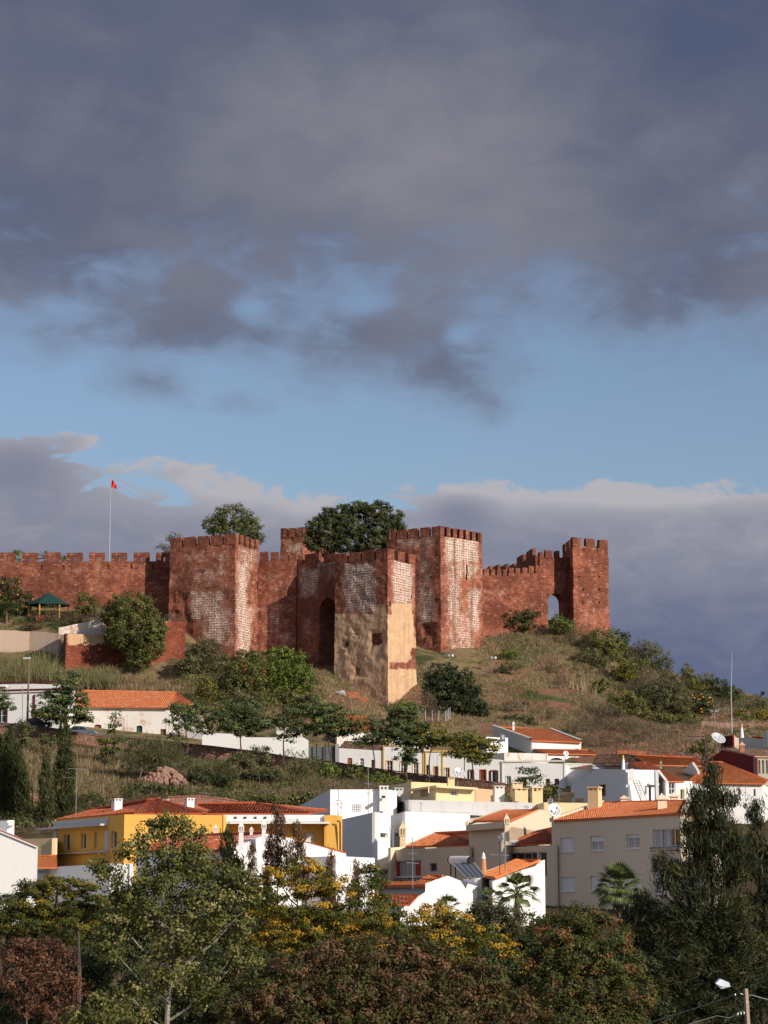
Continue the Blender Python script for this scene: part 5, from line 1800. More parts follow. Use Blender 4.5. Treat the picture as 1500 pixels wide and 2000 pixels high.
# --- maroon building
mr = House('maroon_building', 'dark maroon side wall of a building with arched windows in its grey front', 'building', (1475, 1530, 285))
A, B = G(1382, 300, 1490), G(1475, 284, 1490)
mr.poly(A, B, [(1382, 1484), (1411, 1465), (1475, 1478)], MAROON, thick=.3)
A, B = G(1475, 284, 1490), G(1540, 288, 1490)
GREYST = plaster('grey_rough_render', (.38, .34, .28), .4)
mr.poly(A, B, [(1475, 1478), (1540, 1479)], GREYST, ops=[(1481, 1484, 1485, 1511, 'hole', {'arch': 1, 'mat': CONCRETE}), (1488.5, 1484, 1492.5, 1511, 'hole', {'arch': 1, 'mat': CONCRETE}), (1496, 1484, 1500, 1511, 'hole', {'arch': 1, 'mat': CONCRETE}), (1503.5, 1484, 1507.5, 1511, 'hole', {'arch': 1, 'mat': CONCRETE})], thick=.3)
mr.roof_px([(1474, 1478.5, 283.6), (1540, 1480, 287.5), (1500, 1468, 305), (1411, 1464, 297)], TILE_PALE, rib=.35, ridge=False)
mr.chimney('pyramid', 1449.5, 1471, 1448, 9, 291, plain('pinkish_brick_chimney', (.45, .17, .11), .9), cap=TILE_PALE)
mr.done()
gh = House('grey_house', 'low grey-walled house at the right edge with a yellow-capped white chimney', 'house', (1460, 1480, 330))
gh.poly(G(1443, 330), G(1540, 322), [(1443, 1441), (1466, 1441), (1540, 1450)], WHITE_GREY, depth=(4, 8, 0))
gh.roof_px([(1468, 1443, 328), (1540, 1450, 321), (1540, 1445, 330), (1470, 1440, 335)], TILE, rib=.4, ridge=False)
gh.chimney('cone', 1449, 1442, 1414, 9, 331, WHITE, cap=TRIMYEL)
gh.block((1490, 322), (1500, 320), (1520, 322), 1428, WHITE_GREY, py_low=1460)
gh.done()
sh = House('brick_shed', 'small half-open brick shed beside the largest satellite dish', 'shed', (1435, 1470, 335))
sh.poly(G(1408, 338), G(1431, 336), [(1408, 1439), (1431, 1436)], MAROON, ops=[(1414, 1442, 1424, 1462, 'hole')])
sh.poly(G(1431, 336), G(1444, 338), [(1431, 1436), (1444, 1443)], PLWALL, thick=.3)
sh.ledge(G(1431, 336), G(1444, 338), 1432, 1443, 1460, 1463, .2, WHITE)
sh.done()

# --- orange roofed white house on the slope, with arcaded veranda
vh = House('villa', 'white villa with orange roofs and a three-arched veranda under the castle slope', 'house', (1040, 1500, 330))
A, B = G(963, 345, 1445), G(1038, 331, 1445)
vh.poly(A, B, [(963, 1420), (1038, 1446)], WHITE_GREY, thick=.3)  # left gable of the white villa greyed as painted shade
A2, B2 = G(1038, 331, 1445), G(1135, 335, 1445)
vh.poly(A2, B2, [(1038, 1448), (1135, 1450)], WHITE, thick=.3)
vh.roof_px([(1037, 1447.5, 330.6), (1137, 1450.5, 334.4), (1076, 1427, 350), (975, 1422, 346)], TILE, rib=.35)
for (q0, q1) in ((P(962, 1419.5, 346), P(1037, 1445, 330.9)), (P(1076, 1426, 350), P(1136, 1449, 334.9))):
    w = Vector((.2, .1, 0)); u = Vector((0, 0, .3)); m = vh.mb(WHITE_GREY, 'parapet')
    m.quad(q0 - w, q1 - w, q1 - w + u, q0 - w + u); m.quad(q0 + w, q0 + w + u, q1 + w + u, q1 + w); m.quad(q0 - w + u, q1 - w + u, q1 + w + u, q0 + w + u)
A3_, B3_ = G(1070, 325, 1480), G(1167, 329, 1480)
vh.poly(A3_, B3_, [(1070, 1473), (1167, 1475)], WHITE, ops=[(1073, 1480, 1102, 1498, 'hole', {'arch': .5}), (1106, 1479, 1131, 1498, 'hole', {'arch': .5}), (1136, 1479, 1163, 1498, 'hole', {'arch': .5})], thick=.3)
vh.roof_px([(1069, 1473, 324.5), (1168, 1475, 328.5), (1150, 1465, 334), (1042, 1464, 331)], TILE, rib=.35, ridge=False)
vh.chimney('ornate', 1003, 1428, 1408, 5.5, 343, WHITE)
vh.block((1060, 322), (1104, 320), (1205, 324), 1492, WHITE_OLD, py_low=1520)
bl = MB()
Ab, Bb = G(1105, 319.8, 1495), G(1203, 323.6, 1495)
for k in range(34):
    q = lerp2(Ab, Bb, k / 33); z = P(1104, 1501, 320).z; bl.box((q[0], q[1], z + .32), (.05, .05, .32))
for zz in (0, .66):
    slab(bl, Ab, Bb, [(0, z + zz), (dist2(Ab, Bb), z + zz), (dist2(Ab, Bb), z + zz + .08), (0, z + zz + .08)], (), .14)
bl.build('balustrade', WHITE, vh.root)
vh.block((935, 330), (950, 326), (992, 328), 1441, WHITE)
vh.block((948, 325.6), (950, 325.4), (992, 327.4), 1439, WHITE, py_low=1443)
p = P(980, 1440, 327); tk = MB(); tk.lathe((p.x, p.y, p.z), [(.5, -.3), (.5, .25), (.3, .4), (.05, .45)], 12); tk.build('water_tank', GALV, vh.root)
vh.block((950, 325), (985, 322), (1070, 324), 1470, WHITE_OLD, py_low=1500)
vh.done()

# --- terrace houses along the street
def rowhouse(label, x0, Y0, x1, Y1, ytop0, ytop1, mat, ops, trim=None, roof=None, pil=()):
    h = House('terrace_cottage', label, 'house', (x0, 1500, Y0), 'cottages in the row along the street')
    A, B = G(x0, Y0, 1480), G(x1, Y1, 1480)
    h.poly(A, B, [(x0, ytop0), (x1, ytop1)], mat, ops, thick=.3)
    d = Vector((B[0] - A[0], B[1] - A[1], 0)); n = Vector((-d.y, d.x, 0)).normalized() * 7
    za = P(x0, ytop0, Y0).z; zb = P(x1, ytop1, Y1).z
    h.poly(B, (B[0] + n.x, B[1] + n.y), [], mat) if False else None
    m = h.mb(mat)
    m.quad((B[0], B[1], h.zlow), (B[0] + n.x, B[1] + n.y, h.zlow), (B[0] + n.x, B[1] + n.y, zb), (B[0], B[1], zb))
    m.quad((A[0] + n.x, A[1] + n.y, h.zlow), (A[0], A[1], h.zlow), (A[0], A[1], za), (A[0] + n.x, A[1] + n.y, za))
    m.quad((A[0] + n.x, A[1] + n.y, h.zlow), (B[0] + n.x, B[1] + n.y, h.zlow), (B[0] + n.x, B[1] + n.y, zb), (A[0] + n.x, A[1] + n.y, za))
    if roof:
        h.roof((A[0], A[1], za - .15), (B[0], B[1], zb - .15), (B[0] + n.x * .55, B[1] + n.y * .55, zb + .9), (A[0] + n.x * .55, A[1] + n.y * .55, za + .9), roof, rib=.35)
    else:
        m.quad((A[0], A[1], za - .3), (B[0], B[1], zb - .3), (B[0] + n.x, B[1] + n.y, zb - .3), (A[0] + n.x, A[1] + n.y, za - .3))
    if trim:
        h.ledge(A, B, x0, x1, ytop0 - 1, ytop0 + 2, .12, trim, 'cornice')
        for (a, b) in pil:
            h.ledge(A, B, a, b, ytop0 + 2.5, 1535, .08, trim, 'pilaster')
    return h.done()


ty = {'trim': TRIMYEL, 'cols': 2, 'rows': 2}
tr_ = {'trim': TRIMRUST}
rowhouse('first white cottage of the street row, with a small arched red door', 662, 314, 748, 313, 1459, 1464, WHITE,
         [(678, 1480, 688, 1499, 'door', {'mat': PINKDOOR, 'arch': .5}), (702.5, 1481, 711, 1499, 'flush', {'cols': 2, 'rows': 3, 'arch': .6}), (725, 1484, 733, 1503, 'door', {'mat': DKWOOD})], roof=TILE_OLD)
rowhouse('white street cottage with yellow trim and four grey windows, right of the arched red door', 748, 312.9, 830, 312, 1455, 1462, WHITE,
         [(755, 1486, 767, 1505, 'flush', ty), (782, 1487, 793, 1509, 'flush', ty), (807, 1490, 817, 1511, 'flush', ty)], TRIMYEL, pil=[(748, 751), (826, 829)])
rowhouse('white street cottage with yellow trim, a brown door and a sash window', 830, 311.9, 908, 311, 1467, 1474, WHITE,
         [(831, 1494, 837, 1513, 'door', {'mat': DKWOOD}), (848, 1497, 856, 1517, 'door', {'trim': TRIMYEL}), (869, 1500, 878, 1519, 'flush', ty), (895, 1505, 902, 1522, 'flush', ty)], TRIMYEL, pil=[(830, 833), (863, 866)])
rowhouse('white street cottage with rust-red trim, brown door and brown shutters', 908, 310.9, 980, 310, 1478, 1484, WHITE,
         [(917, 1504, 923, 1524, 'shutters', {'trim': TRIMRUST, 'tw': .1, 'cols': 1}), (938, 1504, 949, 1527, 'door', tr_), (960, 1505, 969, 1529, 'shutters', {'trim': TRIMRUST, 'tw': .1, 'cols': 1})], pil=[])
rowhouse('last white street cottage with a yellow-stained cornice and three windows', 980, 309.9, 1104, 308.5, 1487, 1492, WHITE_OLD if False else WHITE,
         [(989, 1516, 998, 1540, 'flush', {'cols': 2, 'trim': WHITE_GREY, 'tw': .08}), (1020, 1518, 1028, 1548, 'door', {'mat': DKWOOD}), (1066, 1521, 1074, 1541, 'flush', {'cols': 2, 'frame': BROWNDOOR}), (1083, 1521, 1092, 1541, 'flush', {'cols': 2, 'frame': BROWNDOOR})],
         WHITE_OLD, pil=[(980, 982), (1101, 1103)])
ext = House('white_annex', 'plain long white annex at the right end of the street row', 'house', (1150, 1560, 300))
ext.poly(G(1104, 310), G(1232, 309), [(1104, 1503), (1160, 1503), (1232, 1506)], WHITE, thick=.3, depth=(0, 6, 0)); ext.done()

# upper white house bits between the trees
uh = House('white_house', 'small white house with yellow corner bands glimpsed above the street trees', 'house', (780, 1460, 332))
uh.block((742, 336), (752, 330), (842, 333), 1437, WHITE)
uh.ledge(G(752, 330, 1437), G(842, 333, 1437), 752, 757, 1438, 1460, .1, TRIMYEL, 'pilaster')
uh.roof_px([(795, 1426, 338), (842, 1425, 338), (840, 1420, 344), (797, 1421, 344)], TILE, rib=.4, ridge=False)
uh.block((795, 340), (797, 338), (842, 340), 1425, WHITE)
uh.done()
rr_ = House('orange_roof_house', 'steep orange roof of a low house above the tall street tree', 'house', (700, 1430, 338))
rr_.roof_px([(655, 1428, 333), (735, 1428, 334), (718, 1402, 350), (672, 1400, 350)], TILE_OR, rib=.35)
rr_.block((655, 334), (658, 333), (733, 334.4), 1428, WHITE_OLD)
rr_.done()

# --- upper left: house with burgundy trim and long old house
mh = House('trimmed_house', 'white house with burgundy painted trim lines at the left edge of the street', 'house', (60, 1418, 322))
A, B = G(-80, 325, 1370), G(133, 321, 1370)
mh.poly(A, B, [(-80, 1339), (50, 1335), (133, 1338)], WHITE, ops=[(-16, 1384, 12, 1411, 'flush', {'cols': 3, 'rows': 2, 'trim': TRIMRED, 'frame': FRAME_W, 'tw': .22}), (100, 1384, 112, 1404, 'flush', {'trim': TRIMRED, 'cols': 2, 'tw': .15})], depth=(0, 8, 0))
mh.ledge(A, B, -80, 133, 1334.5, 1337, .16, TRIMRED, 'cornice')
mh.ledge(A, B, -80, 133, 1349, 1352, .10, TRIMRED, 'cornice')
mh.ledge(A, B, -80, 133, 1355.5, 1357, .08, TRIMRED, 'cornice')
for (x0, x1) in ((65, 69), (127, 133)):
    mh.ledge(A, B, x0, x1, 1357.5, 1425, .09, TRIMRED, 'pilaster')
mh.ledge(A, B, -5, 14, 1339.5, 1342, .6, WHITE, 'canopy')
dp = MB(); q = P(44, 1341, 320.5); q2 = P(44, 1415, 320.5); dp.tube(q, q2, .06, .06, 6); dp.build('drainpipe', GALV, mh.root)
mh.done()
lo = House('old_long_house', 'long weathered white house with a low orange tiled roof and bricked-up openings', 'house', (300, 1445, 330))
A, B = G(133, 328, 1400), G(345, 328, 1400)
arch = {'arch': .5}
lo.poly(A, B, [(133, 1385), (345, 1387)], WHITE_OLD, ops=[
    (184, 1415, 198, 1428, 'hole', {'mat': plain('brick_infill', (.34, .12, .07), .9), 'arch': .4}), (266, 1417, 278, 1446, 'hole', {'mat': GREENPAINT, 'arch': .5}),
    (313, 1424, 324, 1452, 'hole', {'mat': plain('old_brown_door', (.17, .08, .05), .8)})], depth=(0, 8, 0))
lo.ledge(A, B, 133, 345, 1380, 1384.5, .28, WHITE_OLD, 'cornice')
lo.roof(P(133, 1381, 327.4), P(330, 1383, 327.4), P(345, 1354, 341), P(150, 1350, 341), TILE, rib=.3)
lo.roof(P(330, 1383, 327.4), P(378, 1376, 335), P(345.5, 1354, 341.1), P(345, 1354, 341), TILE, rib=.3, ridge=False)
lo.poly(G(345, 328), G(400, 326.5), [(345, 1392), (392, 1398), (400, 1432)], WHITE_OLD, depth=(0, 8, 0))
for (x, y) in ((248, 1397), (330, 1403)):
    p = MB(); q = P(x, 1396, 327.6); q2 = P(x, 1440, 327.6); p.tube(q, q2, .03, .03, 5); p.build('drainpipe', GALV, lo.root)
lo.done()

# long white garden wall with faint green scrawl, then the iron gate
gw = House('garden_wall', 'long whitewashed street wall with faint green scrawled graffiti', 'wall', (500, 1480, 321))
A, B = G(395, 316, 1450), G(602, 315, 1450)
gw.poly(A, B, [(395, 1431), (470, 1434), (480, 1440), (594, 1441), (602, 1446)], WHITE, thick=.35)
gw.poly(G(540, 318), G(590, 318), [(540, 1421), (585, 1421), (592, 1441)], WHITE_OLD, thick=.3)
gr = MB(); random.seed(3)
for (cx, cy, s0) in ((570, 1462, 1), (590, 1468, 1.3), (578, 1476, .8), (562, 1470, 1)):
    pts = [P(cx + (t - 3) * 3.0 * s0, cy + 5 * s0 * math.sin(t * 2.3 + cx), 314.7) for t in range(7)]
    for a_, b_ in zip(pts, pts[1:]): gr.tube(a_, b_, .05, .05, 4)
gr.build('graffiti', plain('faded_green_spray', (.45, .55, .42), .9), gw.root)
gw.done()
gt = House('street_gate', 'tall grey metal gate between the white street wall and the first cottage', 'gate', (628, 1485, 320))
A, B = G(603, 315.2, 1470), G(656, 314.6, 1470)
GATE = plain('grey_painted_sheet', (.16, .17, .19), .6)
for (x0, x1) in ((603.5, 619), (620, 637), (638, 654.5)):
    h = MB(); u0, z1 = plane_hit(A, B, x0, 1459); u1, _ = plane_hit(A, B, x1, 1459); slab(h, A, B, [(u0, z1 - 3.2), (u1, z1 - 3.2), (u1, z1), (u0, z1)], (), .08); h.build('gate_panel', GATE, gt.root)
gt.poly(G(655, 314.2), G(662, 314), [(655, 1453), (662, 1453)], WHITE_GREY, thick=.6, name='gate_pillar')
h = MB()
for x in (618, 635, 653):
    h.tube(P(x, 1452, 314.6), P(x, 1492, 314.6), .07, .07, 5)
h.build('gate_post', DARKMET, gt.root)
gt.done()

# stone retaining wall of the street
RUB = rubble_mat('red_rubble_wall')
def stonewall(label, pts, hpx, Ys, thick=.5, mat=None):
    p = P(*pts[0], Ys[0]); root = empty('stone_wall', (p.x, p.y, gz(p.x, p.y)), label, 'stone wall')
    for i in range(len(pts) - 1):
        a = G(pts[i][0], Ys[i], pts[i][1]); b = G(pts[i + 1][0], Ys[i + 1], pts[i + 1][1]); L = dist2(a, b)
        za = P(*pts[i], Ys[i]).z; zb = P(*pts[i + 1], Ys[i + 1]).z; hh = hpx * Ys[i] / FPX
        n = max(2, int(L / .7))
        top = [(L * k / n, za + (zb - za) * k / n + random.uniform(-.06, .06)) for k in range(n + 1)]
        mb = MB(); slab(mb, a, b, [(0, za - hh)] + top + [(L, zb - hh)], (), thick); mb.build('wall', mat or RUB, root)
        for k in range(0, n):
            cb = MB(); u0_, u1_ = L * k / n + .02, L * (k + 1) / n - .02
            w0, w1 = za + (zb - za) * k / n + .02, za + (zb - za) * (k + 1) / n + .02; th_ = .13 + random.uniform(-.03, .04)
            dd = ((b[0] - a[0]) / L, (b[1] - a[1]) / L); o_ = (a[0] + dd[1] * .06, a[1] - dd[0] * .06)
            slab(cb, o_, (o_[0] + dd[0], o_[1] + dd[1]), [(u0_, w0), (u1_, w1), (u1_, w1 + th_), (u0_, w0 + th_)], (), thick + .12)
            cb.build('coping_stone', mat or RUB, root)
    return root


stonewall('long red stone wall along the street below the white cottages', [(395, 1457), (470, 1468), (560, 1480), (660, 1491), (750, 1505), (860, 1518), (960, 1528), (1010, 1536)], 26, [306, 305.6, 305, 304.5, 303, 300, 297, 296])
stonewall('higher red stone wall beside the parked cars at the left', [(-60, 1418), (40, 1420), (120, 1428), (150, 1432), (200, 1440), (240, 1446), (300, 1451), (360, 1456), (396, 1459)], 45, [307, 307, 307, 306.5, 306.5, 306.5, 306.3, 306.2, 306])
stonewall('pale red brick wall behind the roof of the yellow building', [(328, 1558), (395, 1556), (463, 1565)], 20, [246, 246, 246], mat=rubble_mat('pinkish_block_wall', (.42, .2, .14), (.30, .12, .08), (.45, .32, .26)))
stonewall('pink block wall between the cypresses', [(-20, 1552), (60, 1552), (130, 1562)], 40, [262, 262, 262], mat=rubble_mat('pinkish_block_wall'))
PALERUB = rubble_mat('pale_rubble', (.50, .33, .25), (.30, .16, .11), (.45, .34, .27))
stonewall('pale dry stone terrace wall on the right hillside', [(1370, 1410), (1420, 1412), (1500, 1416), (1540, 1418)], 16, [384, 384, 384, 384], mat=PALERUB)
stonewall('lower dry stone wall behind the largest satellite dish', [(1335, 1437), (1365, 1438), (1400, 1441)], 30, [347, 346, 345], mat=PALERUB)

# ruined brick walls and debris under the middle tower
RBR = masonry('orange_brick_ruin', (0.50, 0.165, 0.080), (0.36, 0.11, 0.06), (0.62, 0.36, 0.24), .5, .2)
def ruin(label, pts, hpx, Y, mat=None, thick=.5):
    a = G(pts[0][0], Y, pts[0][1]); b = G(pts[-1][0], Y + .8, pts[-1][1])
    root = empty('ruined_wall', (a[0], a[1], gz(*a)), label, 'ruined wall')
    o = [plane_hit(a, b, *q) for q in pts]; z = min(p[1] for p in o) - hpx * Y / FPX
    mb = MB(); slab(mb, a, b, [(o[0][0], z)] + o + [(o[-1][0], z)], (), thick)
    mb.build('wall', mat or RBR, root)
    return root


ruin('broken orange brick wall with a pale ledge at the foot of the middle tower', [(612, 1360), (622, 1359), (640, 1362), (668, 1363), (684, 1362), (686, 1368)], 16, 371)
ruin('square orange brick stub at the foot of the middle tower', [(700, 1364), (706, 1362), (719, 1363), (720, 1368)], 18, 368)
ruin('upper strip of ruined brick wall behind the bushes', [(618, 1352), (640, 1349), (660, 1352), (700, 1351), (702, 1356)], 8, 375)
ruin('low grey concrete wall at the foot of the ochre tower base', [(680, 1385), (700, 1388), (745, 1390), (757, 1391)], 18, 361, CONCRETE)
ruin('small orange brick ruin among the bushes left of the middle tower', [(518, 1373), (530, 1369), (560, 1370), (575, 1374)], 14, 362)
ruin('strip of orange brick rubble below the brown hill scrub', [(1205, 1466), (1216, 1465), (1240, 1466), (1262, 1467)], 8, 325, RBR)
for (lb, pts, Y) in (('crumpled pale metal sheet lying on the ruined brick wall', [(656, 1352), (672, 1349), (676, 1361), (664, 1361)], 369.5), ('white board lying on the rubble under the tower', [(617, 1354), (634, 1355), (634, 1360), (618, 1359)], 371)):
    m = MB(); q = [P(x, y, Y + (0.6 if i < 2 else 0)) for i, (x, y) in enumerate(pts)]
    m.ring([[tuple(v) for v in q], [tuple(v + Vector((0, .1, .12))) for v in q]])
    o = m.build('metal_sheet' if 'metal' in lb else 'white_board', PALEMET, None); tag(o, lb, 'scrap')

# heap of stones on the garden slope
hp = hit(322, 1531)
def heap():
    root = empty('stone_heap', hp, 'heap of pale red stones on the garden slope between thin trees', 'stone heap')
    rs = random.Random(5); mat = plain('pale_heap_stone', (.33, .19, .145), .95); protos = []
    for k in range(5):
        m = MB(); rr = .5
        pts = []
        for z, s0 in ((-.5, .55), (-.1, 1), (.3, .85), (.55, .35)):
            pts.append([(rr * s0 * math.cos(t) * rs.uniform(.75, 1.2), rr * s0 * math.sin(t) * rs.uniform(.75, 1.2), z * rr * 1.4) for t in [2 * math.pi * i / 6 for i in range(6)]])
        m.ring(pts); me = m.build('stone', mat, None); protos.append(me.data); bpy.data.objects.remove(me)
    for k in range(230):
        a = rs.uniform(0, 2 * math.pi); r = math.sqrt(rs.random())
        x = math.cos(a) * r * 2.8; y = math.sin(a) * r * 1.6
        X = hp.x + x; Y = hp.y + y; h = (1 - r ** 1.5) * 1.9 * rs.uniform(.6, 1.0)
        o = bpy.data.objects.new('stone', protos[k % 5]); col.objects.link(o); o.parent = root
        s0 = rs.uniform(.35, .85); o.scale = (s0, s0, s0)
        o.location = (x, y, gz(X, Y) - hp.z + h + .1); o.rotation_euler = (rs.uniform(0, 6), rs.uniform(0, 6), rs.uniform(0, 6))


heap()

# dishes and aerials
dish('large white satellite dish at the corner of the apartment roof', 1082, 1583, 176, 14, .35, .35, pole_to=1605)
dish('small grey satellite dish just behind the large white one', 1075, 1565, 196, 6.5, -.7, .3, pole_to=1580)
dish('large pale satellite dish on a mast beside the brick shed at the right', 1402, 1443, 315, 15, .45, .75, pole_to=1475)
dish('round white dish above the street row, left of the rust-trimmed cottage', 896, 1510, 236, 13, .5, .6, pole_to=1535)
dish('small white dish over the villa arcade', 1105, 1472, 318, 5.5, .3, .2, pole_to=1485)
dish('small dish on the aerial mast by the solar heater', 979.5, 1636, 150, 7, -.9, .1, pole_to=1700)
dish('small grey dish on the white house under the long orange roof', 1456, 1574, 258, 5.5, -.8, .15, pole_to=1600)
antenna('tall bare TV aerial standing before the cypresses at the left', 148, 1500, 1597, 186, ((.02, 17, .3), (.2, 26, -.2)))
antenna('TV aerial on the flat white upper storey', 719, 1498, 1592, 214, ((.35, 9, .9), (.55, 4, .2)), r=.04)
antenna('TV aerial in front of the red-curtained window', 806, 1635, 1727, 150, ((.35, 9, .1), (.55, 12, .3), (.12, 4, 0)))
antenna('TV aerial with a long slanting boom by the solar heater', 976, 1640, 1712, 150.5, ((.08, 24, -.3), (.42, 18, .2)))
antenna('small aerial on the pink wall behind the yellow building', 403, 1547, 1570, 240, ((.1, 16, .5),))
antenna('slim aerial behind the white dish on the street row', 854, 1475, 1530, 300, ((.5, 9, .2),))
antenna('aerial with zigzag elements beside the small grey dish', 1092, 1532, 1565, 222, ((.1, 5, .4), (.35, 5, .4)))
antenna('aerial on the hillside behind the middle tower base', 861, 1381, 1415, 372, ((.03, 17, .1),))
antenna('cross-shaped aerial at the foot of the scrub slope', 1335, 1463, 1483, 320, ((.4, 11, .1),))
antenna('small aerial on the white house at the far right', 1457, 1530, 1590, 258, ((.3, 8, 1.2), (.38, 8, .6), (.52, 10, .1)))
antenna('short aerial on the grey parapet', 822, 1567, 1580, 218, ((.1, 4, .1),))
# ================================================================== vegetation
def leaf_mesh(name, C, Nrm, size, asp, tint, mat, origin_v, T=None, nv=4):
    """one mesh of many small leaves: C centres, Nrm normals, size half lengths"""
    n = len(C)
    r = rng.normal(size=(n, 3))
    if T is None:
        t = np.cross(Nrm, r)
    else:
        t = T + 0.25 * r
        Nrm = np.cross(t, r)
        Nrm /= np.linalg.norm(Nrm, axis=1, keepdims=True) + 1e-9
    t /= np.linalg.norm(t, axis=1, keepdims=True) + 1e-9
    b = np.cross(Nrm, t)
    s = size[:, None]
    v = np.empty((n, 4, 3))
    v[:, 0] = C - t * s
    v[:, 1] = C + b * s * asp + t * s * .1
    v[:, 2] = C + t * s
    v[:, 3] = C - b * s * asp + t * s * .1
    if nv == 3:
        v[:, 0] = C - t * s + b * s * asp; v[:, 1] = C - t * s - b * s * asp
        v = v[:, :3]
    v = v.reshape(-1, 3) - np.array(origin_v)
    me = bpy.data.meshes.new(name)
    me.vertices.add(n * nv); me.vertices.foreach_set('co', v.ravel())
    me.loops.add(n * nv); me.loops.foreach_set('vertex_index', np.arange(n * nv, dtype=np.int32))
    me.polygons.add(n); me.polygons.foreach_set('loop_start', np.arange(0, n * nv, nv, dtype=np.int32))
    me.update(calc_edges=True)
    at = me.attributes.new('tint', 'FLOAT', 'FACE'); at.data.foreach_set('value', np.clip(tint, 0, 1).astype(np.float32))
    me.materials.append(mat)
    o = bpy.data.objects.new(name, me); col.objects.link(o)
    return o


def unit(n):
    r = rng.normal(size=(n, 3)); return r / np.linalg.norm(r, axis=1, keepdims=True)


def crown_points(blobs, leaf, dens, clump, flat=.8, fill=.45):
    """blobs: (centre, rx, ry, rz). returns leaf centres, normals, tints, and clump centres"""
    Cs, Ns, Ts, CC = [], [], [], []
    for (c, rx, ry, rz) in blobs:
        c = np.array(c); R = np.array([rx, ry, rz])
        area = 4 * math.pi * ((rx * rz) ** 1.6 / 3 + (rx * ry) ** 1.6 / 3 + (ry * rz) ** 1.6 / 3) ** (1 / 1.6)
        rc = max(clump, min(rx, rz) * .22)
        nc = int(max(6, area / (rc * rc * 3.2)))
        d = unit(nc)
        rad = fill + (1.04 - fill) * rng.random(nc) ** .55
        cc = c + d * R * rad[:, None]
        nl = int(max(20, area * dens / (leaf * leaf * 2) / nc))
        k = rng.random(nc) * .55 + .45
        cnt = (nl * k).astype(int) + 3
        idx = np.repeat(np.arange(nc), cnt)
        off = rng.normal(size=(len(idx), 3)) * rc * .52
        off[:, 2] *= flat
        Cs.append(cc[idx] + off)
        nn = off / (rc) * 1.0 + d[idx] * .9 + rng.normal(size=off.shape) * .75 + np.array([0, 0, .35])
        Ns.append(nn / np.linalg.norm(nn, axis=1, keepdims=True))
        tc = rng.random(nc)
        Ts.append(tc[idx] * .74 + rng.random(len(idx)) * .26)
        CC.append(cc)
    return np.concatenate(Cs), np.concatenate(Ns), np.concatenate(Ts), np.concatenate(CC)


F_ACACIA = foliage('acacia_leaves', [(0, (0.036, 0.059, 0.024)), (.5, (0.082, 0.118, 0.042)), (.85, (0.164, 0.196, 0.060)), (1, (0.279, 0.261, 0.067))])
F_ACACIAY = foliage('yellowing_acacia_leaves', [(0, (0.051, 0.071, 0.019)), (.5, (0.128, 0.143, 0.030)), (.85, (0.256, 0.214, 0.043)), (1, (0.410, 0.275, 0.043))])
F_BUSH = foliage('bush_leaves', [(0, (0.049, 0.059, 0.015)), (.5, (0.123, 0.137, 0.038)), (.9, (0.229, 0.215, 0.060)), (1, (0.328, 0.261, 0.077))])
F_BRIGHT = foliage('bright_green_leaves', [(0, (0.049, 0.078, 0.015)), (.5, (0.131, 0.183, 0.031)), (1, (0.311, 0.339, 0.055))])
F_DARK = foliage('dark_green_leaves', [(0, (0.019, 0.031, 0.013)), (.5, (0.052, 0.072, 0.027)), (1, (0.123, 0.131, 0.044))])
F_OLIVE = foliage('olive_leaves', [(0, (0.051, 0.058, 0.023)), (.5, (0.128, 0.128, 0.054)), (1, (0.256, 0.243, 0.109))])
F_YEL = foliage('yellow_green_leaves', [(0, (.07, .08, .014)), (.5, (.20, .19, .03)), (1, (.42, .33, .05))])
F_BROWN = foliage('dry_brown_leaves', [(0, (.035, .022, .014)), (.5, (.10, .06, .036)), (1, (.20, .13, .08))])
F_SCRUB = foliage('dry_scrub_twigs', [(0, (.05, .038, .024)), (.5, (.15, .115, .07)), (1, (.29, .22, .14))])
F_CYP = foliage('cypress_leaves', [(0, (0.023, 0.035, 0.012)), (.5, (0.056, 0.072, 0.019)), (1, (0.123, 0.124, 0.036))])
F_CYPB = foliage('rusty_cypress_leaves', [(0, (.055, .030, .016)), (.5, (.15, .078, .038)), (1, (.25, .135, .065))])
F_POP = foliage('poplar_leaves', [(0, (.050, .062, .014)), (.35, (.11, .125, .030)), (.7, (.21, .205, .058)), (.93, (.38, .34, .14)), (1, (.50, .44, .25))], .35, .45)
F_AUT = foliage('acacia_leaves_turning_yellow', [(0, (0.036, 0.052, 0.012)), (.5, (0.115, 0.124, 0.019)), (.62, (0.218, 0.179, 0.022)), (.78, (0.486, 0.301, 0.028)), (1, (0.794, 0.435, 0.038))])
F_RUST = foliage('rusty_seedhead_leaves', [(0, (.030, .034, .010)), (.35, (.095, .105, .026)), (.52, (.11, .070, .028)), (.78, (.18, .095, .045)), (1, (.28, .165, .085))])
F_REDBR = foliage('reddish_brown_leaves', [(0, (.05, .028, .016)), (.5, (.16, .072, .040)), (1, (.32, .16, .09))])
F_PHOT = foliage('green_leaves_with_red_tips', [(0, (0.029, 0.040, 0.012)), (.55, (0.090, 0.111, 0.027)), (.75, (0.172, 0.150, 0.038)), (.85, (0.229, 0.091, 0.036)), (1, (0.361, 0.111, 0.055))])
F_PINE = foliage('pine_needles', [(0, (0.013, 0.018, 0.009)), (.5, (0.036, 0.043, 0.015)), (.9, (0.083, 0.084, 0.024)), (1, (0.128, 0.112, 0.030))], .15)
F_PALM = foliage('palm_fronds', [(0, (0.049, 0.072, 0.022)), (.5, (0.115, 0.156, 0.050)), (1, (0.229, 0.261, 0.088))], .2, .4)
F_REED = foliage('reed_blades', [(0, (.09, .10, .035)), (.5, (.22, .20, .085)), (1, (.38, .31, .17))])
F_GRASS = foliage('dry_grass_blades', [(0, (.16, .115, .055)), (.5, (.32, .235, .125)), (1, (.50, .39, .24))])
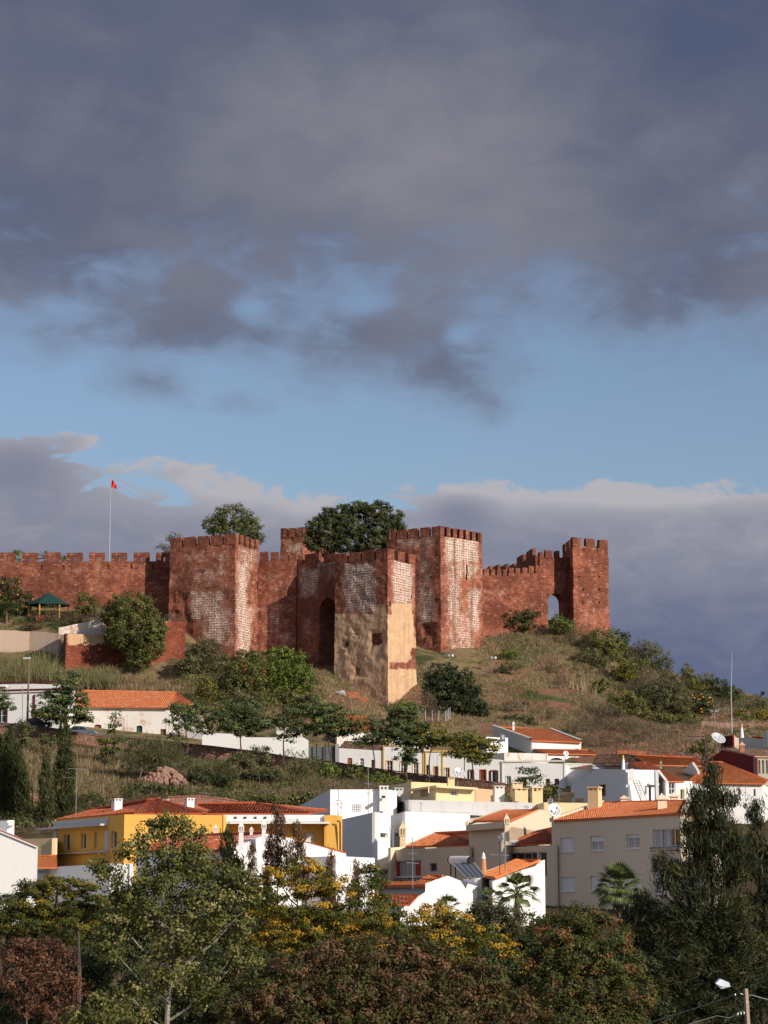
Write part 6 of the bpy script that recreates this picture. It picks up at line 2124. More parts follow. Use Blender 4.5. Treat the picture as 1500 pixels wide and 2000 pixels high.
F_GRASSG = foliage('green_grass_blades', [(0, (.05, .06, .02)), (.5, (.10, .12, .04)), (1, (.20, .21, .09))])
BARK = bark('brown_bark', (.14, .095, .065))
BARK_P = bark('pale_grey_bark', (.33, .30, .25))
BARK_T = bark('tan_bark', (.26, .185, .125))
BARK_D = bark('dark_bark', (.05, .038, .03))

SP = {  # leaf half length, aspect, density, clump radius, material, bark, flat, fill
    'acacia': (.19, .42, 2.6, .60, F_ACACIA, BARK, .40, .25),
    'acaciay': (.19, .42, 2.4, .60, F_ACACIAY, BARK, .40, .25),
    'bush': (.16, .55, 1.9, .45, F_BUSH, BARK, .8, .45),
    'bright': (.16, .55, 1.7, .45, F_BRIGHT, BARK, .8, .4),
    'dark': (.17, .55, 1.9, .50, F_DARK, BARK_D, .75, .35),
    'olive': (.15, .45, 1.8, .5, F_OLIVE, BARK, .8, .4),
    'yellow': (.16, .5, 1.6, .45, F_YEL, BARK, .8, .35),
    'brown': (.16, .30, 2.0, .6, F_BROWN, BARK_D, .9, .3),
    'scrub': (.24, .10, 2.6, .6, F_SCRUB, BARK_D, 1.0, .2),
    'wispy': (.28, .12, 3.6, .6, F_OLIVE, BARK_T, .6, .3),
    'poplar': (.056, .80, 1.35, .25, F_POP, BARK_P, .9, .2),
    'autumn': (.070, .40, 3.0, .30, F_AUT, BARK, .45, .25),
    'rust': (.058, .45, 3.0, .20, F_RUST, BARK_T, .9, .45),
    'redbrown': (.055, .42, 0.62, .16, F_REDBR, BARK_T, .9, .25),
    'photinia': (.056, .45, 3.2, .22, F_PHOT, BARK, .9, .55),
    'fdark': (.080, .55, 2.6, .32, F_DARK, BARK_D, .8, .35),
    'fbush': (.072, .50, 2.6, .30, F_BUSH, BARK_D, .8, .40),
    'folive': (.062, .42, 2.6, .26, F_OLIVE, BARK_D, .8, .40),
    'pine': (.15, .13, 12.0, .30, F_PINE, BARK_D, .9, .15),
    'cypress': (.17, .26, 5.0, .26, F_CYP, BARK_D, 1.5, .65),
    'cypb': (.085, .26, 3.0, .15, F_CYPB, BARK_D, 1.5, .3),
}


def plant(label, sp, Y, blobs, base=None, name='tree', cat='tree', group=None, limbs=True, lean=None, tr=None, dens=1.0, part=None, extra=None, tintshift=0.0, deep=1.0):
    """blobs: (px, py, rx_px, ry_px[, dY]); base: (px, py) image point of the foot (None: below the crown)"""
    leaf, asp, dn, clump, mat, bk, flat, fill = SP[sp]
    W = []
    if base is None and 255 < Y < 436 and limbs is not None:      # stand it on the slope where its lower edge is seen
        lo_ = max(blobs, key=lambda q: q[1] + q[3])
        yb_ = lo_[1] + lo_[3] * .6
        if yb_ > 1215:
            h_ = hit(lo_[0], yb_)
            if abs(h_.y - Y) < 48: Y = h_.y - 1.0
    for b in blobs:
        dy = b[4] if len(b) > 4 else 0
        c = P(b[0], b[1], Y + dy); k = (Y + dy) / FPX
        W.append((tuple(c), b[2] * k, (b[2] + b[3]) / 2 * k * deep, b[3] * k))
    mx = sum(w[0][0] * w[1] for w in W) / sum(w[1] for w in W)
    if base is None:
        bx, by = mx, Y; bz = gz(mx, Y)
        zmin = min(w[0][2] - w[3] for w in W)
        if zmin - bz < 1.0: bz = min(bz, zmin)
    else:
        q = P(base[0], base[1], Y); bx, by = q.x, Y; bz = gz(bx, by) if base[1] is None else q.z
        if base[1] > 1995: bz = gz(bx, by)
    root = empty(name, (bx, by, bz), label, cat, group)
    C, Nn, T, CC = crown_points(W, leaf, dn * dens, clump, flat, fill)
    sz = leaf * (.6 + .8 * rng.random(len(C)))
    Tdir = None
    if sp in ('scrub', 'wispy', 'cypress', 'cypb', 'pine'):
        up = np.array([0, 0, 1.0])
        cen = np.array([bx, by, np.mean([w[0][2] for w in W]) - 1.5])
        out = C - cen; out /= np.linalg.norm(out, axis=1, keepdims=True)
        Tdir = {'scrub': out * .6 + up * .5, 'wispy': out * .7 + up * .5, 'cypress': up + out * .25, 'cypb': up + out * .3, 'pine': up * .5 + out * .5}[sp] + rng.normal(size=C.shape) * .35
    o = leaf_mesh(part or 'crown', C, Nn, sz, asp, T + tintshift, mat, (bx, by, bz), T=Tdir, nv=3 if Tdir is not None else 4)
    o.parent = root
    # trunk and limbs: a leader up to the highest part, limbs leaving it upwards
    mb = MB()
    topc = max(W, key=lambda w: w[0][2]); low = min(W, key=lambda w: w[0][2])
    H = topc[0][2] + topc[3] * .5 - bz
    r0 = tr if tr is not None else max(.05, min(.32, H * .018))
    foot = Vector((bx, by, bz - .3)); tip = Vector(topc[0]) + Vector((0, 0, topc[3] * .6))
    if H > 2.5 and base is not None:
        lead = []
        for i in range(9):
            t = i / 8
            q = foot.lerp(tip, t); q.x = foot.x + (tip.x - foot.x) * t ** 2; q.y = foot.y + (tip.y - foot.y) * t ** 2
            q.x += math.sin(i * 1.7 + bx) * r0 * .8 * (1 - t)
            lead.append(q)
    else:
        lead = [foot.lerp(tip, t) for t in (0, .25, .5, .75, 1)]
    rad = [r0 * (1 - .88 * i / (len(lead) - 1)) for i in range(len(lead))]
    mb.path(lead, rad, 7)
    def at_lead(z):
        for i in range(len(lead) - 1):
            if lead[i + 1].z >= z:
                t = max(0, (z - lead[i].z) / max(1e-3, lead[i + 1].z - lead[i].z))
                return lead[i].lerp(lead[i + 1], t), rad[i]
        return lead[-1], rad[-1]
    if limbs:
        for w in W:
            c = Vector(w[0]); hd = math.hypot(c.x - bx, c.y - by)
            z0 = max(bz + H * .12, c.z - max(hd * .9, w[3] * .8))
            s0, rs = at_lead(z0); rl = min(rs * .6, max(.012, w[1] * .05))
            m = s0.lerp(c, .5) + Vector((random.uniform(-.12, .12) * w[1], random.uniform(-.1, .1) * w[1], -(c.z - s0.z) * .10))
            mb.path([s0, m, c, c + Vector((0, 0, w[3] * .6))], [rl, rl * .75, rl * .45, rl * .12], 5)
            own = [q for q in CC[rng.integers(0, len(CC), min(len(CC), 60))] if np.linalg.norm(q - np.array(w[0])) < max(w[1], w[3])][:7]
            for q in own:
                q = Vector(q); mb.path([m.lerp(c, random.random()), c.lerp(q, .6) + Vector((0, 0, .05)), q], [rl * .32, rl * .2, rl * .06], 4)
    mb.build('trunk', bk, root)
    if extra: extra(root, W)
    return root


def fruits(n, r, mat):
    def f(root, W):
        mb = MB()
        for _ in range(n):
            w = random.choice(W); d = unit(1)[0]; d[1] = -abs(d[1])
            c = np.array(w[0]) + d * np.array([w[1], w[2], w[3]]) * 1.0
            mb.lathe((c[0], c[1], c[2]), [(.01, -r), (r * .8, -r * .6), (r, 0), (r * .8, r * .6), (.01, r)], 6)
        o = mb.build('fruit', mat, root); o['kind'] = 'stuff'
    return f


ORANGE = plain('orange_fruit', (.85, .33, .03), .5)
REDFL = plain('red_blossom', (.65, .07, .03), .6)

# ---- trees and bushes round the castle
plant('broad leafy tree rising behind the left corner tower', 'bush', 425, [(455, 1008, 40, 24), (420, 1024, 28, 18), (488, 1030, 26, 24), (455, 1040, 52, 22), (505, 1052, 12, 14)], tintshift=-.02)
plant('huge round-headed tree with lobed crown rising in the middle of the castle', 'dark', 440, [(700, 996, 34, 17), (734, 1000, 34, 20), (668, 1004, 26, 18), (640, 1006, 20, 16), (762, 1014, 26, 20), (778, 1036, 18, 20), (616, 1030, 20, 22), (645, 1036, 32, 26), (690, 1030, 40, 26), (735, 1036, 38, 24), (604, 1056, 12, 18), (630, 1064, 30, 24), (680, 1062, 40, 26), (735, 1064, 40, 26), (765, 1058, 26, 22)], dens=1.9, tintshift=.22)
plant('sparse small tree above the slotted wall beside the corner tower', 'olive', 412, [(340, 1050, 17, 11), (318, 1069, 14, 7), (330, 1078, 12, 8)], dens=.55)
plant('yellow-green treetop behind the second merlon from the left edge', 'bright', 412, [(36, 1085, 10, 13)])
plant('small treetop just above the long castle wall right of the palm', 'olive', 412, [(126, 1090, 7, 10)])
plant('orange tree with ripe fruit at the left edge of the castle garden', 'dark', 397, [(12, 1150, 32, 26), (42, 1172, 26, 24), (20, 1195, 36, 22), (50, 1200, 14, 16)], extra=fruits(26, .14, ORANGE), tintshift=.08)
plant('loose green shrub right of the green pavilion', 'bush', 394, [(165, 1178, 22, 22), (180, 1192, 14, 14), (155, 1196, 18, 14)], name='shrub', cat='shrub', dens=.6)
plant('leafless grey shrub in front of the green pavilion', 'scrub', 391.5, [(98, 1196, 26, 20), (76, 1202, 20, 14), (128, 1204, 22, 16)], name='shrub', cat='shrub', dens=.32)
plant('dense dark shrub behind the broken white parapet', 'brown', 390.5, [(148, 1206, 26, 14), (185, 1202, 12, 10), (60, 1222, 22, 8)], name='shrub', cat='shrub')
plant('very large round bush spilling over the red brick garden wall', 'bush', 375.5, [(255, 1188, 48, 32), (262, 1225, 58, 42), (280, 1260, 44, 36), (240, 1240, 36, 30), (268, 1290, 30, 20), (220, 1200, 22, 26), (300, 1235, 26, 36)], base=(268, 1322), name='bush', cat='bush', dens=1.5, tintshift=.02)
plant('grey-green bush at the foot of the broad corner tower', 'olive', 384, [(405, 1265, 32, 18), (380, 1290, 34, 22), (425, 1292, 28, 20), (362, 1306, 20, 14), (400, 1312, 36, 16)], name='bush', cat='bush', dens=1.4)
plant('dark green bush with a few red blossoms, left of the largest bright bush', 'bush', 382, [(478, 1288, 24, 20), (460, 1312, 26, 22), (494, 1320, 26, 24), (470, 1340, 34, 18)], name='bush', cat='bush', dens=1.3, extra=fruits(9, .16, REDFL))
plant('big bright green bush left of the dark arch', 'bright', 381, [(545, 1282, 32, 22), (572, 1300, 36, 30), (540, 1315, 32, 26), (595, 1330, 24, 26), (560, 1344, 40, 20)], name='bush', cat='bush', dens=1.3)
plant('yellowish-brown bush above the end of the orange tiled roof', 'yellow', 368, [(402, 1340, 20, 18), (412, 1358, 16, 14), (392, 1362, 14, 12)], name='bush', cat='bush', tintshift=-.15)
plant('low olive bush in the middle of the thicket under the castle', 'olive', 366, [(455, 1360, 24, 15), (490, 1368, 22, 14)], name='bush', cat='bush', dens=1.3)
plant('low dark bush at the right end of the thicket', 'bush', 366, [(535, 1362, 24, 15), (572, 1366, 22, 16)], name='bush', cat='bush', dens=1.2)
plant('tall bush rising against the sunlit wall, right of the corner tower foot', 'bush', 384, [(500, 1292, 22, 20), (512, 1315, 24, 20)], name='bush', cat='bush', tintshift=.05)
plant('broad grey-green bush low behind the end of the orange roof', 'olive', 372, [(430, 1336, 26, 16), (450, 1326, 22, 16)], name='bush', cat='bush')
plant('olive yellow-topped bush on the grassy hill crest under the far tower', 'olive', 424, [(1150, 1278, 26, 16), (1172, 1292, 24, 14)], name='bush', cat='bush')
plant('wide dark bush between the yellow tree and the olive tree', 'bush', 418, [(1245, 1300, 24, 18), (1232, 1318, 22, 14)], name='bush', cat='bush')
plant('dull green tree right of the thorn bush on the slope', 'olive', 412, [(1310, 1330, 28, 18), (1298, 1346, 28, 16)])
plant('dark round bush on the middle of the right slope', 'dark', 398, [(1255, 1352, 22, 16), (1240, 1364, 20, 12)], name='bush', cat='bush', tintshift=.12)
plant('brown leafless thicket above the old brown roof', 'scrub', 352, [(1235, 1436, 30, 16), (1270, 1432, 26, 16), (1300, 1444, 26, 14)], name='scrub', cat='scrub')
for (lb, sp, bl) in [
    ('small dark bush at the foot of the sunlit right curtain wall', 'bush', [(968, 1228, 18, 8), (950, 1236, 12, 7)]),
    ('brown bush in the grass between the euphorbia and the archway', 'scrub', [(1056, 1232, 20, 10)]),
    ('low green prickly bush on the middle of the grassy slope', 'olive', [(1000, 1300, 24, 9), (975, 1308, 14, 7)]),
    ('brown bush on the bare red patch of the slope', 'scrub', [(1095, 1330, 24, 13)]),
    ('dry bush low on the slope above the villa chimney', 'scrub', [(1010, 1372, 24, 13), (985, 1382, 16, 9)]),
    ('green bush between the pale pampas stems and the thorn bush', 'bush', [(1175, 1338, 20, 11), (1160, 1348, 14, 8)]),
    ('dense brown thorn bush at the end of the villa roof', 'scrub', [(1130, 1408, 28, 16), (1110, 1424, 20, 12)]),
    ('large brown thorn bush in the dip of the slope', 'scrub', [(1215, 1420, 30, 16), (1245, 1414, 22, 13)]),
    ('green bush under the orange tree on the right', 'bush', [(1345, 1404, 26, 12), (1320, 1408, 22, 10)]),
    ('dark bush under the grey-olive slope tree', 'bush', [(1275, 1400, 32, 14), (1302, 1404, 20, 10)]),
    ('small yellow bush right of the dark ridge tree', 'yellow', [(1446, 1392, 16, 8)]),
    ('low green bush on the dry stone terrace', 'bright', [(1460, 1402, 14, 7)]),
    ('tall brown bush beside the ochre tower foot', 'scrub', [(838, 1368, 16, 20), (846, 1390, 18, 14)]),
    ('green bush half hiding the ochre tower foot', 'bright', [(790, 1380, 22, 12), (768, 1386, 16, 9)])]:
    plant(lb, sp, 400, bl, name='bush', cat='bush', tintshift=.03)
plant('dark bush beside the small brick ruin', 'dark', 361, [(602, 1372, 24, 18), (590, 1388, 22, 14)], name='bush', cat='bush')
plant('large very dark bush right of the ochre tower base', 'dark', 386, [(865, 1318, 36, 24), (890, 1340, 48, 34), (856, 1350, 34, 30), (915, 1368, 36, 28), (885, 1380, 40, 24), (938, 1392, 18, 14)], name='bush', cat='bush', dens=1.5, tintshift=-.05)
plant('dark euphorbia growing against the right curtain wall', 'dark', 422, [(1000, 1206, 26, 14), (1030, 1200, 24, 12), (1016, 1220, 34, 14), (990, 1220, 16, 12)], limbs=False, tr=.03, name='shrub', cat='shrub', tintshift=.12)
plant('light green fig bush below the archway', 'bright', 424, [(1090, 1216, 16.52, 16.52), (1106, 1226, 21.24, 21.24)], name='bush', cat='bush', dens=.9)
plant('twiggy brown bush under the far right tower', 'scrub', 424, [(1134, 1236, 30.68, 21.24), (1152, 1252, 25.96, 18.88)], name='bush', cat='bush', dens=.8)
plant('mid green bush on the shoulder of the hill, in front of the dark one', 'bush', 425, [(1178, 1252, 35.4, 25.96), (1192, 1272, 33.04, 23.6), (1160, 1276, 18.88, 16.52)], name='bush', cat='bush', tintshift=.06)
plant('dark small tree behind the bush on the hill shoulder', 'dark', 432, [(1214, 1254, 18.88, 23.6), (1218, 1275, 14.16, 16.52)], tintshift=.1)
plant('loose olive tree halfway down the right skyline', 'olive', 428, [(1262, 1268, 30.68, 18.88), (1278, 1290, 35.4, 25.96), (1292, 1306, 23.6, 18.88), (1250, 1292, 18.88, 18.88)], dens=.9)
plant('small yellow tree on the right skyline', 'yellow', 422, [(1216, 1306, 23.6, 18.88), (1228, 1322, 21.24, 16.52)], dens=.9, tintshift=-.05)
plant('bare brown thorn bush below the small yellow tree', 'scrub', 420, [(1262, 1322, 35.4, 25.96), (1240, 1340, 25.96, 16.52)], name='bush', cat='bush', dens=.7)
plant('slender yellow-green poplar on the skyline', 'yellow', 424, [(1340, 1312, 16, 16), (1352, 1330, 22, 18), (1378, 1326, 16, 14), (1366, 1345, 24, 14)], dens=.9, tintshift=-.22)
plant('dark round-topped tree with a bare trunk at the right end of the ridge', 'dark', 416, [(1405, 1338, 20, 14), (1424, 1352, 24, 14), (1390, 1356, 20, 14), (1410, 1362, 34, 12)], base=(1409, 1408), tintshift=.0)
plant('grey-olive tree in the middle of the right slope', 'olive', 402, [(1285, 1350, 40.12, 23.6), (1318, 1362, 33.04, 25.96), (1290, 1378, 42.48, 23.6), (1330, 1384, 25.96, 18.88)], dens=1.2, tintshift=-.1)
plant('fig tree with broad green leaves low on the right slope', 'bush', 396, [(1215, 1366, 33.04, 21.24), (1240, 1382, 28.32, 23.6), (1212, 1390, 30.68, 16.52)], dens=1.1, tintshift=.1)
plant('orange tree with ripe fruit on the right slope', 'dark', 405, [(1368, 1372, 23.6, 18.88), (1376, 1388, 21.24, 16.52)], extra=fruits(22, .15, ORANGE), tintshift=.15)
plant('tangled brown scrub tree at the foot of the slope', 'scrub', 388, [(1170, 1384, 35.4, 25.96), (1196, 1408, 37.76, 28.32), (1160, 1412, 30.68, 21.24)], dens=.9)
plant('dry brown scrub spreading beside the villa roof', 'scrub', 372, [(1170, 1440, 35.4, 21.24), (1205, 1446, 30.68, 21.24), (1140, 1446, 18.88, 16.52)], name='scrub', cat='scrub', dens=.8)
plant('dark dense shrub at the right behind the dish', 'bush', 352, [(1364, 1462, 18, 16), (1384, 1454, 14, 18)], name='shrub', cat='shrub', dens=.8)
plant('round brown bush in the middle of the grassy slope', 'scrub', 408, [(1076, 1302, 22, 14)], name='bush', cat='bush', dens=1.0)
plant('small green shrub near the floodlight mast on the grassy slope', 'bright', 412, [(990, 1278, 20, 12)], name='bush', cat='bush', dens=.4)
plant('green hedge bush behind the villa roof', 'dark', 362, [(990, 1408, 20, 10), (1018, 1406, 22, 11), (1040, 1412, 14, 8)], name='hedge', cat='hedge', tintshift=.15)
plant('dry round bush low on the bare slope', 'scrub', 384, [(1078, 1395, 16, 14), (1064, 1372, 12, 8)], name='bush', cat='bush', dens=.8)
plant('olive-green shrub at the right end of the skyline', 'olive', 420, [(1480, 1376, 20, 10), (1466, 1384, 12, 8)], name='shrub', cat='shrub')
plant('orange-yellow shrub at the far right under the skyline', 'yellow', 408, [(1490, 1398, 18, 12), (1474, 1392, 12, 8)], name='shrub', cat='shrub')

# ---- street trees and garden slope
STT = 'feathery trees along the street'
plant('dark feathery tree in front of the burgundy-trimmed house', 'acacia', 304, [(132, 1335, 30.16, 25.08), (108, 1362, 34.8, 20.52), (145, 1372, 32.48, 25.08), (120, 1396, 53.36, 20.52), (160, 1402, 20.88, 15.96), (90, 1390, 30.16, 20.52)], base=(118, 1440), group=STT, dens=1.1, tintshift=.08)
plant('feathery tree cut by the left edge beside the burgundy window', 'acacia', 304, [(-4, 1360, 23.2, 15.96), (12, 1376, 20.88, 11.4)], base=(-10, 1425), group=STT, tintshift=.08)
plant('feathery tree standing at the end of the orange tiled roof', 'acacia', 303, [(352, 1388, 30.16, 18.24), (385, 1396, 34.8, 20.52), (360, 1412, 39.44, 15.96), (398, 1420, 23.2, 15.96), (345, 1440, 18.56, 11.4)], base=(366, 1466), group=STT, dens=.8, tintshift=.08)
plant('wide feathery tree left of the graffiti wall', 'acacia', 303, [(470, 1386, 44.08, 20.52), (440, 1404, 41.76, 18.24), (500, 1410, 41.76, 20.52), (468, 1420, 51.04, 18.24)], base=(470, 1474), group=STT, tintshift=.08)
plant('thin feathery tree in front of the graffiti', 'acacia', 302, [(560, 1394, 34.8, 15.96), (545, 1412, 27.84, 15.96), (582, 1424, 27.84, 15.96), (560, 1436, 25.52, 15.96)], base=(553, 1486), group=STT, dens=.6, tintshift=.08)
plant('wide dark feathery tree before the street gate', 'acacia', 301, [(625, 1386, 39.44, 20.52), (655, 1400, 41.76, 20.52), (628, 1418, 51.04, 18.24), (668, 1424, 34.8, 15.96)], base=(646, 1502), group=STT, dens=1.1, tintshift=.08)
plant('slanting feathery tree before the first cottage window', 'acacia', 300, [(720, 1420, 34.8, 20.52), (742, 1440, 32.48, 15.96), (712, 1444, 27.84, 15.96)], base=(731, 1500), group=STT, dens=.8, tintshift=.08)
plant('tall dense green street tree with several tiers', 'acacia', 299, [(790, 1388, 30.16, 15.96), (772, 1404, 27.84, 15.96), (800, 1418, 37.12, 20.52), (775, 1436, 34.8, 18.24), (806, 1450, 37.12, 20.52), (796, 1478, 23.2, 18.24)], base=(795, 1526), group=STT, dens=1.25, tintshift=.04)
plant('yellowish street tree in front of the brown cottage door', 'acaciay', 298, [(845, 1432, 39.44, 15.96), (868, 1442, 34.8, 13.68), (828, 1448, 27.84, 13.68)], base=(838, 1524), group=STT, tintshift=.08)
plant('spreading yellow-green street tree at the right end of the row', 'acaciay', 296, [(915, 1446, 39.44, 18.24), (945, 1460, 39.44, 17.1), (905, 1470, 41.76, 15.96), (938, 1482, 34.8, 13.68)], base=(925, 1532), group=STT, dens=1.1, tintshift=.08)
plant('loose dark sapling before the last cottage', 'acacia', 296, [(1028, 1504, 20, 12), (1042, 1520, 18, 14), (1020, 1524, 14, 10)], base=(1036, 1562), dens=.6)
plant('dark vine bush under the sapling by the chimneys', 'bush', 288, [(1070, 1548, 20, 14), (1050, 1556, 14, 10), (1085, 1540, 10, 10)], name='bush', cat='bush')
GS = 'small pruned trees on the garden slope'
GT = [('young dark-leaved tree in front of the stone wall by the parked cars', 'olive', 296, [(45, 1424, 20, 20), (52, 1444, 14, 12)], (46, 1478)),
      ('smaller young tree with a yellowish crown right of it', 'olive', 294, [(94, 1444, 20, 10), (92, 1456, 14, 8)], (93, 1486)),
      ('tree with a wispy domed crown left of the stone heap', 'wispy', 278, [(262, 1470, 35, 27.5), (290, 1462, 32.5, 27.5), (276, 1488, 40, 22.5)], (271, 1548)),
      ('tree with a wispy domed crown above the stone heap', 'wispy', 279, [(322, 1468, 37.5, 27.5), (340, 1486, 32.5, 20), (306, 1490, 27.5, 17.5)], (313, 1532)),
      ('flat-crowned little tree right of the stone heap', 'wispy', 280, [(405, 1494, 42.5, 12.5), (430, 1500, 35, 12.5), (385, 1504, 22.5, 10)], (418, 1542)),
      ('curved pale-stemmed tree with a thin grey crown', 'olive', 281, [(472, 1484, 32.5, 12.5), (484, 1494, 20, 10)], (464, 1542)),
      ('short upright tree with a dark tufted crown', 'olive', 282, [(505, 1474, 27.5, 15), (512, 1488, 20, 10)], (506, 1542)),
      ('leaning greyish tree with a broad thin crown', 'wispy', 284, [(582, 1492, 32.5, 20), (600, 1504, 25, 15)], (576, 1550)),
      ('slim pale-stemmed tree near the street wall', 'olive', 286, [(614, 1490, 17.5, 10)], (612, 1530))]
for (lb, sp, Y, bl, bs) in GT:
    plant(lb, sp, Y, bl, base=bs, group=GS, dens=1.3)
plant('spiky conifer with yellow-tinged lower branches beside the parked cars', 'acaciay', 290, [(225, 1404, 8, 12), (222, 1424, 12, 14), (208, 1444, 16, 12), (232, 1446, 14, 12), (214, 1474, 24, 18), (222, 1500, 28, 18), (200, 1516, 24, 14)], base=(220, 1560), dens=.9, tintshift=-.15)
for (lb, sp, Y, bl) in [('bright green shrub under the street wall, left one', 'bright', 292, [(640, 1506, 26, 14), (622, 1516, 16, 10)]),
                        ('dark green shrub under the street wall, middle one', 'bush', 291, [(682, 1512, 26, 18), (700, 1506, 20, 14)]),
                        ('green shrub behind the aerial of the white upper storey', 'bright', 290, [(738, 1522, 26, 14), (764, 1526, 24, 12)]),
                        ('dark shrub below the street wall near the grey-parapet house', 'bush', 289, [(790, 1532, 20, 10), (812, 1536, 14, 8)]),
                        ('dark hedge bush to the right of the stone heap', 'dark', 282, [(400, 1524, 30, 12), (440, 1522, 32, 12), (380, 1516, 20, 10)]),
                        ('dark hedge bush farther right along the garden path', 'dark', 283, [(490, 1520, 30, 12), (530, 1516, 28, 12)]),
                        ('low green hedge in front of the stone heap', 'dark', 274, [(300, 1542, 26, 8), (340, 1544, 26, 8), (265, 1538, 16, 8)]),
                        ('broad green shrub just left of the white shed-roofed storey', 'bush', 262, [(520, 1562, 34, 14), (560, 1566, 30, 14), (590, 1556, 24, 12)]),
                        ('green shrub behind the pale brick wall', 'bush', 262, [(430, 1560, 24, 10), (470, 1568, 22, 10)])]:
    plant(lb, sp, Y, bl, name='shrub', cat='shrub')
CY = 'cypresses in the left corner'
for (lb, x, top, bot, w, Y) in [('dark cypress cut by the left edge', -2, 1440, 1600, 16, 257), ('tall cypress second from the left edge', 18, 1428, 1600, 17, 255),
                                ('cypress third from the left, leaning against its neighbour', 34, 1456, 1608, 14, 253), ('cypress fourth from the left, broad at the foot', 46, 1484, 1604, 13, 251),
                                ('slim pointed cypress standing alone with a narrow tip', 89, 1474, 1606, 13, 251), ('tallest cypress with a bulging top, beside the bare aerial', 126, 1408, 1604, 19, 253)]:
    n = 7; bl = []
    for i in range(n):
        t = (i + .5) / n; y = top + (bot - top) * t
        bl.append((x + random.uniform(-1.5, 1.5), y, w * 1.12 * (.30 + .75 * min(1, t * 1.9)) * (1 if t < .85 else .8), (bot - top) / n * .75))
    plant(lb, 'cypress', Y, bl, name='cypress', group=CY, limbs=False, base=(x, bot + 4), tr=.2)

# ---- foreground trees
plant('tall airy poplar with pale trunk and glittering olive leaves, in front of the yellow building', 'poplar', 92,
      [(338, 1612, 34, 26), (300, 1628, 40, 28), (372, 1640, 40, 34), (262, 1660, 34, 26), (330, 1672, 60, 34), (188, 1690, 30, 14), (215, 1708, 34, 18), (400, 1700, 52, 34), (310, 1724, 70, 36), (245, 1742, 46, 28),
       (462, 1716, 40, 30), (500, 1750, 46, 26), (400, 1762, 70, 36), (300, 1790, 70, 36), (230, 1800, 44, 34), (440, 1810, 62, 34), (360, 1840, 60, 40), (215, 1850, 32, 24), (470, 1868, 46, 34), (330, 1900, 56, 44), (400, 1930, 50, 40), (260, 1950, 44, 30)],
      base=(328, 2010), tr=.20)
plant('acacia turning bright yellow in front of the white gabled house', 'autumn', 104,
      [(590, 1694, 46, 16), (540, 1712, 40, 18), (640, 1726, 44, 22), (590, 1738, 50, 24), (700, 1748, 40, 30), (510, 1760, 44, 28), (560, 1786, 52, 28), (640, 1782, 54, 28), (720, 1794, 44, 28), (610, 1824, 66, 28), (690, 1836, 60, 30), (540, 1836, 50, 30)], base=(620, 2010), tr=.2)
plant('slim green acacia with drooping tiers beside the white wall', 'autumn', 108, [(722, 1700, 26, 14), (736, 1724, 26, 16), (748, 1756, 30, 20), (760, 1790, 34, 24), (776, 1826, 40, 26)], base=(750, 2010), tr=.15, tintshift=-.16)
plant('yellow-flecked acacia below the white cottage', 'autumn', 100,
      [(850, 1776, 30, 14), (826, 1798, 36, 18), (880, 1796, 40, 20), (930, 1822, 46, 22), (866, 1832, 54, 26), (960, 1850, 44, 24), (1010, 1868, 40, 28), (900, 1866, 60, 26), (1030, 1900, 30, 26)], base=(900, 2010), tr=.18, tintshift=.03)
plant('dark tree with yellowing tips at the left under the white gable wall', 'autumn', 116,
      [(60, 1738, 44, 16), (112, 1726, 40, 16), (160, 1736, 44, 18), (30, 1764, 40, 20), (100, 1768, 60, 26), (180, 1774, 50, 28), (50, 1806, 60, 28), (140, 1816, 60, 34)], base=(100, 2010), tr=.25, tintshift=-.17, dens=1.2)
plant('reddish-brown half-bare tree in the bottom left corner', 'redbrown', 76,
      [(46, 1842, 36, 16), (92, 1852, 34, 18), (20, 1868, 32, 18), (70, 1880, 44, 22), (128, 1872, 30, 20), (30, 1912, 40, 26), (100, 1916, 44, 26), (140, 1930, 36, 26), (60, 1956, 52, 30), (120, 1974, 50, 26)], base=(70, 2030), tr=.07, dens=1.25)
plant('yellow-green bush at the bottom edge beside the poplar trunk', 'fbush', 74, [(196, 1968, 44, 22), (236, 1986, 50, 24), (160, 1990, 34, 20)], name='bush', cat='bush', tintshift=.15)
plant('wide shrub full of rust-brown seed heads filling the bottom centre', 'rust', 72,
      [(520, 1920, 60, 34), (590, 1890, 66, 34), (660, 1866, 66, 36), (740, 1856, 60, 32), (810, 1868, 60, 32), (880, 1888, 62, 32), (940, 1912, 56, 32), (470, 1968, 56, 34), (560, 1956, 80, 40), (670, 1936, 90, 44), (790, 1936, 90, 44), (900, 1958, 80, 42), (1000, 1962, 50, 36), (720, 1990, 120, 40), (860, 1996, 100, 36), (600, 2000, 90, 34)],
      base=(720, 2040), tr=.1, name='shrub', cat='shrub')
plant('dense rounded tree with reddish leaf tips, right of centre', 'photinia', 84,
      [(1130, 1800, 56, 34), (1086, 1826, 52, 36), (1178, 1832, 54, 36), (1060, 1874, 44, 36), (1130, 1868, 70, 44), (1204, 1882, 50, 40), (1090, 1924, 60, 44), (1160, 1934, 70, 46), (1230, 1944, 50, 42), (1120, 1984, 90, 36), (1220, 1994, 60, 30)], base=(1140, 2030), tr=.14)
plant('grey-green oleander behind the yellow-flecked acacia', 'folive', 118, [(950, 1776, 34, 16), (990, 1786, 34, 20), (925, 1800, 34, 20), (965, 1810, 44, 22), (1010, 1812, 30, 22)], name='shrub', cat='shrub', tintshift=-.22, dens=1.2)
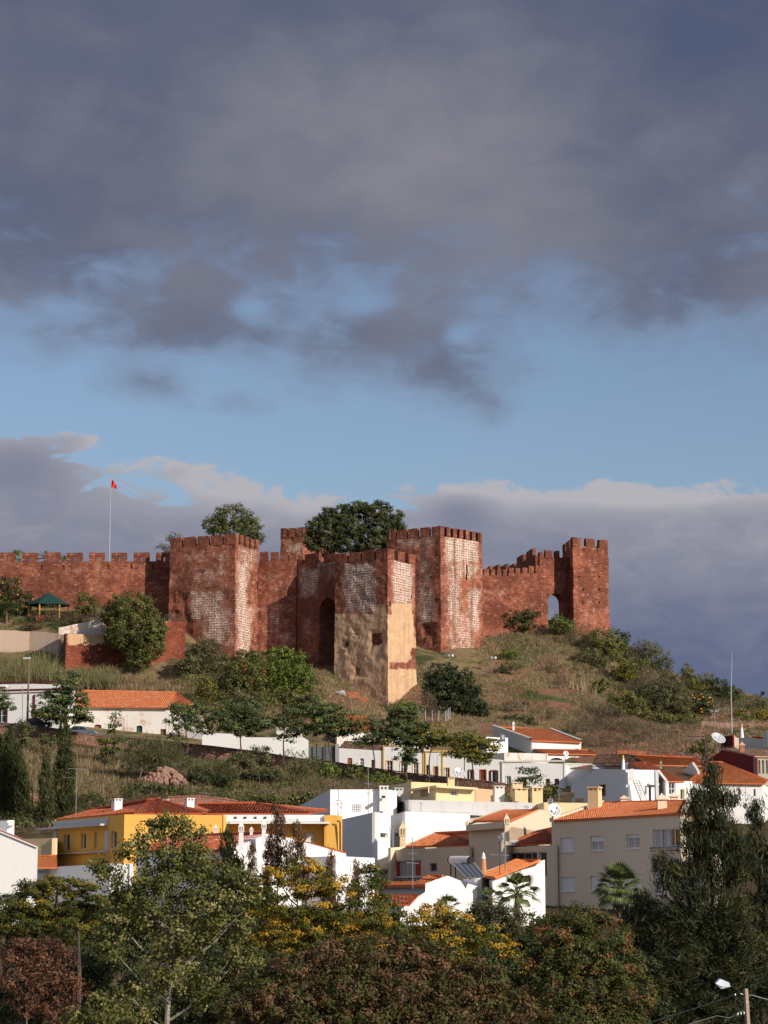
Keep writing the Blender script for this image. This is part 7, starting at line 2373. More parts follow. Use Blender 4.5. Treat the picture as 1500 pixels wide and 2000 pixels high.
plant('very dark casuarina pine towering over the right edge', 'pine', 88,
      [(1386, 1500, 12, 18), (1390, 1528, 18, 20), (1372, 1552, 20, 18), (1402, 1560, 20, 22), (1356, 1580, 16, 20), (1344, 1612, 18, 20), (1385, 1596, 30, 26), (1416, 1608, 24, 28), (1428, 1556, 9, 18), (1354, 1646, 26, 28), (1400, 1648, 36, 32), (1442, 1640, 22, 28), (1372, 1696, 30, 30),
       (1424, 1700, 36, 36), (1330, 1700, 22, 20), (1456, 1690, 22, 30), (1300, 1690, 16, 20), (1286, 1672, 10, 12), (1308, 1726, 24, 20), (1350, 1750, 34, 28), (1420, 1768, 44, 38), (1300, 1776, 36, 28), (1360, 1810, 50, 34), (1440, 1840, 50, 40), (1280, 1830, 30, 30), (1340, 1870, 50, 38), (1420, 1904, 60, 40), (1310, 1920, 40, 34), (1380, 1960, 70, 36)],
      base=(1400, 2010), tr=.24, dens=1.15)
plant('second dark casuarina filling the right edge behind the lamp', 'pine', 96,
      [(1478, 1576, 9, 18), (1480, 1606, 14, 22), (1468, 1640, 18, 24), (1490, 1650, 18, 28), (1484, 1700, 26, 32), (1500, 1740, 30, 34), (1470, 1772, 30, 32), (1500, 1820, 36, 38), (1470, 1870, 40, 40), (1500, 1930, 44, 44), (1450, 1960, 50, 40)], base=(1490, 2010), tr=.2, dens=1.15)
plant('low casuarina spreading left of the tall pine, under the palm', 'pine', 100, [(1262, 1760, 26, 16), (1240, 1790, 34, 22), (1275, 1806, 36, 26), (1232, 1826, 36, 26), (1268, 1862, 40, 30), (1290, 1900, 40, 34), (1262, 1880, 36, 30)], base=(1265, 2010), tr=.15, dens=1.2)
RC = 'rust-brown cypress tips above the foreground trees'
for (lb, x, top, w, Y) in [('tallest dark rust-brown cypress with a forked bushy top', 543, 1572, 19, 118), ('broad rust-brown cypress just right of the tallest', 583, 1606, 19, 117),
                           ('narrow rust-brown cypress tip left of the white gable', 491, 1648, 11, 120), ('narrow rust-brown cypress tip standing against the white gable', 522, 1664, 10, 119),
                           ('rust-brown cypress pair in front of the white wall', 644, 1662, 13, 119), ('lone small rust-brown cypress tip at the right end of the white wall', 695, 1680, 10, 121),
                           ('dark brown-green cypress behind the top of the poplar', 446, 1622, 20, 121)]:
    bl = []; n = 6; bot = top + 130
    for i in range(n):
        t = (i + .5) / n; bl.append((x + random.uniform(-.22, .22) * w, top + (bot - top) * t, w * 1.2 * (.28 + .8 * min(1, t * 1.6)), 14))
    plant(lb, 'cypb' if 'green' not in lb else 'cypress', Y, bl, name='cypress', group=RC, limbs=False, base=(x, 2010), tr=.08, dens=1.0 if 'green' not in lb else .7)
# filler trees that close the wood between and behind the others
for (lb, sp, Y, bl, ts) in [
    ('dark broadleaf tree between the poplar and the left tree', 'fdark', 122, [(250, 1760, 40, 24), (200, 1800, 60, 34), (270, 1810, 60, 34), (220, 1860, 80, 40)], .05),
    ('dark broadleaf tree behind the poplar and the yellow acacia', 'fdark', 124, [(450, 1776, 50, 26), (500, 1806, 60, 32), (430, 1830, 70, 36), (540, 1850, 70, 36), (480, 1880, 80, 36)], .08),
    ('green broadleaf tree behind the slim acacia', 'fbush', 122, [(800, 1822, 44, 20), (760, 1842, 50, 26), (830, 1850, 60, 28), (720, 1864, 60, 26)], -.12),
    ('dark tree under the left palm, behind the yellow-flecked acacia', 'fdark', 121, [(960, 1824, 46, 24), (1020, 1840, 50, 28), (1050, 1800, 24, 18), (900, 1870, 60, 24)], .08),
    ('dark bushy tree in front of the white gable end at the left edge', 'fdark', 128, [(10, 1776, 50, 20), (70, 1786, 50, 24), (130, 1790, 50, 26), (30, 1810, 60, 26)], .02),
    ('dense green tree below the tall white gabled house', 'fbush', 127, [(420, 1786, 50, 24), (520, 1790, 50, 24), (600, 1796, 56, 26), (690, 1800, 56, 26), (640, 1830, 70, 26)], -.1),
    ('shadowy tree low at the bottom left', 'fdark', 98, [(60, 1860, 60, 30), (150, 1880, 60, 36), (220, 1910, 70, 40), (120, 1940, 90, 44), (40, 1960, 70, 40), (260, 1970, 90, 36)], 0),
    ('shadowy tree low between the poplar trunk and the rusty shrub', 'fdark', 98, [(420, 1890, 60, 34), (480, 1920, 70, 40), (400, 1960, 90, 40), (540, 1890, 60, 34)], 0),
    ('shadowy tree behind the right half of the rusty shrub', 'fdark', 98, [(960, 1890, 60, 30), (1040, 1900, 60, 36), (1050, 1960, 80, 40), (1240, 1890, 50, 34), (1270, 1960, 80, 44)], 0),
    ('shadowy evergreen at the bottom right behind the lamp post', 'fdark', 106, [(1330, 1870, 70, 40), (1420, 1880, 70, 50), (1320, 1950, 80, 50), (1440, 1970, 90, 50), (1380, 1800, 60, 34)], -.05)]:
    plant(lb, sp, Y, bl, tintshift=ts, base=(bl[0][0], 2010), tr=.2)


# ---- palms
def frond_mesh(fan=True, L=1.0):
    mb = MB()
    if fan:       # petiole and a fan of narrow blades
        mb.path([(0, 0, 0), (L * .30, 0, L * .10), (L * .55, 0, L * .12)], [.02, .015, .012], 4)
        for k in range(17):
            a = math.radians(-72 + 144 * k / 16); l = L * .52 * (1 - .25 * abs(a) / 1.4)
            d = Vector((math.cos(a), math.sin(a), 0)); o = Vector((L * .52, 0, L * .12)); w = Vector((-d.y, d.x, 0)) * L * .028
            m = o + d * l * .6 + Vector((0, 0, .02 * L)); e = o + d * l + Vector((0, 0, -.14 * L))
            mb.quad(o - w * .4, m - w, m + w, o + w * .4); mb.poly([m - w, e, m + w])
    else:         # feather frond
        pts = [Vector((L * t, 0, L * (.32 * t - .62 * t * t))) for t in (0, .25, .5, .75, 1)]
        mb.path(pts, [.02, .018, .014, .01, .004], 4)
        for k in range(22):
            t = .12 + .86 * k / 21; o = Vector((L * t, 0, L * (.32 * t - .62 * t * t))); ll = L * .26 * math.sin(math.pi * min(1, t * .9 + .1)) + .03
            for sg in (-1, 1):
                e = o + Vector((ll * .5, sg * ll, -ll * .25)); mb.poly([o, o + Vector((L * .03, 0, 0)), e])
    n = len(mb.f)
    o = mb.build('frond', F_PALM, None); me = o.data
    at = me.attributes.new('tint', 'FLOAT', 'FACE'); at.data.foreach_set('value', np.random.default_rng(4).random(n).astype(np.float32) * .8)
    bpy.data.objects.remove(o)
    return me


FAN = frond_mesh(True); FEATHER = frond_mesh(False)


def palm(label, px, py, Y, rpx, n, base_py, tr, me=FAN, cat='palm', dead=True, up=.2):
    c = P(px, py, Y); R = rpx * Y / FPX
    b = P(px, base_py, Y)
    root = empty('palm_tree', (b.x, b.y, b.z), label, cat)
    mb = MB(); k = 10
    mb.path([(b.x + .03 * math.sin(i * 2.1), b.y, b.z - .2 + (c.z - b.z + .2) * i / k) for i in range(k + 1)], [tr * (1.15 - .3 * i / k + (.1 if i % 2 else 0)) for i in range(k + 1)], 9)
    if dead:
        for i in range(16):
            a = random.uniform(0, 6.28); z = c.z - R * random.uniform(.05, .5)
            mb.tube((b.x + math.cos(a) * tr, b.y + math.sin(a) * tr, z), (b.x + math.cos(a) * tr * 2.4, b.y + math.sin(a) * tr * 2.4, z - R * .3), .03, .008, 4)
    mb.build('trunk', BARK_T, root)
    for i in range(n):
        o = bpy.data.objects.new('frond', me); col.objects.link(o); o.parent = root
        a = i * 2.39996; el = math.radians(80 - 120 * (i / n) ** .8) if me is FAN else math.radians(62 - 80 * (i / n))
        s = R * random.uniform(.85, 1.1)
        o.location = (0, 0, c.z - b.z); o.scale = (s, s, s)
        o.rotation_euler = (random.uniform(-.3, .3), -el, a)
    return root


palm('fan palm with two drooping heads of fronds in front of the white cottage', 1012, 1748, 126, 48, 26, 1900, .16)
palm('smaller fan palm half hidden at the left of it', 872, 1776, 124, 34, 18, 1900, .14)
palm('short fan palm tucked under the left side of the drooping palm', 958, 1760, 129, 34, 16, 1880, .14)
palm('tall fan palm with a shaggy trunk in front of the apartment block', 1212, 1742, 108, 58, 34, 1900, .16)
palm('feather palm peeping over the long castle wall', 88, 1092, 410, 24, 16, 1180, .2, FEATHER, dead=False)
palm('spiky dracaena at the left edge of the castle garden', 12, 1188, 392.5, 26, 40, 1232, .18, FEATHER, dead=False)
palm('feather palm tip right of the slotted merlon', 124, 1094, 409, 14, 8, 1180, .2, FEATHER, dead=False)
for (lb, px, py, r) in (('big yucca clump behind the left end of the yellow building', 176, 1560, 18), ('smaller yucca just right of the big clump', 196, 1568, 15), ('yucca lower in front of the big clump', 168, 1578, 13),
                        ('yucca at the foot of the cypresses, left one', 38, 1606, 12), ('yucca at the foot of the cypresses, right one', 66, 1608, 12), ('yucca beside the alone-standing cypress', 96, 1610, 12)):
    h = hit(px, py + r * .6); Y = min(max(h.y, 247), 262)
    palm(lb, px, py, Y, r, 26, py + r, .12, FEATHER, cat='yucca', dead=False)


# ---- ground cover
def blades(name, label, n, test, xr, yr, h, w, mat, lean=.3, cat=None, tuft=5, tint=0):
    """upright grass blades on the hillside wherever test(px, py, x, y) is true"""
    N0 = n * 4
    x = rng.uniform(*xr, N0); y = rng.uniform(*yr, N0)
    z = ground_z(x, y)
    px, py = projn(x, y, z)
    k = np.nonzero(test(px, py, x, y))[0][:n]
    x, y, z = x[k], y[k], z[k]
    x = np.repeat(x, tuft) + rng.normal(size=len(x) * tuft) * .25; y = np.repeat(y, tuft) + rng.normal(size=len(y) * tuft) * .25
    z = ground_z(x, y) - .05
    m = len(x)
    hh = h * (.4 + .9 * rng.random(m)) * np.repeat(.6 + .8 * rng.random(len(k)), tuft)
    a = rng.uniform(0, 6.28, m); lx = rng.normal(size=m) * lean * hh; ly = rng.normal(size=m) * lean * hh
    v = np.empty((m, 3, 3))
    v[:, 0] = np.stack([x - w * np.cos(a), y - w * np.sin(a), z], 1)
    v[:, 1] = np.stack([x + w * np.cos(a), y + w * np.sin(a), z], 1)
    v[:, 2] = np.stack([x + lx, y + ly, z + hh], 1)
    me = bpy.data.meshes.new(name)
    me.vertices.add(m * 3); me.vertices.foreach_set('co', v.ravel())
    me.loops.add(m * 3); me.loops.foreach_set('vertex_index', np.arange(m * 3, dtype=np.int32))
    me.polygons.add(m); me.polygons.foreach_set('loop_start', np.arange(0, m * 3, 3, dtype=np.int32))
    me.update(calc_edges=True)
    at = me.attributes.new('tint', 'FLOAT', 'FACE'); at.data.foreach_set('value', np.clip(np.repeat(rng.random(len(k)), tuft) * .6 + rng.random(m) * .4 + tint, 0, 1).astype(np.float32))
    me.materials.append(mat)
    o = bpy.data.objects.new(name, me); col.objects.link(o)
    tag(o, label, cat or 'grass', kind='stuff')


def thicket(name, label, n, test, xr, yr, r, sp, cat='undergrowth', dens=1.0, ts=0):
    leaf, asp, dn, clump, mat, bk, flat, fill = SP[sp]
    N0 = n * 4
    x = rng.uniform(*xr, N0); y = rng.uniform(*yr, N0); z = ground_z(x, y)
    px, py = projn(x, y, z)
    k = np.nonzero(test(px, py, x, y))[0][:n]
    x, y, z = x[k], y[k], z[k]; n = len(k)
    R = r * (.45 + 1.0 * rng.random(n) ** 2)
    cnt = (R * R * 10 * dens / (leaf * leaf * 2) * .35).astype(int) + 8
    idx = np.repeat(np.arange(n), cnt)
    d = unit(len(idx)); d[:, 2] = np.abs(d[:, 2])
    rad = (.5 + .5 * rng.random(len(idx)) ** .5)[:, None]
    C = np.stack([x, y, z], 1)[idx] + d * rad * R[idx][:, None] * np.array([1, 1, .8])
    C += rng.normal(size=C.shape) * .12
    nn = d + rng.normal(size=d.shape) * .7; nn /= np.linalg.norm(nn, axis=1, keepdims=True)
    Tdir = d + rng.normal(size=d.shape) * .5 + np.array([0, 0, .6]) if sp in ('scrub', 'wispy') else None
    t = rng.random(n)[idx] * .6 + rng.random(len(idx)) * .4 + ts
    o = leaf_mesh(name, C, nn, leaf * (.6 + .8 * rng.random(len(C))), asp, t, mat, (0, 0, 0), T=Tdir, nv=3 if Tdir is not None else 4)
    tag(o, label, cat, kind='stuff')


def inr(px, py, x0, x1, y0, y1): return (px > x0) & (px < x1) & (py > y0) & (py < y1)


def n2(x, y, s, o=0): return vnoise(x / s, y / s, o)


blades('dry_grass', 'dry pale grass on the open castle slope', 13000, lambda px, py, x, y: (px > 930) & (px < 1240) & (py > 1215) & (py < 1430) & (n2(x, y, 5) > .38), (14, 60), (362, 440), .45, .05, F_GRASS)
blades('dry_grass', 'tall dry grass under the middle tower and ruins', 5000, lambda px, py, x, y: inr(px, py, 590, 930, 1300, 1420), (-18, 20), (352, 400), .6, .05, F_GRASS, tint=-.1)
blades('green_grass', 'green weeds in patches on the castle slope', 5000, lambda px, py, x, y: (px > 930) & (px < 1240) & (py > 1225) & (py < 1420) & (n2(x, y, 6, 3) > .62), (14, 60), (362, 440), .35, .06, F_GRASSG)
blades('dry_grass', 'dry grass on the right hand terraces', 6000, lambda px, py, x, y: (px > 1230) & (px < 1510) & (py > 1330) & (py < 1480), (36, 78), (330, 440), .5, .05, F_GRASS, tint=-.12)
blades('reeds', 'tall yellow-green cane reeds in front of the beige garden wall', 2600, lambda px, py, x, y: (px < 105) & (px > -30) & (py > 1300) & (py < 1350), (-70, -50), (352, 380), 2.7, .09, F_REED, .28, 'reeds', tuft=6)
blades('reeds', 'cane reeds in front of the red brick garden wall', 2600, lambda px, py, x, y: (px < 224) & (px > 105) & (py > 1310) & (py < 1350), (-56, -40), (350, 372), 1.7, .08, F_REED, .3, 'reeds', tuft=6)
blades('dry_grass', 'dry grass behind the orange tiled roof', 2600, lambda px, py, x, y: (px < 420) & (px > 210) & (py > 1310) & (py < 1372), (-45, -20), (345, 374), .8, .06, F_GRASS, .35, tint=-.15)
blades('dry_grass', 'tan dry grass on the bank behind the cypresses', 3000, lambda px, py, x, y: (px > 40) & (px < 230) & (py > 1455) & (py < 1560), (-48, -28), (262, 300), .9, .06, F_GRASS, tint=-.1)
blades('dry_grass', 'tan dry grass between the plants of the garden slope', 3500, lambda px, py, x, y: (px > 200) & (px < 1000) & (py > 1480) & (py < 1590) & (n2(x, y, 4, 6) > .5), (-38, 16), (246, 303), .6, .05, F_GRASS, tint=-.25)
blades('pampas_grass', 'pale pampas stems standing on the right slope', 60, lambda px, py, x, y: inr(px, py, 1112, 1168, 1336, 1362), (24, 46), (380, 425), 2.2, .07, F_GRASS, .12, 'grass', tuft=8, tint=.3)
thicket('undergrowth', 'brown and green undergrowth on the garden slope', 1700, lambda px, py, x, y: (px > -30) & (px < 1000) & (n2(x, y, 5, 8) > .30), (-48, 16), (244, 302), 1.15, 'scrub', dens=.5)
thicket('undergrowth', 'low dark green plants on the garden slope', 700, lambda px, py, x, y: (px > -30) & (px < 1000) & (n2(x, y, 6, 4) > .5), (-48, 16), (246, 303), .95, 'bush', dens=.45, ts=-.05)
thicket('undergrowth', 'mixed bushes covering the bank under the castle walls', 330, lambda px, py, x, y: inr(px, py, 350, 620, 1300, 1420), (-40, -10), (345, 388), 1.3, 'bush', dens=.5)
thicket('undergrowth', 'low scrub at the foot of the right hand slope', 800, lambda px, py, x, y: inr(px, py, 1100, 1500, 1360, 1500), (26, 80), (325, 425), 1.1, 'scrub', dens=.5)
thicket('undergrowth', 'small green bushes dotted over the castle slope', 110, lambda px, py, x, y: inr(px, py, 935, 1230, 1235, 1430), (14, 60), (364, 432), .9, 'olive', dens=.5)
thicket('undergrowth', 'low shrubs along the right skyline', 260, lambda px, py, x, y: (px > 1140) & (px < 1510) & (y > 405) & (y < 440), (36, 80), (405, 440), 1.5, 'olive', dens=.6)
thicket('undergrowth', 'mixed yellow-green plants on the garden slope', 260, lambda px, py, x, y: (px > -30) & (px < 1000) & (n2(x, y, 4, 14) > .5), (-48, 16), (246, 303), 1.0, 'olive', dens=.5, ts=.1)
thicket('undergrowth', 'brown thorny scrub on the right slope between the trees', 330, lambda px, py, x, y: inr(px, py, 1130, 1420, 1260, 1440), (30, 72), (372, 436), 1.5, 'scrub', dens=.6)
thicket('undergrowth', 'garden plants behind the low castle garden wall', 120, lambda px, py, x, y: (px > -30) & (px < 330), (-72, -36), (388, 398), .9, 'bush', dens=.5)
# ================================================================== small things
# flag and its pole
def flag():
    b = P(213, 1097, 408); t = P(213, 926, 408)
    root = empty('flagpole', (b.x, b.y, gz(b.x, b.y)), 'tall slim white flagpole standing behind the long castle wall', 'flagpole')
    mb = MB(); g = gz(b.x, b.y)
    mb.path([(b.x, b.y, g), (b.x, b.y, g + (t.z - g) * .62), (b.x, b.y, g + (t.z - g) * .63), (b.x, b.y, t.z)], [.12, .10, .08, .05], 8)
    mb.build('pole', plain('dull_white_paint', (.42, .42, .44), .6), root)
    m = MB(); m.lathe((t.x, t.y, t.z), [(.01, 0), (.13, .1), (.13, .2), (.01, .3)], 8); m.build('finial', GALV, root)
    # hanging triangular fold of cloth
    fr = empty('flag', (b.x, b.y, P(213, 940, 408).z), 'limp red flag hanging from the flagpole', 'flag')
    mb = MB(); n = 10
    z0 = P(213, 934, 408).z; z1 = P(213, 952, 408).z
    for i in range(n):
        for j in range(6):
            def Q(a, c):
                u = a / n; v = c / 6
                top = z0 - u * (z0 - z1) * .72; bot = z1 - u * .35
                w = 1.05 * u
                return (b.x + .12 + w * (.85 + .15 * v), b.y - .1 + .16 * math.sin(u * 9 + v * 3), top + (bot - top) * v)
            mb.quad(Q(i, j), Q(i + 1, j), Q(i + 1, j + 1), Q(i, j + 1))
    mb.build('cloth', plain('red_flag_cloth', (.75, .035, .03), .8), fr, smooth=True)


flag()


# green roofed pavilion
def pavilion():
    c = P(94, 1215, 395); g = gz(c.x, 395)
    root = empty('pavilion', (c.x, 395, g), 'garden pavilion with a dark green tent roof on yellow posts', 'pavilion')
    k = 395 / FPX; R = 44 * k; ze = P(94, 1183, 395).z; zt = P(94, 1158, 395).z
    GREEN = plain('dark_green_roof', (.010, .050, .042), .7)
    pts = [(c.x + R * math.cos(math.radians(60 * i + 10)), 395 + R * .8 * math.sin(math.radians(60 * i + 10)), ze) for i in range(6)]
    for i in range(6):
        a, b = Vector(pts[i]), Vector(pts[(i + 1) % 6]); t = Vector((c.x, 395, zt)); mb = MB()
        up = Vector((0, 0, .1))
        mb.ring([[a, b, t], [a + up, b + up, t + up]]); mb.build('roof_panel', GREEN, root)
        p = MB(); q = a.lerp(Vector((c.x, 395, ze)), .12); p.tube((q.x, q.y, g - .5), (q.x, q.y, ze), .13, .13, 6); p.build('post', plain('yellow_post', (.62, .33, .05), .7), root)
        r = MB(); r.tube((q.x, q.y, g + .9), (lambda w: (w.x, w.y, g + .9))(b.lerp(Vector((c.x, 395, ze)), .12)), .07, .07, 5); r.build('rail', plain('yellow_post', (.62, .33, .05), .7), root)
    cl = MB(); q = P(78, 1208, 392.6); cl.box(q, (.7, .12, .5)); cl.build('red_cloth', REDCLOTH, root)


pavilion()


# cars behind the stone wall
def car(label, px, py, Y, paint, rz=0.0):
    p = P(px, py, Y)
    root = empty('parked_car', (p.x, p.y, p.z), label, 'car', 'cars parked on the street')
    cs, sn = math.cos(rz), math.sin(rz)
    def T(x, y, z): return (p.x + x * cs - y * sn, p.y + x * sn + y * cs, p.z + z)
    def loft(secs):
        m = MB(); m.ring([[T(*q) for q in s] for s in secs]); return m
    prof = [(-2.0, .35), (-2.05, .62), (-1.95, .86), (-1.3, .92), (1.0, .95), (1.75, .84), (2.0, .62), (1.98, .35)]
    loft([[(x, y, z) for x, z in prof] for y in (-.82, -.78, .78, .82)]).build('body', paint, root)
    cab = [(-1.75, .88), (-1.15, 1.38), (.25, 1.42), (1.05, .92)]
    loft([[(x * (1 if abs(y) > .7 else .96), y, z) for x, z in cab] for y in (-.70, -.60, .60, .70)]).build('cabin', paint, root)
    for y in (-.715, .715):
        for (a, b, c, d) in (((-1.45, .95), (-.35, .95), (-.35, 1.34), (-1.1, 1.34)), ((-.25, .95), (.80, .95), (.22, 1.34), (-.25, 1.34))):
            m = MB(); m.ring([[T(q[0], y - .01, q[1]) for q in (a, b, c, d)], [T(q[0], y + .01, q[1]) for q in (a, b, c, d)]]); m.build('side_window', GLASS, root)
    for x in (-1.25, 1.3):
        for y in (-.78, .78):
            w = MB(); w.tube(T(x, y - .1, .31), T(x, y + .1, .31), .31, .31, 14); wo = w.build('wheel', DARKMET, root)
            r = MB(); r.tube(T(x, y - .12, .31), T(x, y + .12, .31), .18, .18, 10); r.build('rim', PALEMET, wo)
    for y in (-.6, .6):
        m = MB(); m.box(T(-2.03, y, .7), (.04, .14, .08), rz); m.build('tail_light', REDCLOTH, root)
        m = MB(); m.box(T(1.96, y, .66), (.05, .14, .07), rz); m.build('headlight', PALEMET, root)


car('dark green parked car behind the feathery tree at the left', 72, 1424, 309.5, plain('dark_green_car_paint', (.012, .03, .035), .25, .3, .6), .1)
car('pale blue-grey parked car behind the stone wall', 160, 1440, 310, plain('blue_grey_car_paint', (.16, .22, .30), .25, .3, .6), -.05)


# lamps and masts
def street_lamp(label, px, py_top, py_base, Y):
    t = P(px, py_top, Y); b = P(px, py_base, Y); root = empty('street_lamp', (b.x, b.y, b.z), label, 'street lamp')
    mb = MB(); mb.tube((b.x, b.y, b.z - 2), (b.x, b.y, t.z), .17, .11, 8); mb.build('pole', WOODPOLE, root)
    m = MB(); m.box((t.x, t.y, t.z + .1), (.5, .15, .12)); m.build('lamp_head', PALEMET, root)


street_lamp('old concrete street lamp in front of the burgundy-trimmed house', 53, 1287, 1425, 308)


def floodlight(label, px, py_top, py_base, Y, n=2, r=.05, mat=None, size=.25):
    b = P(px, py_base, Y); t = P(px, py_top, Y)
    root = empty('floodlight_mast', (b.x, b.y, b.z), label, 'floodlight mast')
    mb = MB(); mb.tube((b.x, b.y, b.z - 1), (b.x, b.y, t.z), r * 1.3, r, 6)
    w = size * 1.5 * (n - 1) / 2 + size
    mb.tube((b.x - w, b.y, t.z), (b.x + w, b.y, t.z), r * .7, r * .7, 5); mb.build('mast', GALV, root)
    for i in range(n):
        x = b.x + (i - (n - 1) / 2) * size * 2.2
        m = MB(); m.box((x, b.y - .1, t.z + size * .8), (size * .7, size * .35, size * .6), .3 * (i - .5)); m.build('lamp', mat or DARKMET, root)
        q = MB(); q.tube((x, b.y, t.z), (x, b.y, t.z + size * .5), r * .5, r * .5, 4); q.build('bracket', GALV, root)


floodlight('floodlight mast with three upright lamps in front of the right tower', 877, 1283, 1312, 400, 3, .06, GALV, .28)
floodlight('floodlight mast with three upright lamps on the slope right of the tower foot', 961, 1287, 1318, 405, 3, .06, GALV, .28)
floodlight('mast with a pair of black floodlights above the villa roof', 1027, 1377, 1412, 375, 2, .06, DARKMET, .32)
floodlight('grey mast with twin floodlights on the terrace near the dark ridge tree', 1396, 1392, 1432, 372, 2, .08, GALV, .35)
floodlight('single floodlight pole on the skyline at the far right', 1490, 1358, 1372, 425, 1, .09, DARKMET, .5)


def thin_mast(label, px, py_top, py_base, Y, r=.05, name='mast', cat='mast'):
    b = P(px, py_base, Y); t = P(px, py_top, Y)
    mb = MB(); mb.path([(b.x, b.y, b.z - 1), (b.x, b.y, (b.z + t.z) / 2), (t.x, t.y, t.z)], [r * 1.3, r, r * .5], 6)
    o = mb.build(name, PALEMET if cat != 'post' else plain('dark_weathered_wood', (.085, .065, .05), .9), None); tag(o, label, cat)
    for v in o.data.vertices: v.co -= Vector(b)
    o.location = b


thin_mast('very tall thin whip mast at the right against the dark cloud', 1430, 1275, 1440, 370, .07)
thin_mast('thin lightning rod above the big round tree', 674, 962, 990, 445, .06)
thin_mast('thin wooden pole at the edge of the brick rubble', 1378, 1432, 1485, 322, .09, 'wooden_pole', 'post')
thin_mast('dark weathered post among the trees at the bottom left', 153, 1818, 1990, 88, .08, 'wooden_post', 'post')
thin_mast('slim pole among the cypresses', 62, 1522, 1600, 255, .07, 'wooden_pole', 'post')

# wire mesh fences on the right hillside and behind the street row
def fence(label, pts, hpx, Y, n, mat=GREENPAINT):
    p = P(*pts[0], Y); root = empty('wire_fence', (p.x, p.y, p.z), label, 'fence')
    W = [P(x, y, Y) for x, y in pts]
    h = hpx * Y / FPX
    wm = MB()
    for i in range(len(W) - 1):
        for k in range(n):
            q = W[i].lerp(W[i + 1], k / n)
            m = MB(); m.tube(q, q + Vector((0, 0, h)), .05, .05, 5); m.build('fence_post', mat, root)
        for j in range(5):
            z = Vector((0, 0, h * (j + .5) / 5)); wm.tube(W[i] + z, W[i + 1] + z, .012, .012, 3)
    w = wm.build('wire', mat, root); w['kind'] = 'stuff'


fence('green wire fence crossing the scrub on the right hillside', [(1238, 1440), (1300, 1432), (1370, 1425)], 24, 358, 4)
fence('grey wire fence above the orange roofs under the middle tower', [(818, 1408), (870, 1410), (882, 1402)], 22, 358, 4, GALV)
fence('green railing at the foot of the broad corner tower', [(322, 1211), (333, 1211), (360, 1213)], 12, 386, 3)

# street name / direction sign near the veranda
sg = empty('direction_sign', P(1166, 1502, 300), 'small pale arrow-shaped direction sign near the veranda arches', 'sign')
m = MB(); a = P(1156, 1497, 300); m.tube((a.x + 1.4, a.y + .05, a.z - 1.2), (a.x + 1.4, a.y + .05, a.z + .5), .05, .05, 5); m.build('post', GALV, sg)
for k, yy in enumerate((0, -.32)):
    m = MB(); z = a.z + yy
    A = (a.x, a.y); slab(m, (a.x, a.y), (a.x + 1, a.y), [(-.0, z + .12), (.25, z), (1.5, z), (1.5, z + .26), (.25, z + .26)], (), .04); m.build('sign_panel', PALEMET, sg)

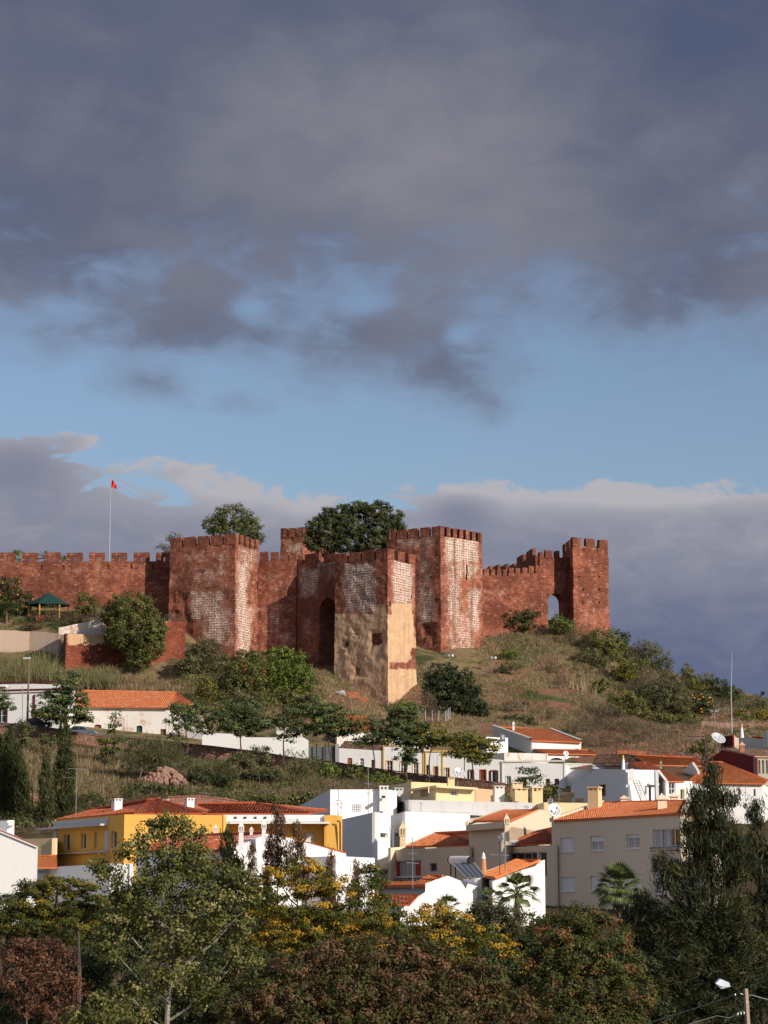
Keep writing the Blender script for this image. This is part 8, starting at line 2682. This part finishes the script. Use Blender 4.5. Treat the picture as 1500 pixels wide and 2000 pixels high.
# concrete pole with street lamp, bottom right
def power_pole():
    Y = 60
    t = P(1456, 1931, Y); b = P(1470, 2100, Y)
    root = empty('concrete_pole', (b.x, b.y, -13), 'square concrete pole carrying a grey street lamp and wires, bottom right', 'pole')
    CP = plaster('pole_concrete', (.36, .27, .20), .4)
    mb = MB(); L = 170 * Y / FPX
    w0, w1 = .075, .15
    def R(z, w): return [(t.x + dx * w + (b.x - t.x) * (t.z - z) / (t.z - b.z), Y + dy * w, z) for dx, dy in ((-1, -1), (1, -1), (1, 1), (-1, 1))]
    zs = [-13, t.z - 6, t.z - 3, t.z]
    def Rr(z):
        k = max(0, (t.z - z)) / 6; w = .045 + .022 * min(k, 3)
        cx = t.x + .035 * (t.z - z); a = .5
        return [(cx + (dx * math.cos(a) - dy * math.sin(a)) * w, Y + (dx * math.sin(a) + dy * math.cos(a)) * w, z) for dx, dy in ((-1, -1), (1, -1), (1, 1), (-1, 1))]
    mb.ring([Rr(z) for z in zs]); mb.build('post', CP, root)
    hm = MB()
    for i in range(12):
        z = t.z - .05 - i * .11; q = Rr(z); c = (Vector(q[0]) + Vector(q[1])) / 2
        hm.tube(c + Vector((.0, .004, 0)), c - Vector((-.003, .006, 0)), .008, .008, 6)
    hm.build('hole', DARKMET, root)['kind'] = 'stuff'
    # arm and lamp
    am = MB(); a0 = P(1449, 1938, Y - .05); a1 = P(1427, 1926, Y - .3); am.path([a0, a1, P(1420, 1924, Y - .35)], [.014, .014, .012], 6); am.build('lamp_arm', DARKMET, root)
    hd = MB()
    pts = [P(1397, 1921, Y - .5), P(1404, 1914, Y - .45), P(1408, 1913.5, Y - .42), P(1424, 1920, Y - .33), P(1426, 1927, Y - .3), P(1421, 1928, Y - .33), P(1411, 1927, Y - .4)]
    hd.ring([[q + Vector((0, -.055, .0)) for q in pts], [q + Vector((0, .11, .02)) for q in pts]])
    ho = hd.build('lamp_head', plain('pale_lamp_housing', (.62, .66, .74), .4), root)
    gl = MB(); gp = [P(1398, 1922, Y - .5), P(1411, 1928, Y - .4), P(1420, 1929, Y - .35), P(1408, 1931, Y - .42)]
    gl.ring([[q + Vector((0, -.04, 0)) for q in gp], [q + Vector((0, .09, 0)) for q in gp]]); gl.build('lamp_glass', GALV, ho)
    for (pxa, pya, pxb, pyb, r) in ((1448, 1941, 1452, 1946, .01),):
        pass
    for (x, y) in ((1436, 1943), (1441, 1981), (1447, 1980), (1453, 1979)):
        ins = MB(); q = P(x, y, Y - .06); ins.lathe(q, [(.012, -.03), (.02, 0), (.012, .03)], 8); ins.build('insulator', PALEMET, root)
    br = MB(); br.tube(P(1438, 1980, Y - .04), P(1458, 1972, Y), .009, .009, 5); br.tube(P(1442, 1938, Y - .04), P(1454, 1944, Y), .009, .009, 5); br.build('bracket', GALV, root)
    bd = MB(); q = Rr(t.z - .33)
    bd.ring([[Vector(v) + (Vector(v) - Vector((sum(p[0] for p in q) / 4, Y, v[2]))) * .12 + Vector((0, 0, dz)) for v in q] for dz in (-.008, .008)]); bd.build('steel_band', PALEMET, root)
    for lb, pts, r in (('thick overhead cable running left from the concrete pole', [(1436, 1943, Y), (1380, 1962, Y - 1), (1300, 1988, Y - 3), (1180, 2025, Y - 7)], .014),
                       ('thin lower cable running left from the concrete pole', [(1440, 1981, Y), (1425, 1988, Y), (1400, 1984, Y - .5), (1340, 2002, Y - 2), (1240, 2030, Y - 5)], .008),
                       ('overhead cable running right from the concrete pole', [(1457, 1945, Y), (1470, 1944, Y), (1486, 1949, Y), (1540, 1962, Y)], .013)):
        m = MB(); m.path([P(*p) for p in pts], [r] * len(pts), 5); o = m.build('overhead_cable', DARKMET if 'thick' in lb else GALV, None); tag(o, lb, 'cable')


power_pole()
# loose pale stones on the terraces and the slope
def rocks(label, n, test, xr, yr, r, mat):
    mb = MB(); k = 0; rs = random.Random(11)
    while k < n:
        x = rs.uniform(*xr); y = rs.uniform(*yr); z = gz(x, y); px, py = projn(x, y, z)
        if not test(px, py): continue
        k += 1; s0 = r * rs.uniform(.4, 1.3)
        mb.lathe((x, y, z - s0 * .3), [(s0 * rs.uniform(.7, 1), 0), (s0 * rs.uniform(.7, 1.1), s0 * .5), (s0 * .4, s0 * rs.uniform(.8, 1.1))], 5)
    o = mb.build('rocks', mat, None); tag(o, label, 'rocks', kind='stuff')


rocks('pale loose stones of the right hand terraces', 420, lambda px, py: 1360 < px < 1510 and 1392 < py < 1445, (44, 76), (345, 400), .32, plain('pale_heap_stone', (.46, .27, .21), .95))
rocks('red-brown rocks at the foot of the scrub slope', 420, lambda px, py: 1180 < px < 1400 and 1420 < py < 1500, (28, 62), (315, 385), .45, plain('red_rock', (.22, .10, .07), .95))
rocks('small rocks scattered on the grassy slope', 160, lambda px, py: 940 < px < 1220 and 1240 < py < 1430, (14, 50), (365, 435), .25, plain('red_rock', (.22, .10, .07), .95))
rocks('rubble under the middle tower and beside the ruins', 300, lambda px, py: 600 < px < 830 and 1345 < py < 1412, (-16, 8), (350, 385), .28, plain('pale_heap_stone', (.46, .27, .21), .95))
